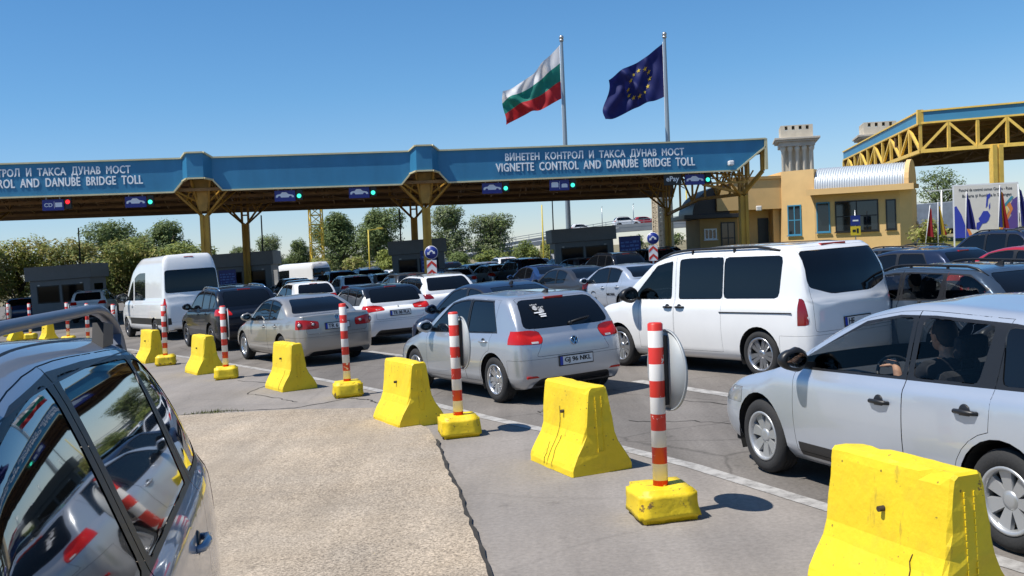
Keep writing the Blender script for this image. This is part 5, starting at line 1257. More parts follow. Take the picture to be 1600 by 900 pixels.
# lettering
TXT = [('BИHETEH KOHTPOЛ И TAKCA ДУHAB MOCT', 4.17, 6.44, 8.50), ('VIGNETTE CONTROL AND DANUBE BRIDGE TOLL', 4.20, 5.99, 9.46)]
for off in (0, -25.52):
    for body, uc, wz, wd_ in TXT:
        text('lettering', body, .5, M_WLET, canopy, Matrix.Translation((uc+off, -.016, wz)) @ UP, .010, .0, width=wd_, height=.385 if 'V' in body else .44, wordspace=2.1, space=1.07, fat=.011)
# lane signs under the fascia: picture board and a lit lane signal
def car_shape(s): return [(x*s, z*s) for x, z in [(-1, -.18), (-.98, .05), (-.8, .16), (-.5, .2), (-.3, .4), (.15, .4), (.42, .18), (.85, .1), (1, -.02), (1, -.18), (.78, -.18), (.72, -.05), (.6, 0), (.48, -.05), (.42, -.18), (-.45, -.18), (-.5, -.05), (-.62, 0), (-.74, -.05), (-.8, -.18)]]
M_GREEN = mat('signal_green', (.05, .5, .4), .3, emit=((.06, .95, .62), 1.1)); M_REDL = mat('signal_red', (.5, .02, .02), .3, emit=((1, .02, .03), 1.2)); M_PALE = mat('sign_pale_pictogram', (.80, .83, .90), .5)
SIG = [(-20.63, 4.99, 'cd', 'red', 'navy lane sign reading CD with a lit red signal'), (-17.0, 5.0, 'car', 'green', 'navy lane sign with a car, nearest the red signal'), (-10.31, 5.04, 'car', 'green', 'navy car lane sign, first right of the left ochre column'),
       (-6.92, 5.07, 'car', 'green', 'navy car lane sign just left of the central ochre column'), (-.74, 5.06, 'car', 'green', 'navy car lane sign just right of the central ochre column'), (2.44, 5.10, 'bus', 'green', 'navy lane sign with two white vehicles side by side'), (8.96, 5.14, 'car', 'green', 'navy car lane sign beside the black ePay board')]
for u, wz, kind, col, lab in SIG:
    M = CAN @ Matrix.Translation((u, .22, wz)); r = empty('lane_sign', M, lab, 'lane sign', 'lane signs under the canopy')
    b = MB().use(M_NAVYP).box(-.47, .47, -.04, .04, -.25, .25, .01); b.build('sign_board', None, r)
    b = MB().use(M_STEEL)
    for x in (-.3, .3): b.bar((x, 0, .25), (x, 0, .95), .03)
    b.build('hanger', None, r)
    b = MB().use(M_PALE)
    if kind == 'car': b.prism(car_shape(.41), 'y', -.052, -.043); b.build('pictogram', None, r)
    elif kind == 'cd':
        b.prism([(.10, -.10), (.40, -.10), (.40, .10), (.10, .10)], 'y', -.052, -.043); b.build('pictogram', None, r); text('lettering', 'CD', .24, M_PALE, r, Matrix.Translation((-.2, -.043, .0)) @ UP, .004, .004, width=.36); b = MB().use(M_PALE); b.box(.05, .065, -.052, -.043, -.16, .16); b.build('divider', None, r)
    else:
        b.prism([(-.38, -.1), (-.05, -.1), (-.05, .09), (-.1, .14), (-.33, .14), (-.38, .09)], 'y', -.052, -.043); b.build('pictogram', None, r)
        b = MB().use(M_PALE); b.prism([(.10, -.12), (.38, -.12), (.38, .02), (.32, .06), (.16, .06), (.10, .02)], 'y', -.052, -.043); b.build('pictogram', None, r); b = MB().use(M_PALE); b.box(.0, .014, -.052, -.043, -.18, .18); b.build('divider', None, r)
    b = MB().use(M_TRIM).box(.52, .80, -.02, .14, -.20, .30, .02); b.build('signal_box', None, r)
    b = MB().use(M_GREEN if col == 'green' else M_REDL).lathe([(.001, -.045), (.09, -.045), (.10, -.02)], 'y', 20, Matrix.Translation((.64, 0, .12 if col == 'red' else -.02))); b.build('signal_lamp', None, r)
r = empty('payment_sign', CAN @ Matrix.Translation((7.86, .12, 5.17)), 'small black hanging board with white ePay lettering', 'sign')
b = MB().use(M_TRIM).box(-.42, .42, -.03, .03, -.27, .27, .01); b.build('sign_board', None, r); text('lettering', 'ePay', .34, M_WLET, r, Matrix.Translation((0, -.033, 0)) @ UP, .004, .006, width=.62)
b = MB().use(M_STEEL).bar((-.3, 0, .27), (-.3, 0, .8), .03); b.bar((.3, 0, .27), (.3, 0, .8), .03); b.build('hanger', None, r)

# ------------------------------------------------------------------ toll booths
def booth(x, y, w, lab, rz=4, d=2.8, board=None):
    r = empty('toll_booth', TM(x, y, .0, rad(rz)), lab, 'toll booth', 'toll booths under the canopy'); h = 3.15
    b = MB().use(M_BOOTH); t = .12
    b.box(-w/2, w/2, 0, d, .0, 1.05, .01); b.box(-w/2, w/2, 0, d, 2.05, 2.35); 
    for xx in (-w/2, w/2-.35): b.box(xx, xx+.35, 0, d, 1.05, 2.05)
    b.box(-.06, .06, .02, .14, 1.05, 2.05); b.box(-w/2+.3, w/2-.3, d-.3, d, 1.05, 2.05); b.build('wall', None, r)
    b = MB().use(M_BOOTH); b.box(-w/2-.18, w/2+.18, -.22, d+.15, 2.353, h, .02); b.build('roof', None, r)
    for a, c in ((-w/2+.35, -.06), (.06, w/2-.35)):
        b = MB().use(M_TRIM); b.box(a, c, .03, .09, 1.05, 1.11); b.box(a, c, .03, .09, 1.99, 2.05); b.box(a, a+.05, .03, .09, 1.11, 1.99); b.box(c-.05, c, .03, .09, 1.11, 1.99); f = b.build('window', None, r)
        g = MB().use(M_BGLASS).box(a+.05, c-.05, .05, .06, 1.11, 1.99); g.build('pane', None, f)
    for sx in (-1, 1):
        g = MB().use(M_BGLASS).box(sx*w/2-.012, sx*w/2+.012, .7, 2.2, 1.1, 2.0); g.build('side_window', None, r)
    b = MB().use(M_SIGNW); b.box(-w/2+.42, -w/2+.55, -.03, .0, 2.06, 2.12); b.box(w/2-.55, w/2-.42, -.03, .0, 2.06, 2.12); b.build('lamp_housing', None, r)
    return r
booth(-25.5, 58, 3.3, 'grey toll booth with two dark windows, farthest left before the trees')
booth(-15.65, 60, 3.3, 'grey toll booth beyond the roof of the tall white van')
booth(-5.35, 60, 3.05, 'grey toll booth behind the central ochre column')
booth(4.4, 60, 3.45, 'grey toll booth right of the pale flagpole foot, with wide eaves')
M_BPRINT = mat('board_print', (.10, .20, .55), .5)
def info_board(x, y, w, hgt, z0, lab, seed, rz=4):
    r = empty('info_board', TM(x, y, 0, rad(rz)), lab, 'board', 'blue boards beside the booths')
    b = MB().use(M_SIGNB).box(-w/2, w/2, -.03, .03, z0, z0+hgt, .01); b.build('panel', None, r)
    b = MB().use(M_STEEL).bar((-w*.35, .03, 0), (-w*.35, .03, z0+.1), .05); b.bar((w*.35, .03, 0), (w*.35, .03, z0+.1), .05); b.build('stand', None, r)
    b = MB().use(M_BPRINT); rn = random.Random(seed); n = 7
    for k in range(n):
        z = z0+hgt*(.1+.8*k/n); xx = -w*.42
        while xx < w*.36: l = rn.uniform(.05, .2)*w; b.box(xx, min(xx+l, w*.42), -.036, -.031, z, z+hgt*rn.uniform(.03, .07)); xx += l+.05
    tag(b.build('print', None, r), kind='stuff')
    return r
info_board(-15.9, 57.6, .95, 1.3, .9, 'blue printed board at the booth beyond the tall white van', 1)
info_board(-4.35, 55.0, .85, 1.9, .55, 'tall blue printed board half behind the round arrow sign at the central booth', 2)
info_board(6.9, 58.5, 1.25, 1.85, .6, 'wide blue printed board right of the wide-eaved booth', 3)
# round arrow signs over chevron plates
def arrow_sign(x, y, zc, lab, rr=.36):
    r = empty('arrow_sign', TM(x, y, 0, 0) @ Matrix.Rotation(LEAN, 4, 'Y'), lab, 'road sign', 'round arrow signs at the booth islands')
    b = MB().use(M_STEEL).tube((0, .03, 0), (0, .03, zc+.2), .035, n=10); b.build('pole', None, r)
    b = MB().use(M_SIGNW).lathe([(.001, 0), (rr, 0), (rr, .02), (.001, .02)], 'y', 36, Matrix.Translation((0, -.02, zc))); b.build('sign_rim', None, r)
    b = MB().use(M_SIGNB).lathe([(.001, -.004), (rr*.94, -.004), (rr*.94, .0)], 'y', 36, Matrix.Translation((0, -.022, zc))); d = b.build('sign_face', None, r)
    A = [(-.66, -.34), (-.60, .12), (-.46, .0), (-.10, .44), (.14, .40), (.42, .10), (.52, .22), (.62, -.22), (.18, -.16), (.29, -.04), (.04, .18), (-.02, .18), (-.34, -.14), (-.22, -.28)]
    b = MB().use(M_SIGNW).prism([(px*rr*.92, pz*rr*.92+zc) for px, pz in A], 'y', -.032, -.027); b.build('arrow', None, r)
    k_ = rr/.36; b = MB().use(M_SIGNW).box(-.26*k_, .26*k_, -.02, .0, zc-rr-.95*k_, zc-rr-.05*k_); b.build('chevron_plate', None, r)
    b = MB().use(M_RED)
    for k in range(2):
        zt = zc-rr-(.12+k*.46)*k_; w_ = .25*k_
        b.prism([(-w_, zt-.36*k_), (0, zt-.10*k_), (w_, zt-.36*k_), (w_, zt-.17*k_), (0, zt+.05*k_), (-w_, zt-.17*k_)], 'y', -.0255, -.0212)
    tag(b.build('chevron', None, r))
    return r
arrow_sign(-3.42, 44.0, 2.27, 'round blue sign with a forked white arrow below the central ochre column', .29)
arrow_sign(5.55, 40.0, 2.17, 'round blue sign with a forked white arrow left of the white van roof', .24)

# ------------------------------------------------------------------ flag poles and flags
M_POLE = mat('pole_grey_paint', (.30, .36, .40), .4, metal=.4)
def flag_cloth(kind, seed):
    """hoist at x=0, cloth streams to -x and sags; returns F(s,t): s from hoist to fly, t from bottom to top"""
    def F(s, t):
        ph = seed*1.7; top, bot = ((-3.15, -1.55) if kind == 'bg' else (-2.3, -1.35))
        zt = top*(s**.92)+.10*math.sin(6*s+ph)*s; zb = -3.6+bot*s+.16*math.sin(7*s+ph+1)*s
        z = zb+(zt-zb)*t
        x = -3.8*s*(1-.05*math.sin(4*s))+.16*math.sin(5*t+ph)*s
        w = 9.5*(s*.9+.55*(1-t)*.8)+ph
        y = (.40*math.sin(w)+.24*math.sin(2.1*w+1.3)+.15*math.sin(17*s+6*t)+.08*math.sin(29*s-13*t+1))*min(1, s*2.5)
        x += .12*math.cos(w)*min(1, s*2.5)*s
        return Vector((x, y, z))
    return F
def flagpole(x, y, h, lab):
    r = empty('flagpole', LEVEL @ Matrix.Translation((x, y, 0)), lab, 'flagpole', 'flagpoles behind the canopy')
    b = MB().use(M_POLE).lathe([(.20, -.5), (.19, 2), (.10, h-.2), (.09, h)], 'z', 16); b.build('pole', None, r)
    bm = bmesh.new(); bmesh.ops.create_uvsphere(bm, u_segments=14, v_segments=8, radius=.16); b = MB().use(M_STEEL).merge(bm, Matrix.Translation((0, 0, h+.12)), True); b.lathe([(.13, h-.15), (.15, h-.1), (.15, h-.02)], 'z', 14); b.build('finial', None, r)
    b = MB().use(M_SIGNW).tube((-.14, -.02, h-.4), (-.17, -.02, 1.5), .012, n=5); b.build('halyard', None, r)
    return r
def cloth_mat(name, c):
    m = bpy.data.materials.new(name); m.use_nodes = True; t = m.node_tree; b = t.nodes['Principled BSDF']; b.inputs['Base Color'].default_value = (*c, 1); b.inputs['Roughness'].default_value = .7
    tr = N(t, 'ShaderNodeBsdfTranslucent'); tr.inputs[0].default_value = (*c, 1); ms = N(t, 'ShaderNodeMixShader'); ms.inputs[0].default_value = .35
    t.links.new(b.outputs[0], ms.inputs[1]); t.links.new(tr.outputs[0], ms.inputs[2]); t.links.new(ms.outputs[0], t.nodes['Material Output'].inputs[0]); return m
FW, FG, FR_ = cloth_mat('flag_white', (.74, .74, .76)), cloth_mat('flag_green', (.012, .22, .17)), cloth_mat('flag_red', (.48, .022, .03)); FB, FY = cloth_mat('flag_blue', (.008, .015, .125)), cloth_mat('flag_gold', (.75, .55, .05))
def flag(x, y, z, kind, seed, lab, sc=1.):
    r = empty('flag', LEVEL @ Matrix.Translation((x, y, z)), lab, 'flag', 'flags on the tall poles'); F = flag_cloth(kind, seed); ns, nt_ = 48, 36
    bands = [(FB, 0, 1)] if kind == 'eu' else [(FR_, 0, 1/3), (FG, 1/3, 2/3), (FW, 2/3, 1)]
    for m, a, c in bands:
        b = MB().use(m); n2 = max(2, int(nt_*(c-a))); V = [[b.v(F(i/ns, a+(c-a)*j/n2)*sc) for j in range(n2+1)] for i in range(ns+1)]
        for i in range(ns):
            for j in range(n2): b.f([V[i][j], V[i+1][j], V[i+1][j+1], V[i][j+1]], True)
        b.build('cloth' if kind == 'eu' else 'stripe', None, r)
    if kind == 'eu':
        for k in range(12):
            a0 = 2*math.pi*k/12; cs, ct = .46+.21*math.cos(a0), .50+.30*math.sin(a0)
            for side in (1, -1):
                b = MB().use(FY); pts = []
                for q in range(10):
                    rr = .043 if q % 2 == 0 else .017; an = math.pi/2+q*math.pi/5; s_, t_ = cs-rr*math.cos(an)*.95, ct+rr*math.sin(an)*1.25
                    p = F(s_, t_); n = (F(s_+.01, t_)-p).cross(F(s_, t_+.01)-p).normalized(); pts.append((p+n*.03*side)*sc)
                b.poly(pts); b.build('star', None, r)
    return r
flagpole(4.04, 70, 16.3, 'tall grey flagpole carrying the white, green and red flag'); flagpole(11.03, 70, 16.25, 'tall grey flagpole carrying the blue flag with gold stars')
flag(3.88, 70, 15.9, 'bg', 1.0, 'white, green and red striped flag streaming left'); flag(10.88, 70, 15.75, 'eu', 2.3, 'dark blue flag with a ring of gold stars')
# ------------------------------------------------------------------ second canopy (yellow trusses) on the right
can2 = empty('truck_canopy', LEVEL.copy(), 'large yellow trussed canopy with a pale blue edge at far right', 'canopy')
P_C = Vector((24.18, 60, 0)); P_L = Vector((28.2, 86, 0)); P_R = Vector((36.5, 54.0, 0)); P_B = P_R+(P_L-P_C)
def at3(p, q, t, z): v = p+(q-p)*t; return (v.x, v.y, z)
b = MB().use(M_FASC2)
for p, q in ((P_L, P_C), (P_C, P_R)): b.poly([at3(p, q, 0, 8.62), at3(p, q, 1, 8.62), at3(p, q, 1, 9.24), at3(p, q, 0, 9.24)])
b.build('fascia', None, can2, norm=False)
b = MB().use(M_YELT)
for p, q in ((P_L, P_C), (P_C, P_R)):
    b.bar(at3(p, q, 0, 9.27), at3(p, q, 1, 9.27), .16, .09); b.bar(at3(p, q, 0, 8.58), at3(p, q, 1, 8.58), .16, .10)
for p in (P_C, P_C+(P_R-P_C)*.42): b.bar((p.x, p.y, 8.5), (p.x, p.y, 9.36), .34, .2)
b.build('fascia_trim', None, can2)
b = MB().use(M_YELT)
def truss(p, q, n, zb=6.95, zt=8.5, w=.16, start=0):
    b.bar(at3(p, q, 0, zb if not start else zb+1), at3(p, q, 1, zb), w*1.1, w*1.3)
    for i in range(n+1):
        b.bar(at3(p, q, i/n, zb), at3(p, q, i/n, zt), w)
        if i < n: b.bar(at3(p, q, i/n, zb if i % 2 == start else zt), at3(p, q, (i+1)/n, zt if i % 2 == start else zb), w*.9)
truss(P_C, P_R, 9); truss(P_L, P_C, 10)
b.build('edge_truss', None, can2)
b = MB().use(M_DECK)  # inner trusses take the deck brown: roof shade put into their colour
for k in (1, 2, 3): d = (P_L-P_C)*(k/4); truss(P_C+d, P_R+d, 9, 7.75, 8.4, .10)
for k in (2, 4, 6): d = (P_R-P_C)*(k/9); truss(P_L+d, P_C+d, 9, 7.75, 8.4, .09)
b.build('inner_truss', None, can2)
b = MB().use(M_DECK); b.bar(at3(P_L, P_B, 0, 8.15), at3(P_L, P_B, 1, 8.15), .1, 1.0); b.build('rear_fascia', None, can2)
b = MB().use(M_DECK); b.poly([(P_L.x, P_L.y, 8.66), (P_C.x, P_C.y, 8.66), (P_R.x, P_R.y, 8.66), (P_B.x, P_B.y, 8.66)]); b.poly([(P_L.x, P_L.y, 9.1), (P_C.x, P_C.y, 9.1), (P_R.x, P_R.y, 9.1), (P_B.x, P_B.y, 9.1)])
for k in range(1, 9): d = (P_L-P_C)*(k/9); b.bar(at3(P_C+d, P_R+d, 0, 8.55), at3(P_C+d, P_R+d, 1, 8.55), .1, .2)
b.build('roof_deck', None, can2)
for k, (t_, dd) in enumerate(((.29, 0), (.29, .8), (.95, .8))):
    p = P_C+(P_R-P_C)*t_+(P_L-P_C)*dd; b = MB().use(M_YELT); b.box(p.x-.30, p.x-.06, p.y-.25, p.y+.25, -.6, 7.0); b.box(p.x+.06, p.x+.30, p.y-.25, p.y+.25, -.6, 7.0); b.box(p.x-.06, p.x+.06, p.y-.18, p.y+.18, -.6, 6.9); b.build('column', None, can2)

# ------------------------------------------------------------------ lawn bank and the yellow office building
M_LAWN = ground_mat('dry_lawn', (.15, .17, .045), .3, 14, speck=.35, tint=(1.4, 1.1, .9), bump=.6)
b = MB().use(M_LAWN); base_ = [(11.2, 57), (17.5, 49), (30, 42), (46, 42), (46, 84), (25, 86), (12, 72)]; top_ = [(12.2, 58.2), (18.2, 51), (30.5, 45), (45, 45), (45, 82), (25.5, 84), (13, 71)]
A = [b.v((x, y, 0)) for x, y in base_]; B = [b.v((x, y, .62)) for x, y in top_]; b.f(B)
for i in range(len(A)): b.f([A[i], A[(i+1) % len(A)], B[(i+1) % len(A)], B[i]])
o = b.build('lawn'); o['kind'] = 'structure'; o['label'] = 'raised dry lawn around the yellow building'; o['category'] = 'lawn'
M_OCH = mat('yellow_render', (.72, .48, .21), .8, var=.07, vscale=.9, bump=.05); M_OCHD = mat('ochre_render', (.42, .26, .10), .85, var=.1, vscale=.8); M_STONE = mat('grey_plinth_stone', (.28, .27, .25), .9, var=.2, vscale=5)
M_CORR = mat('corrugated_sheet', (.62, .66, .68), .38, metal=.35); M_DARKR = mat('dark_roof_sheet', (.032, .030, .030), .45, metal=.2); M_BLUEF = mat('blue_window_frame', (.06, .25, .40), .45); M_WINB = mat('office_glass', (.010, .014, .018), .05, spec=.7)
bl = empty('office_building', LEVEL.copy(), 'yellow office building with a corrugated barrel roof behind the white passenger van', 'building')
FR = Matrix.Translation((17.9, 60, 0)) @ Matrix.Rotation(rad(-30), 4, 'Z')      # frame of the long front: x along it, y inwards
FL_ = 5.25
b = MB().use(M_OCH); b.M = FR; b.prism([(0, 0), (FL_-.55, 0), (FL_, .6), (FL_, 2.4), (0, 7)], 'z', 1.42, 4.72); b.prism([(FL_-.42, .9), (FL_-.05, .9), (FL_-.05, 2.3), (FL_-.42, 2.3)], 'z', 4.722, 5.6)
b.M = Matrix.Identity(4); b.prism([(16.40, 61.5), (17.89, 60.0), (21.3, 65.9), (20, 68.2), (16.40, 68)], 'z', 1.42, 6.18)
b.box(12.9, 16.39, 63.2, 68, .2, 4.0); b.box(13.55, 16.39, 61.7, 68, 4.002, 5.85); b.box(16.0, 16.39, 62.2, 63.198, .2, 4.0); b.build('wall', None, bl)
b = MB().use(M_STONE); b.M = FR; b.prism([(-.06, -.08), (FL_-.5, -.08), (FL_+.1, .56), (FL_+.1, 2.5), (-.06, 7)], 'z', .2, 1.418)
for k in range(14): b.box(.1+k*.37, .13+k*.37, -.095, -.08, .6, 1.4)
b.M = Matrix.Identity(4); b.prism([(16.3, 61.45), (17.85, 59.9), (19, 66), (16.3, 66)], 'z', .2, 1.416); b.build('plinth', None, bl)
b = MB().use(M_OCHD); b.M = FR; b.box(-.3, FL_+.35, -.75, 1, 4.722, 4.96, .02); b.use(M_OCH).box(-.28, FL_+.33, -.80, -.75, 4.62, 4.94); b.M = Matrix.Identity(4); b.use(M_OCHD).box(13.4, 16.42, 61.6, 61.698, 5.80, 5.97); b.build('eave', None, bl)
b = MB().use(M_CORR); b.M = FR; nx = 36*5; rw = []
for i in range(nx+1):
    x = .02+4.95*i/nx; r_ = 1.27+.035*math.sin(2*math.pi*36*i/nx); rw.append([b.v((x, 1.15-r_*math.cos(a), 4.97+r_*math.sin(a))) for a in [math.pi*k/14*.62 for k in range(15)]])
for A, B in zip(rw[:-1], rw[1:]):
    for k in range(14): b.f([A[k], A[k+1], B[k+1], B[k]], True)
b.build('barrel_roof', None, bl)
b = MB().use(M_OCH); b.M = FR; pts = [(1.15-1.42*math.cos(a), 4.975+1.42*math.sin(a)) for a in [math.pi*k/14 for k in range(15)]]; b.prism(pts, 'x', 5.0, 5.24); b.build('gable', None, bl)
def window(parent, x0, x1, y, z0, z1, fm, cols=2, rows=1, M=None, op=False):
    b = MB().use(fm); t = .07
    b.box(x0, x1, y-.05, y, z0, z0+t); b.box(x0, x1, y-.05, y, z1-t, z1); b.box(x0, x0+t, y-.05, y, z0+t, z1-t); b.box(x1-t, x1, y-.05, y, z0+t, z1-t)
    for c in range(1, cols): x = x0+(x1-x0)*c/cols; b.box(x-.03, x+.03, y-.045, y-.002, z0+t, z1-t)
    for c in range(1, rows): z = z0+(z1-z0)*c/rows; b.box(x0+t, x1-t, y-.044, y-.003, z-.03, z+.03)
    b.box(x0-.05, x1+.05, y-.12, y-.052, z0-.05, z0-.0)
    f = b.build('window', None, parent, M); g = MB().use(M_WINB).box(x0+t, x1-t, y-.028, y-.012, z0+t, z1-t); g.build('pane', None, f); return f
window(bl, 1.15, 3.55, 0, 2.42, 4.2, M_TRIM, 2, 2, FR); window(bl, 3.95, 4.5, 0, 2.45, 4.15, M_TRIM, 1, 1, FR); window(bl, .08, .86, 0, 2.45, 4.2, M_BLUEF, 1, 1, FR)
MW = Matrix.Translation((16.40, 61.5, 0)) @ Matrix.Rotation(math.atan2(-1.5, 1.49), 4, 'Z'); window(bl, .35, 1.25, 0, 2.35, 4.15, M_BLUEF, 2, 2, MW)
b = MB().use(M_TRIM); b.box(15.3, 15.95, 63.14, 63.2, 1.0, 3.5); b.build('door', None, bl)
b = MB().use(M_SIGNW); b.box(15.5, 16.1, 62.2, 62.8, .4, 1.9, .03); b.build('air_conditioner', None, bl)
pv = empty('kiosk_building', LEVEL.copy(), 'shaded ochre kiosk with a dark curved roof at the right end of the toll canopy', 'building')
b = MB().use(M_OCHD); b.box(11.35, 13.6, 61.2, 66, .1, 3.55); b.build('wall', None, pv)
b = MB().use(M_DARKR); b.box(10.35, 13.7, 60.6, 66, 3.552, 3.80, .02)
n = 16; ax_ = [(13.1-2.2*math.sin(a), 3.802+1.75*math.cos(a)) for a in [math.pi/2*(1-k/n) for k in range(n+1)]]
b.prism([(x, z) for x, z in ax_]+[(13.1, 3.802)], 'y', 60.9, 66); b.build('roof', None, pv)
b = MB().use(M_OCH); b.prism([(x, z) for x, z in [(12.3, 3.96), (14.6, 3.96), (14.6, 4.5), (14.1, 5.05), (13.4, 5.38), (12.6, 5.30), (12.3, 5.1)]], 'y', 60.6, 60.88); b.build('gable', None, pv)
window(pv, 11.6, 12.35, 61.2, 2.3, 2.95, M_SIGNW, 3, 1); window(pv, 12.6, 13.45, 61.2, 1.4, 3.3, M_TRIM, 2, 2)
r = empty('flood_lamp', LEVEL @ Matrix.Translation((15.0, 61.4, 3.9)), 'white flood lamp on the ochre wall of the yellow building', 'lamp'); b = MB().use(M_SIGNW); b.box(-.2, .12, -.1, .1, 0, .3, .05); b.build('lamp_head', None, r); b = MB().use(M_STEEL).bar((0, 0, .1), (.2, .5, .1), .05); b.build('arm', None, r)
r = empty('notice_sign', LEVEL @ Matrix.Translation((19.3, 57.2, .6)), 'small blue over yellow sign on a post before the yellow building', 'sign')
b = MB().use(M_STEEL).tube((0, .03, 0), (0, .03, 3.0), .03); b.build('post', None, r); b = MB().use(M_SIGNB).box(-.26, .26, -.02, .02, 2.15, 2.7); b.build('blue_plate', None, r); b = MB().use(mat('sign_yellow', (.75, .55, .03), .5)).box(-.27, .27, -.02, .02, 1.6, 2.1); y_ = b.build('yellow_plate', None, r)
b = MB().use(M_INK).box(-.18, .0, -.026, -.021, 1.78, 1.92); b.build('camera_symbol', None, y_); b = MB().use(M_INK).box(.05, .16, -.026, -.021, 1.72, 1.98); b.build('figure_symbol', None, y_); b = MB().use(M_WLET).box(-.16, .16, -.026, -.021, 2.38, 2.46); b.build('blue_plate_bar', None, r)

# ------------------------------------------------------------------ stone bridge towers, bridge ramp, masts
M_LIME = mat('pale_limestone', (.60, .53, .42), .9, var=.16, vscale=.7, bump=.1); M_LIMED = mat('weathered_limestone', (.47, .42, .35), .9, var=.22, vscale=.8)
def tower(x, y, lab):
    r = empty('bridge_tower', LEVEL @ Matrix.Translation((x, y, 0)) @ Matrix.Rotation(rad(-12), 4, 'Z') @ Matrix.Diagonal((.93, .93, 1, 1)), lab, 'tower', 'stone bridge towers')
    b = MB().use(M_LIME); b.box(-1.6, 1.6, .2, 3.0, 2.8, 13.0); b.box(-2.0, 2.0, -1.8, 3.2, -1, 2.8, .05); b.build('shaft', None, r)
    for k in range(5): c = MB().use(M_LIME).lathe([(.34, 2.8), (.36, 2.9), (.27, 3.2), (.225, 12.4), (.33, 12.6), (.36, 12.75), (.36, 12.998)], 'z', 14, Matrix.Translation((-1.72+k*.86, -1.3, 0))); c.build('column', None, r)
    b = MB().use(M_LIMED); b.box(-2.15, 2.15, -1.75, 3.3, 13.0, 13.55, .03); b.box(-2.55, 2.55, -2.1, 3.6, 13.55, 13.75, .03); b.box(-2.75, 2.75, -2.3, 3.8, 13.752, 14.0, .03); b.build('cornice', None, r)
    b = MB().use(M_LIME); b.box(-1.95, 1.95, -1.5, 3.0, 14.002, 14.9); b.build('attic', None, r)
    b = MB().use(M_LIME)
    for sx in range(5): b.box(-1.95+sx*.85, -1.45+sx*.85, -1.5, -1.1, 14.9, 15.35)
    for sy in range(1, 5): b.box(1.55, 1.95, -1.5+sy*1.0, -.95+sy*1.0, 14.9, 15.35); b.box(-1.95, -1.55, -1.5+sy*1.0, -.95+sy*1.0, 14.9, 15.35)
    b.box(-1.95, 1.95, -1.5, 3, 15.352, 15.45); b.build('parapet', None, r)
tower(34.2, 121, 'pale stone bridge tower with columns rising over the yellow building'); tower(43.9, 121, 'stone bridge tower with only its top showing over the blue canopy edge')
M_CONC = mat('bridge_concrete', (.36, .37, .37), .85, var=.12, vscale=.4)
br = empty('bridge_ramp', LEVEL.copy(), 'long pale concrete bridge ramp with lamp posts, behind the toll booths', 'bridge'); RP = [(-22, 150, .2), (-8, 156, 2.0), (2, 160, 3.4), (16.5, 163, 5.2), (32, 165, 5.75), (60, 168, 6.2), (90, 170, 6.6)]
b = MB().use(M_CONC)
for p, q in zip(RP[:-1], RP[1:]):
    p, q = Vector(p), Vector(q); b.bar(p-Vector((0, 0, .45)), q-Vector((0, 0, .45)), 9, .7); b.bar(p+Vector((0, -4.4, .1)), q+Vector((0, -4.4, .1)), .3, .45)
b.build('deck', None, br)
def on_ramp(x):
    for p, q in zip(RP[:-1], RP[1:]):
        if p[0] <= x <= q[0]: t_ = (x-p[0])/(q[0]-p[0]); return Vector([p[i]+(q[i]-p[i])*t_ for i in range(3)])
b = MB().use(M_STEEL)
for p, q in zip(RP[:-1], RP[1:]):
    for z in (.62, .95): b.bar(Vector(p)+Vector((0, -4.4, z)), Vector(q)+Vector((0, -4.4, z)), .08)
for k in range(56): p = on_ramp(-21+k*2); b.bar(p+Vector((0, -4.4, .2)), p+Vector((0, -4.4, 1.0)), .07)
b.build('railing', None, br)
for k in range(9): p = on_ramp(-4+k*9.5); b = MB().use(M_CONC); b.box(p.x-.6, p.x+.6, p.y-3.5, p.y+3.5, -3, p.z-.8); b.build('pier', None, br)
for k in range(9):
    p = on_ramp(10+k*5.2); b = MB().use(M_STEEL).tube(p+Vector((0, 3.8, 0)), p+Vector((0, 3.8, 3.6)), .08, .05, 6); b.bar(p+Vector((0, 3.8, 3.6)), p+Vector((0, 3.0, 3.7)), .08); b.build('lamp_post', None, br)
def lorry(M, lab, body, cab, L=9., Hh=3.4, z0=1.0):
    r = empty('lorry', M, lab, 'lorry'); b = MB().use(body).box(-L/2, L/2-2.2, -1.2, 1.2, z0, Hh, .06); b.build('cargo_box', None, r)
    b = MB().use(cab).prism([(L/2-2.1, .55), (L/2, .55), (L/2, 1.6), (L/2-.25, 2.75), (L/2-2.1, 2.9)], 'y', -1.18, 1.18); c = b.build('cab', None, r)
    b = MB().use(M_GLASS).prism([(L/2-.012, 1.65), (L/2+.02, 1.65), (L/2-.20, 2.6), (L/2-.24, 2.6)], 'y', -1.0, 1.0); b.build('windscreen', None, c)
    for sd in (-1, 1): g = MB().use(M_GLASS).prism([(L/2-1.3, 1.7), (L/2-.25, 1.7), (L/2-.42, 2.5), (L/2-1.3, 2.5)], 'y', sd*1.185-.01, sd*1.185+.01); g.build('side_window', None, c)
    for x in (-L/2+1.2, -L/2+2.4, L/2-1.1):
        for sd in (-1, 1): w = MB().use(M_TYRE).lathe([(.001, -.14), (.46, -.14), (.48, -.08), (.48, .08), (.46, .14), (.25, .14), (.22, .08), (.001, .08)], 'y', 20, Matrix.Translation((x, sd*1.02, .48)) @ Matrix.Rotation(0 if sd > 0 else math.pi, 4, 'Z')); w.build('wheel', None, r)
    b = MB().use(M_UNDER).box(-L/2, L/2-.3, -.5, .5, .55, z0); b.build('chassis', None, r); return r
p = on_ramp(18.6); c = copy_thing(far['suv'][0], LEVEL @ Matrix.Translation(p-Vector((0, 1.5, .1))) @ Matrix.Rotation(rad(6), 4, 'Z'), 'white sport utility car crossing the far bridge ramp', 'cars on the bridge ramp'); repaint(c, far['suv'][1], P_WHITE); c.name = 'suv_car'
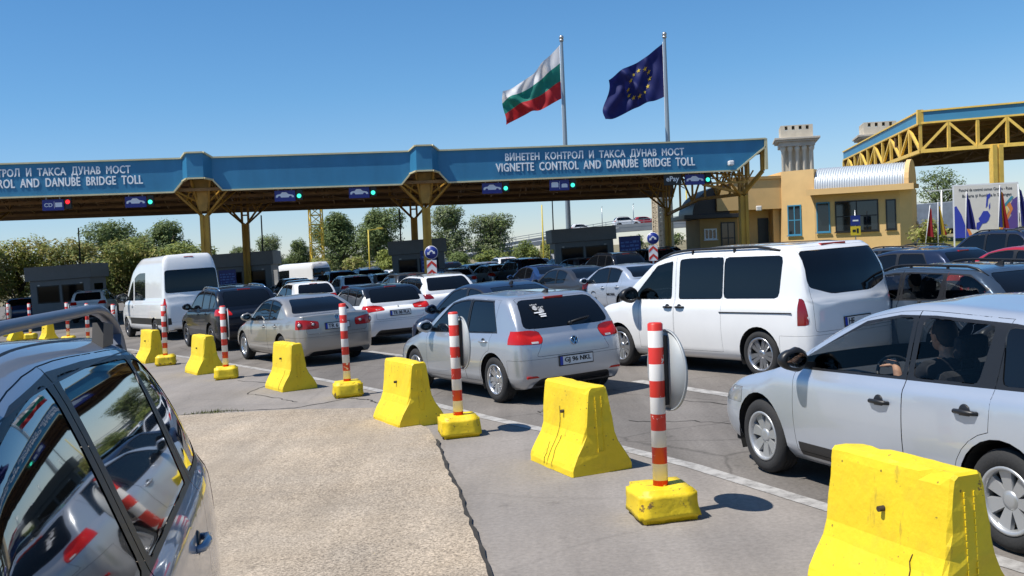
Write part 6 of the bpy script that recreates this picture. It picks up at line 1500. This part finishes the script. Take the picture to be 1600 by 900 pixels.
for x, pm, lab, kd in ((11.5, P_WHITE, 'white hatchback driving on the far bridge ramp', 'hatch'), (34.5, P_WHITE, 'white car on the far bridge ramp right of the beige mast', 'sal'), (21.6, P_RED, 'red hatchback on the far bridge ramp just behind the white one', 'hatch')):
    src, opm, nm = far[kd]; p = on_ramp(x); c = copy_thing(src, LEVEL @ Matrix.Translation(p-Vector((0, 1.5, .1))) @ Matrix.Rotation(rad(5), 4, 'Z'), lab, 'cars on the bridge ramp'); repaint(c, opm, pm); c.name = nm
def lattice(x, y, w, h, m, lab, name='lattice_mast', n=9, t=.07, fill=0):
    r = empty(name, LEVEL @ Matrix.Translation((x, y, 0)) @ Matrix.Rotation(rad(20), 4, 'Z'), lab, 'mast'); b = MB().use(m); cs = [(-w/2, -w/2), (w/2, -w/2), (w/2, w/2), (-w/2, w/2)]
    for cx_, cy_ in cs: b.bar((cx_, cy_, -1), (cx_, cy_, h), t*1.5)
    for k in range(n):
        z0, z1 = h*k/n, h*(k+1)/n
        for i in range(4):
            a, c = cs[i], cs[(i+1) % 4]; b.bar((*a, z0), (*c, z0), t); b.bar((*(a if k % 2 else c), z0), (*(c if k % 2 else a), z1), t)
            if fill: b.bar((*(c if k % 2 else a), z0), (*(a if k % 2 else c), z1), t)
    b.build('frame', None, r); return r
lattice(-18.8, 100, 1.15, 10, mat('mast_yellow', (.60, .40, .03), .6, var=.15), 'yellow steel lattice mast among the trees', n=11)
lattice(14.8, 100, 1.05, 12, mat('mast_beige', (.46, .38, .26), .8, var=.2), 'beige lattice mast seen past the canopy end column', n=26, t=.13, fill=1)
M_YPOST = mat('post_yellow', (.60, .46, .05), .5)
def lamp_post(x, y, h, m, lab, arm=.8, rr=.06, name='lamp_post'):
    r = empty(name, LEVEL @ Matrix.Translation((x, y, 0)), lab, 'lamp post'); b = MB().use(m).tube((0, 0, -1), (0, 0, h), rr*1.3, rr*.8, 8); b.build('pole', None, r)
    if arm: b = MB().use(m); b.bar((0, 0, h-.03), (arm, 0, h+.06), rr); b.box(arm-.1, arm+.35, -.1, .1, h+.02, h+.14, .02); b.build('lamp_arm', None, r)
lamp_post(-11.0, 80, 4.2, M_YPOST, 'thin yellow lamp post left of the central booth'); lamp_post(2.6, 80, 5.6, M_YPOST, 'pale yellow lamp post left of the flagpole foot', 0); lamp_post(13.9, 80, 7.2, M_YPOST, 'slim cream lamp post right of the canopy end column', 0)
lamp_post(-6.6, 62, 4.9, M_BOOTHD, 'thin dark pole rising behind the central booth', 0, .05); lamp_post(-25.6, 61, 4.5, M_BOOTHD, 'thin dark pole over the far left booth', 0, .05); lamp_post(2.6, 61, 5.0, M_BOOTHD, 'thin dark pole over the wide-eaved booth', 0, .04); lamp_post(-15.2, 63, 4.9, M_BOOTHD, 'thin dark pole behind the booth beyond the tall white van', 0, .05)
r = empty('lamp_post', LEVEL @ Matrix.Translation((24.9, 59, .6)), 'white lamp post with two arms left of the billboard', 'lamp post'); b = MB().use(M_SIGNW).tube((0, 0, 0), (0, 0, 4.0), .07, .05, 8); b.build('pole', None, r); b = MB().use(M_SIGNW).bar((-.75, 0, 3.95), (1.0, 0, 4.05), .07); b.build('lamp_arm', None, r)

# ------------------------------------------------------------------ billboard and the flags round it
bb = empty('billboard', LEVEL @ Matrix.Translation((20.92, 48.2, 0)) @ Matrix.Rotation(rad(-14), 4, 'Z'), 'cream billboard with a blue map and flag pictures, at far right', 'billboard'); BW, B0, B1 = 2.72, 1.85, 4.28
M_CREAM = mat('billboard_cream', (.66, .62, .54), .6, var=.03); M_BBLUE = mat('billboard_blue', (.03, .05, .36), .6); M_BPUR = mat('billboard_violet', (.10, .06, .25), .6); M_BOR = mat('billboard_orange', (.65, .22, .05), .6); M_BYE = mat('billboard_yellow', (.72, .55, .15), .6); M_BTEAL = mat('billboard_teal', (.04, .25, .32), .6)
b = MB().use(M_CREAM).box(0, BW, -.03, .03, B0, B1); b.build('panel', None, bb)
b = MB().use(M_SIGNW)
for x in (-.03, BW+.03): b.bar((x, .0, .4), (x, .0, B1+.06), .06)
b.bar((-.03, 0, B1+.035), (BW+.03, 0, B1+.035), .06); b.build('frame', None, bb)
def flatp(name, m, pts, y=-.034, par=bb): b = MB().use(m); b.prism(pts, 'y', y-.003, y); return b.build(name, None, par)
Q = lambda L_: [(x*BW, B0+z*(B1-B0)) for x, z in L_]
flatp('blue_corner', M_BBLUE, Q([(.0, .0), (.24, .0), (.18, .20), (.11, .45), (.03, .62), (0, .6)])); flatp('orange_band', M_BOR, Q([(.18, .20), (.24, .0), (.30, .0), (.20, .26)]), -.037); flatp('violet_corner', M_BPUR, Q([(.66, .0), (1, 0), (1, .75), (.93, .70), (.86, .55), (.90, .40), (.76, .15)]))
flatp('orange_band', M_BOR, Q([(.66, .0), (.70, .0), (.86, .36), (.93, .52), (.88, .66), (.82, .62), (.88, .50), (.80, .34)]), -.038); flatp('yellow_band', M_BYE, Q([(.62, .0), (.66, .0), (.80, .34), (.86, .50), (.82, .60), (.78, .56), (.82, .48)]), -.041); flatp('teal_band', M_BTEAL, Q([(.76, .50), (.92, .72), (.94, .76), (.90, .76), (.74, .54), (.80, .36), (.82, .38)]), -.044)
flatp('map', M_BBLUE, Q([(.34, .16), (.38, .14), (.42, .22), (.44, .26), (.50, .27), (.54, .32), (.57, .42), (.53, .50), (.46, .50), (.41, .40), (.38, .36), (.40, .30), (.35, .28)]), -.036); flatp('map_north', M_BBLUE, Q([(.50, .56), (.52, .80), (.57, .84), (.58, .78), (.54, .72), (.53, .60)]), -.036); flatp('map_island', M_BBLUE, Q([(.55, .52), (.57, .56), (.57, .66), (.55, .60)]), -.036)
text('lettering', 'Punctul de control comun Giurgiu - Ruse', .20, M_INK, bb, Matrix.Translation((BW*.5, -.036, B1-.22)) @ UP, .002, .001, width=BW*.84); text('lettering', 'Bulgaria și România în Schengen', .20, M_INK, bb, Matrix.Translation((BW*.52, -.036, B1-.50)) @ UP, .002, .001, width=BW*.78)
def draped(x, y, z, h, cols, lean, lab, seed):
    r = empty('small_flag', LEVEL @ Matrix.Translation((x, y, z)) @ Matrix.Rotation(rad(lean), 4, 'Y'), lab, 'flag', 'small flags at the billboard'); b = MB().use(M_SIGNW).tube((0, 0, 0), (0, 0, h), .02, .016, 6); b.build('pole', None, r)
    L_ = h*.62; n = len(cols); ns, nz = 12, 16
    for k, m in enumerate(cols):
        b = MB().use(m); V = []
        for i in range(ns+1):
            s = (k+i/ns)/n; V.append([b.v((.025+s*.42*(.25+.75*(1-j/nz))*(1 if lean >= 0 else 1), .10*math.sin(9*s+seed+2*j/nz)*(.3+s), h-.05-L_*(1-j/nz)-.35*s*(j/nz)-.05*s)) for j in range(nz+1)])
        for i in range(ns):
            for j in range(nz): b.f([V[i][j], V[i+1][j], V[i+1][j+1], V[i][j+1]], True)
        b.build('cloth', None, r)
EUc = [cloth_mat('small_flag_blue', (.02, .025, .17))]; ROc = [cloth_mat('small_flag_navy', (.02, .03, .2)), cloth_mat('small_flag_yellow', (.50, .35, .03)), cloth_mat('small_flag_red', (.30, .015, .02))]
draped(21.05, 47.4, 1.3, 2.7, EUc, 2, 'blue flag hanging before the left edge of the billboard', 1); draped(22.35, 47.0, 1.2, 3.0, ROc, 3, 'blue, yellow and red flag hanging before the middle of the billboard', 2); draped(23.35, 46.7, 1.2, 3.0, EUc, -3, 'blue flag hanging before the right edge of the billboard', 3); draped(20.2, 48.4, 1.2, 2.4, ROc, 1, 'blue, yellow and red flag left of the billboard', 4); draped(19.75, 48.9, 1.2, 2.3, [ROc[2]], 8, 'leaning red flag next to the white lamp post', 5)
r = empty('flag_stand', LEVEL @ Matrix.Translation((20.15, 48.6, .62)), 'low white metal stand holding flags left of the billboard', 'stand'); b = MB().use(M_SIGNW)
for x in (-.45, .45): b.bar((x, -.3, 0), (x, -.3, .75), .05); b.bar((x, .3, 0), (x, .3, .75), .05); b.bar((x, -.3, .72), (x, .3, .72), .05)
b.bar((-.45, -.3, .72), (.45, -.3, .72), .05); b.bar((-.45, .3, .72), (.45, .3, .72), .05); b.bar((-.45, -.3, .3), (.45, -.3, .3), .04); b.build('frame', None, r)

# ------------------------------------------------------------------ coach and lorry beyond the building
P_COACH = paint('coach_grey_blue', (.16, .20, .25), .3)
r = empty('coach', TM(26.5, 83, 0, rad(4)), 'grey blue coach with a big dark windscreen right of the yellow building', 'coach')
b = MB().use(P_COACH); sec = [(-1.2, .35), (1.2, .35), (1.25, 1.2), (1.22, 2.2), (1.10, 3.25), (.8, 3.4), (-.8, 3.4), (-1.10, 3.25), (-1.22, 2.2), (-1.25, 1.2)]
def ring(x, f=1., dz=0.): return [b.v((x+(.35 if z < 1.3 else (-.25*(z-1.3)/2 if x > 4 else 0))*(x > 4), y*f, z)) for y, z in sec]
R0, R1, R2 = ring(-6), ring(4.9), ring(5.2, .86)
for A, B in ((R0, R1), (R1, R2)):
    for k in range(10): b.f([A[k], A[(k+1) % 10], B[(k+1) % 10], B[k]])
b.f(R0[::-1]); b.f(R2); b.build('body', None, r)
for sd in (-1, 1): g = MB().use(M_GLASS).prism([(-5.6, 1.7), (4.6, 1.7), (4.3, 2.95), (-5.6, 2.95)], 'y', sd*1.235-.02, sd*1.235+.0); g.build('side_window', None, r)
g = MB().use(M_GLASS); g.poly([(5.36, -1.0, 1.35), (5.36, 1.0, 1.35), (5.06, .92, 3.05), (5.06, -.92, 3.05)]); g.build('windscreen', None, r)
for x in (-3.6, 3.4):
    for sd in (-1, 1): w = MB().use(M_TYRE).lathe([(.001, -.14), (.48, -.14), (.5, -.08), (.5, .08), (.48, .14), (.28, .14), (.24, .08), (.001, .08)], 'y', 20, Matrix.Translation((x, sd*1.12, .5)) @ Matrix.Rotation(0 if sd > 0 else math.pi, 4, 'Z')); w.build('wheel', None, r)
for sd in (-1, 1): b = MB().use(M_TRIM); b.bar((5.1, sd*1.0, 3.0), (5.6, sd*1.35, 2.9), .05); b.box(5.5, 5.62, sd*1.35-.12, sd*1.35+.12, 2.3, 2.9, .03); b.build('wing_mirror', None, r)
M_TRAIL = mat('trailer_silver', (.42, .44, .46), .5, metal=.3, var=.15, vscale=1.5)
lorry(TM(45.5, 108, 0, rad(6)), 'silver trailer lorry with a white cab beyond the billboard flags', M_TRAIL, P_WHITE, 13, 3.9, 1.1)
lorry(TM(37.0, 104, 0, rad(6)), 'white box lorry behind the coach', M_SIGNW, P_WHITE, 8, 3.7, 1.0)
c = copy_thing(far['sal'][0], TM(30.6, 79, .6, rad(15)), 'black saloon parked beside the coach on the lawn side', 'cars beyond the building'); repaint(c, far['sal'][1], P_BLACKP); c.name = 'saloon_car'

# ------------------------------------------------------------------ trees and bushes
def leaf_mat(name, c0, c1, tr=.3):
    m = bpy.data.materials.new(name); m.use_nodes = True; t = m.node_tree; b = t.nodes['Principled BSDF']; L = t.links.new; b.inputs['Roughness'].default_value = .6; b.inputs['Specular IOR Level'].default_value = .3
    g = N(t, 'ShaderNodeNewGeometry'); mx = N(t, 'ShaderNodeMix', data_type='RGBA'); L(g.outputs['Random Per Island'], mx.inputs[0]); mx.inputs[6].default_value = (*c0, 1); mx.inputs[7].default_value = (*c1, 1); L(mx.outputs[2], b.inputs['Base Color'])
    tl = N(t, 'ShaderNodeBsdfTranslucent'); L(mx.outputs[2], tl.inputs[0]); ms = N(t, 'ShaderNodeMixShader'); ms.inputs[0].default_value = tr; L(b.outputs[0], ms.inputs[1]); L(tl.outputs[0], ms.inputs[2]); L(ms.outputs[0], t.nodes['Material Output'].inputs[0]); return m
LF = dict(dark=leaf_mat('leaf_dark', (.085, .125, .045), (.17, .22, .075)), mid=leaf_mat('leaf_mid', (.135, .185, .06), (.26, .32, .11)), lime=leaf_mat('leaf_lime', (.20, .25, .05), (.36, .38, .10)), olive=leaf_mat('leaf_olive', (.26, .25, .08), (.42, .37, .14)), grey=leaf_mat('leaf_grey', (.16, .19, .10), (.28, .31, .18)))
M_BARK = mat('bark', (.09, .07, .05), .95, var=.3, vscale=4)
def crown_mesh(seed, w, h, z0, leaf, n, mlist, lobes=9, flat=1.):
    rn = random.Random(seed); verts, faces, mi = [], [], []
    LB = []
    for k in range(lobes):
        a = rn.uniform(0, 6.28); rr = rn.uniform(.1, .62)*w/2; zz = z0+h*rn.uniform(.18, .86); s_ = rn.uniform(.24, .42)*w*(1.1-.55*(zz-z0)/h)
        LB.append((rr*math.cos(a), rr*math.sin(a)*flat, zz, s_, s_*rn.uniform(.65, .95)*min(1.3, h/w)))
    LB.append((0, 0, z0+h*.5, w*.36, h*.42)); LB.append((rn.uniform(-.1, .1)*w, 0, z0+h*.82, w*.22, h*.18))
    cl = []
    while len(cl) < n:
        x, y, z, s_, sz = LB[rn.randrange(len(LB))]; d = Vector((rn.gauss(0, 1), rn.gauss(0, 1), rn.gauss(0, 1))).normalized(); r_ = rn.uniform(.15, 1)**.4
        p = Vector((x+d.x*s_*r_, y+d.y*s_*r_*flat, z+d.z*sz*r_))
        if p.z < z0*.6: continue
        cl.append((p, d))
    for p, d in cl:
        m_ = rn.randrange(len(mlist)); k = rn.randint(5, 9)
        for q in range(k):
            o_ = p+Vector((rn.gauss(0, leaf*1.3), rn.gauss(0, leaf*1.3), rn.gauss(0, leaf*.9))); nn = (d*.7+Vector((rn.gauss(0, .6), rn.gauss(0, .6), rn.gauss(.95, .6)))).normalized()
            a = nn.orthogonal().normalized(); a.rotate(Quaternion(nn, rn.uniform(0, 6.28))); c = nn.cross(a); L_ = leaf*rn.uniform(.7, 1.5); i0 = len(verts)
            verts += [o_-a*L_*.9, o_+c*L_*.42, o_+a*L_*.9, o_-c*L_*.42]; faces.append((i0, i0+1, i0+2, i0+3)); mi.append(m_)
    me = bpy.data.meshes.new('crown'); me.from_pydata([tuple(v) for v in verts], [], faces); me.polygons.foreach_set('material_index', mi)
    for m in mlist: me.materials.append(LF[m])
    return me
def trunk_mesh(seed, h, z0, w, r):
    rn = random.Random(seed); b = MB().use(M_BARK); b.path([(rn.gauss(0, .04)*h*k/5, rn.gauss(0, .02)*h, h*.72*k/5-.2*(k == 0)) for k in range(6)], [r*(1-.15*k) for k in range(6)], 8)
    for k in range(6):
        a = rn.uniform(0, 6.28); zz = z0+(h-z0)*rn.uniform(.05, .45); e = w*.34
        b.path([(0, 0, zz), (e*.5*math.cos(a), e*.5*math.sin(a), zz+h*.12), (e*math.cos(a), e*math.sin(a), zz+h*.26)], [r*.42, r*.28, r*.1], 5)
    o = b.build('trunk'); me = o.data; bpy.data.objects.remove(o); return me
TREE_P = {}
def tree(name, kind, x, y, w, h, lab, cat='tree', group=None, rz=None, z=0., leaf=.125, n=2600, z0=None, mats=('mid', 'dark'), lobes=9, flat=1., var=0):
    key = (kind, var)
    if key not in TREE_P:
        zz = h*.16 if z0 is None else z0; TREE_P[key] = (crown_mesh(hash(kind) % 1000+var*7 if False else sum(map(ord, kind))+var*31, w, h-zz, zz, leaf, n, list(mats), lobes, flat), trunk_mesh(var+3, h, zz, w, .05*h if cat == 'tree' else .03), w, h)
    cm, tm, w0, h0 = TREE_P[key]; M = TM(x, y, z, random.uniform(0, 6.28) if rz is None else rz) @ Matrix.Diagonal((w/w0, w/w0, h/h0, 1))
    r = empty(name, M, lab, cat, group); link('crown', cm, r); link('trunk' if cat == 'tree' else 'stems', tm, r); return r
G1, G2 = 'trees beyond the toll canopy', 'bushes beyond the toll canopy'
tree('leafy_tree', 'big', -36.4, 95, 7.2, 7.7, 'dark green tree left behind the tall white van', 'tree', G1); tree('leafy_tree', 'big', -31.6, 94, 6.4, 7.4, 'darkest green tree directly above the tall white van', 'tree', G1, var=1, mats=('dark', 'dark', 'mid'))
tree('leafy_tree', 'big', -18.4, 112, 6.6, 7.7, 'tall tree right of the yellow mast, left half of a pair', 'tree', G1, var=2); tree('leafy_tree', 'big', -13.8, 110, 6.6, 7.9, 'tall tree left of the central booth, right half of a pair', 'tree', G1)
tree('leafy_tree', 'loose', -6.3, 108, 6.6, 7.5, 'loose grey green tree just right of the central ochre column', 'tree', G1, mats=('mid', 'grey'), n=1800); tree('leafy_tree', 'loose', -1.4, 110, 6.0, 6.3, 'lower grey green tree ending at the lamp post left of the flagpole', 'tree', G1, var=1, mats=('mid', 'grey'), n=1800)
tree('leafy_tree', 'loose', -23.6, 100, 4.2, 5.4, 'small tree between the booth and the yellow mast', 'tree', G1); tree('leafy_tree', 'big', -21.2, 104, 3.4, 5.0, 'small dark tree left of the yellow mast', 'tree', G1, var=1); tree('leafy_tree', 'loose', -27.0, 102, 3.2, 4.6, 'thin tree right of the left ochre column', 'tree', G1, var=1)
tree('poplar_tree', 'poplar', -53.5, 118, 3.0, 7.4, 'pale narrow tree rising over the olive bushes at left', 'tree', G1, mats=('grey',), n=260, lobes=7); tree('leafy_tree', 'round', 47.5, 112, 6.6, 7.9, 'round green tree over the lorries at right', 'tree', None, mats=('mid', 'dark'), n=800, lobes=14)
i = 0
for x, y, w, h, mats, lab in [(-38.5, 64, 5.4, 4.8, ('mid', 'lime'), 'green bushy tree at the left frame edge'), (-34.9, 66, 6.0, 5.5, ('mid', 'olive'), 'bushy tree left of the far left booth'), (-31.2, 65, 5.6, 5.1, ('olive', 'lime'), 'olive bushy tree over the left corner of the far left booth'), (-27.8, 66, 5.8, 5.0, ('olive', 'mid'), 'yellowish bushy tree above the middle of the far left booth'), (-24.4, 67, 5.6, 4.8, ('olive', 'lime', 'mid'), 'olive bushy tree above the right end of the far left booth'), (-21.4, 68, 5.0, 4.3, ('mid', 'lime'), 'green bushy tree between the far left booth and the tall white van'), (-40.2, 60, 3.6, 3.4, ('dark', 'mid'), 'low dark bush at the left frame edge')]:
    tree('bushy_tree', 'bushy'+'-'.join(mats), x, y, w, h, lab, 'tree', 'bushy trees by the far left booth', leaf=.11, n=1500, z0=.25, mats=mats, lobes=10, var=i % 2); i += 1
for k, (x, y, w, h, mats, lab) in enumerate([(-16.0, 86, 3.6, 2.7, ('olive', 'lime'), 'yellow green bush at the foot of the yellow mast'), (-13.0, 86, 3.4, 2.6, ('lime', 'olive'), 'yellow green bush left of the yellow lamp post'), (-9.9, 86, 3.4, 3.1, ('lime',), 'bright lime bush touching the left side of the central booth'), (1.3, 90, 2.6, 3.0, ('lime', 'mid'), 'bush left of the pale yellow lamp post'), (3.6, 90, 2.6, 2.9, ('lime', 'olive'), 'bush between the lamp post and the wide-eaved booth'), (-1.6, 92, 3.4, 2.4, ('mid', 'lime'), 'low bush under the grey green trees'), (-4.8, 94, 3.2, 2.3, ('mid',), 'low green bush right of the central booth')]):
    tree('bush', 'bush'+'-'.join(mats), x, y, w, h, lab, 'bush', G2, leaf=.10, n=900, z0=.1, mats=mats, lobes=8)
for x, y, w, h, lab in [(22.6, 55, 2.4, 1.5, 'spiky bush by the right corner of the yellow building'), (25.0, 52.5, 1.8, 1.0, 'low spiky bush under the billboard'), (28.5, 53, 1.6, .9, 'lowest spiky bush at the right frame edge')]:
    tree('shrub', 'shrub', x, y, w, h, lab, 'shrub', 'shrubs on the lawn', z=.6, leaf=.10, n=240, z0=.05, mats=('lime', 'olive'), lobes=6)
# the far wood along the plain
rn = random.Random(11); parts_ = [crown_mesh(50+k, 9, 6.5, .2, .55, 130, ['dark', 'mid', 'grey'], 6) for k in range(3)]
bmw = bmesh.new()
for k in range(46):
    me = parts_[k % 3]; n0 = len(bmw.verts); f0 = len(bmw.faces); bmw.from_mesh(me); bmw.verts.ensure_lookup_table(); a = rn.uniform(0, 6.28); x, y, s_ = -210+k*9.2+rn.uniform(-3, 3), 260+rn.uniform(-14, 14), rn.uniform(.6, 1.05)
    for v in bmw.verts[n0:]: c = v.co; v.co = Vector((x+(c.x*math.cos(a)-c.y*math.sin(a))*s_, y+(c.x*math.sin(a)+c.y*math.cos(a))*s_, c.z*s_*.8))
me = bpy.data.meshes.new('far_wood'); bmw.to_mesh(me); bmw.free()
for m in ('dark', 'mid', 'grey'): me.materials.append(LF[m])
tag(link('far_wood', me), 'far low wood along the horizon', 'wood', kind='stuff')
# ------------------------------------------------------------------ people
M_SKIN = mat('skin', (.50, .27, .17), .55, var=.06, vscale=20); M_HAIR = mat('dark_hair', (.018, .014, .011), .7); M_SHIRT = mat('dark_shirt', (.02, .021, .026), .9, var=.15, vscale=25); M_PALE_CL = mat('pale_shirt', (.62, .52, .50), .85); M_TROUS = mat('dark_trousers', (.035, .032, .035), .9); M_EYE = mat('eye', (.7, .7, .68), .3)
def remeshed(name, b, vox, m, parent, smooth=4):
    o = b.build(name, m); md = o.modifiers.new('r', 'REMESH'); md.mode = 'VOXEL'; md.voxel_size = vox; sm = o.modifiers.new('s', 'SMOOTH'); sm.iterations = smooth; sm.factor = .5
    dg = bpy.context.evaluated_depsgraph_get(); me = bpy.data.meshes.new_from_object(o.evaluated_get(dg)); bpy.data.objects.remove(o)
    me.materials.clear(); me.materials.append(m)
    for p in me.polygons: p.use_smooth = True
    return link(name, me, parent)
def ball(b, c, r, sc=(1, 1, 1)):
    bm = bmesh.new(); bmesh.ops.create_icosphere(bm, subdivisions=2, radius=r); b.merge(bm, Matrix.Translation(c) @ Matrix.Diagonal((*sc, 1)))
def limb(b, pts, rs):
    for (p, q), (r, s_) in zip(zip(pts[:-1], pts[1:]), zip(rs[:-1], rs[1:])): b.tube(p, q, r, s_, 10); ball(b, p, r*1.01)
    ball(b, pts[-1], rs[-1]*1.01)
def hand(b, wrist, aim, up, curl=55, side=1, s=1.):
    """palm and five bent fingers; aim = direction of the fingers, up = back of the hand"""
    a = Vector(aim).normalized(); u = Vector(up); u = (u-a*u.dot(a)).normalized(); w = a.cross(u)*side; W_ = Vector(wrist)
    for k in range(4): limb(b, [W_+a*.01*s+w*(.010-.006*k)*s, W_+a*.09*s+w*(.036-.024*k)*s], [.017*s, .013*s])
    for k, L_ in enumerate((.070, .080, .074, .058)):
        p = W_+a*.09*s+w*(.036-.024*k)*s; d = a.copy(); pts = [p]
        for j, f in enumerate((.45, .32, .26)):
            d.rotate(Quaternion(a.cross(u), -rad(curl*(.55, 1.0, .8)[j]))); p = p+d*L_*s*f*1.05; pts.append(p.copy())
        limb(b, pts, [.0105*s, .0098*s, .009*s, .008*s])
    p = W_+a*.02*s+w*.03*s; d = (a*.65+w*.75-u*.25).normalized(); pts = [p, p+d*.045*s]; d = (a*.9+w*.25-u*.45).normalized(); pts += [pts[-1]+d*.032*s, pts[-1]+d*.058*s]; limb(b, pts, [.015*s, .0125*s, .0108*s, .009*s])
def person(M, lab, J, shirt, trousers=None, vox=.008, sleeve=.5, face=(1, 0, 0), group=None):
    root = empty('person', M, lab, 'person', group); V = Vector; b = MB().use(M_SKIN)
    head = V(J['head']); nk = V(J['neck']); f = V(face).normalized(); sd = V((0, 0, 1)).cross(f)
    ball(b, head, .1, (.92, .80, 1.18)); ball(b, head+f*.03-V((0, 0, .065)), .062, (1, .9, .9)); ball(b, head+f*.098-V((0, 0, .018)), .017, (1, .8, 1.3)); ball(b, head+f*.092-V((0, 0, .035)), .016)
    for s_ in (1, -1): ball(b, head+sd*.080*s_-f*.008-V((0, 0, .01)), .024, (.6, .4, 1.2)); ball(b, head+f*.078+sd*.032*s_+V((0, 0, .022)), .014)
    ball(b, head+f*.083-V((0, 0, .067)), .014, (.7, 1.8, .5))
    limb(b, [head-V((0, 0, .06))-f*.02, nk], [.056, .06]); limb(b, [nk, V(J['chest']), V(J['hip'])], [.075, .135, .13])
    sh_ = [V(J['sh_l']), V(J['sh_r'])]; limb(b, [sh_[0], nk-V((0, 0, .04)), sh_[1]], [.06, .07, .06])
    for k in ('l', 'r'):
        P = [V(J['sh_'+k]), V(J['el_'+k]), V(J['wr_'+k])]; limb(b, P, [.052, .042, .029]); d = (P[2]-P[1]).normalized(); hd = J.get('hand_'+k, {}); hand(b, P[2], hd.get('aim', d), hd.get('up', (0, 0, 1)), hd.get('curl', 35), 1 if k == 'r' else -1)
        if 'kn_'+k in J:
            L_ = [V(J['hip'])+V((0, (.09 if k == 'l' else -.09), 0)), V(J['kn_'+k]), V(J['an_'+k])]; limb(b, L_, [.085, .058, .04]); limb(b, [L_[2], L_[2]+f*.16-V((0, 0, .04))], [.042, .034])
    body = remeshed('body', b, vox, M_SKIN, root)
    h = MB().use(M_HAIR); ball(h, head+V((0, 0, .022))-f*.018, .104, (.93, .84, 1.12)); ball(h, head-f*.05-V((0, 0, .01)), .085, (.8, .9, 1.1)); bm = h.bm
    remeshed('hair', h, .012, M_HAIR, root, 2)
    for s_ in (1, -1): e = MB().use(M_EYE); ball(e, head+f*.089+sd*.032*s_+V((0, 0, .012)), .0085); e.build('eye', None, root)
    c = MB().use(shirt); limb(c, [nk-V((0, 0, .03)), V(J['chest']), V(J['hip'])], [.085, .150, .145]); limb(c, [sh_[0], nk-V((0, 0, .055)), sh_[1]], [.07, .078, .07])
    for k in ('l', 'r'): P = [V(J['sh_'+k]), V(J['el_'+k])]; limb(c, [P[0], P[0]+(P[1]-P[0])*sleeve], [.066, .060])
    remeshed('shirt', c, vox*1.2, shirt, root)
    if trousers and 'kn_l' in J:
        t_ = MB().use(trousers)
        for k in ('l', 'r'): L_ = [V(J['hip'])+V((0, (.09 if k == 'l' else -.09), -.02)), V(J['kn_'+k]), V(J['an_'+k])+V((0, 0, .05))]; limb(t_, L_, [.105, .075, .06])
        ball(t_, V(J['hip']), .14); remeshed('trousers', t_, vox*1.3, trousers, root)
    return root
y0 = .378
J = dict(hip=(-.28, y0, .55), chest=(-.36, y0, .86), neck=(-.38, y0, 1.07), head=(-.33, y0, 1.235), sh_l=(-.37, y0+.19, 1.0), sh_r=(-.37, y0-.19, 1.0), el_l=(-.16, y0+.25, .84), wr_l=(.03, y0+.13, 1.0), el_r=(-.12, y0-.24, .80), wr_r=(.06, y0-.16, .93),
    kn_l=(.25, y0+.12, .62), kn_r=(.25, y0-.12, .62), an_l=(.55, y0+.1, .36), an_r=(.55, y0-.1, .36), hand_l=dict(aim=(.75, -.15, .25), up=(-.25, .2, 1), curl=58), hand_r=dict(aim=(.7, .1, .35), up=(-.4, 0, 1), curl=58))
person(pose(2.05, 8.73, 108.4, (1.35, .87)), 'driver in dark clothes with one hand on top of the wheel of the silver estate', J, M_SHIRT, M_TROUS, .0065, .95)
J2 = dict(J, el_l=(-.10, .74, .93), wr_l=(.13, .70, 1.0), hand_l=dict(aim=(.8, -.1, .1), up=(0, .3, 1), curl=40))
person(pose(6.45, 14.4, 113, (-1.0, 0)) @ Matrix.Translation((0, 0, -.03)), 'driver of the dark blue grey estate with a bare arm on the window sill', J2, M_SHIRT, M_TROUS, .008, .45)
J3 = dict(hip=(0, 0, .93), chest=(.01, 0, 1.22), neck=(0, 0, 1.46), head=(.02, 0, 1.62), sh_l=(0, .19, 1.40), sh_r=(0, -.19, 1.40), el_l=(-.02, .26, 1.12), el_r=(-.02, -.26, 1.12), wr_l=(.08, .27, .88), wr_r=(.08, -.27, .88), kn_l=(.05, .10, .50), kn_r=(-.02, -.10, .50), an_l=(.10, .11, .09), an_r=(-.12, -.11, .09))
person(TM(23.6, 59.4, .64, rad(200)), 'person in a pale top standing at the right corner of the yellow building', J3, M_PALE_CL, M_PALE_CL, .014, .5)
person(TM(-11.2, 61.0, .008, rad(280)), 'person in dark clothes standing among the dark cars below the lime bushes', J3, M_SHIRT, M_TROUS, .014, .9)
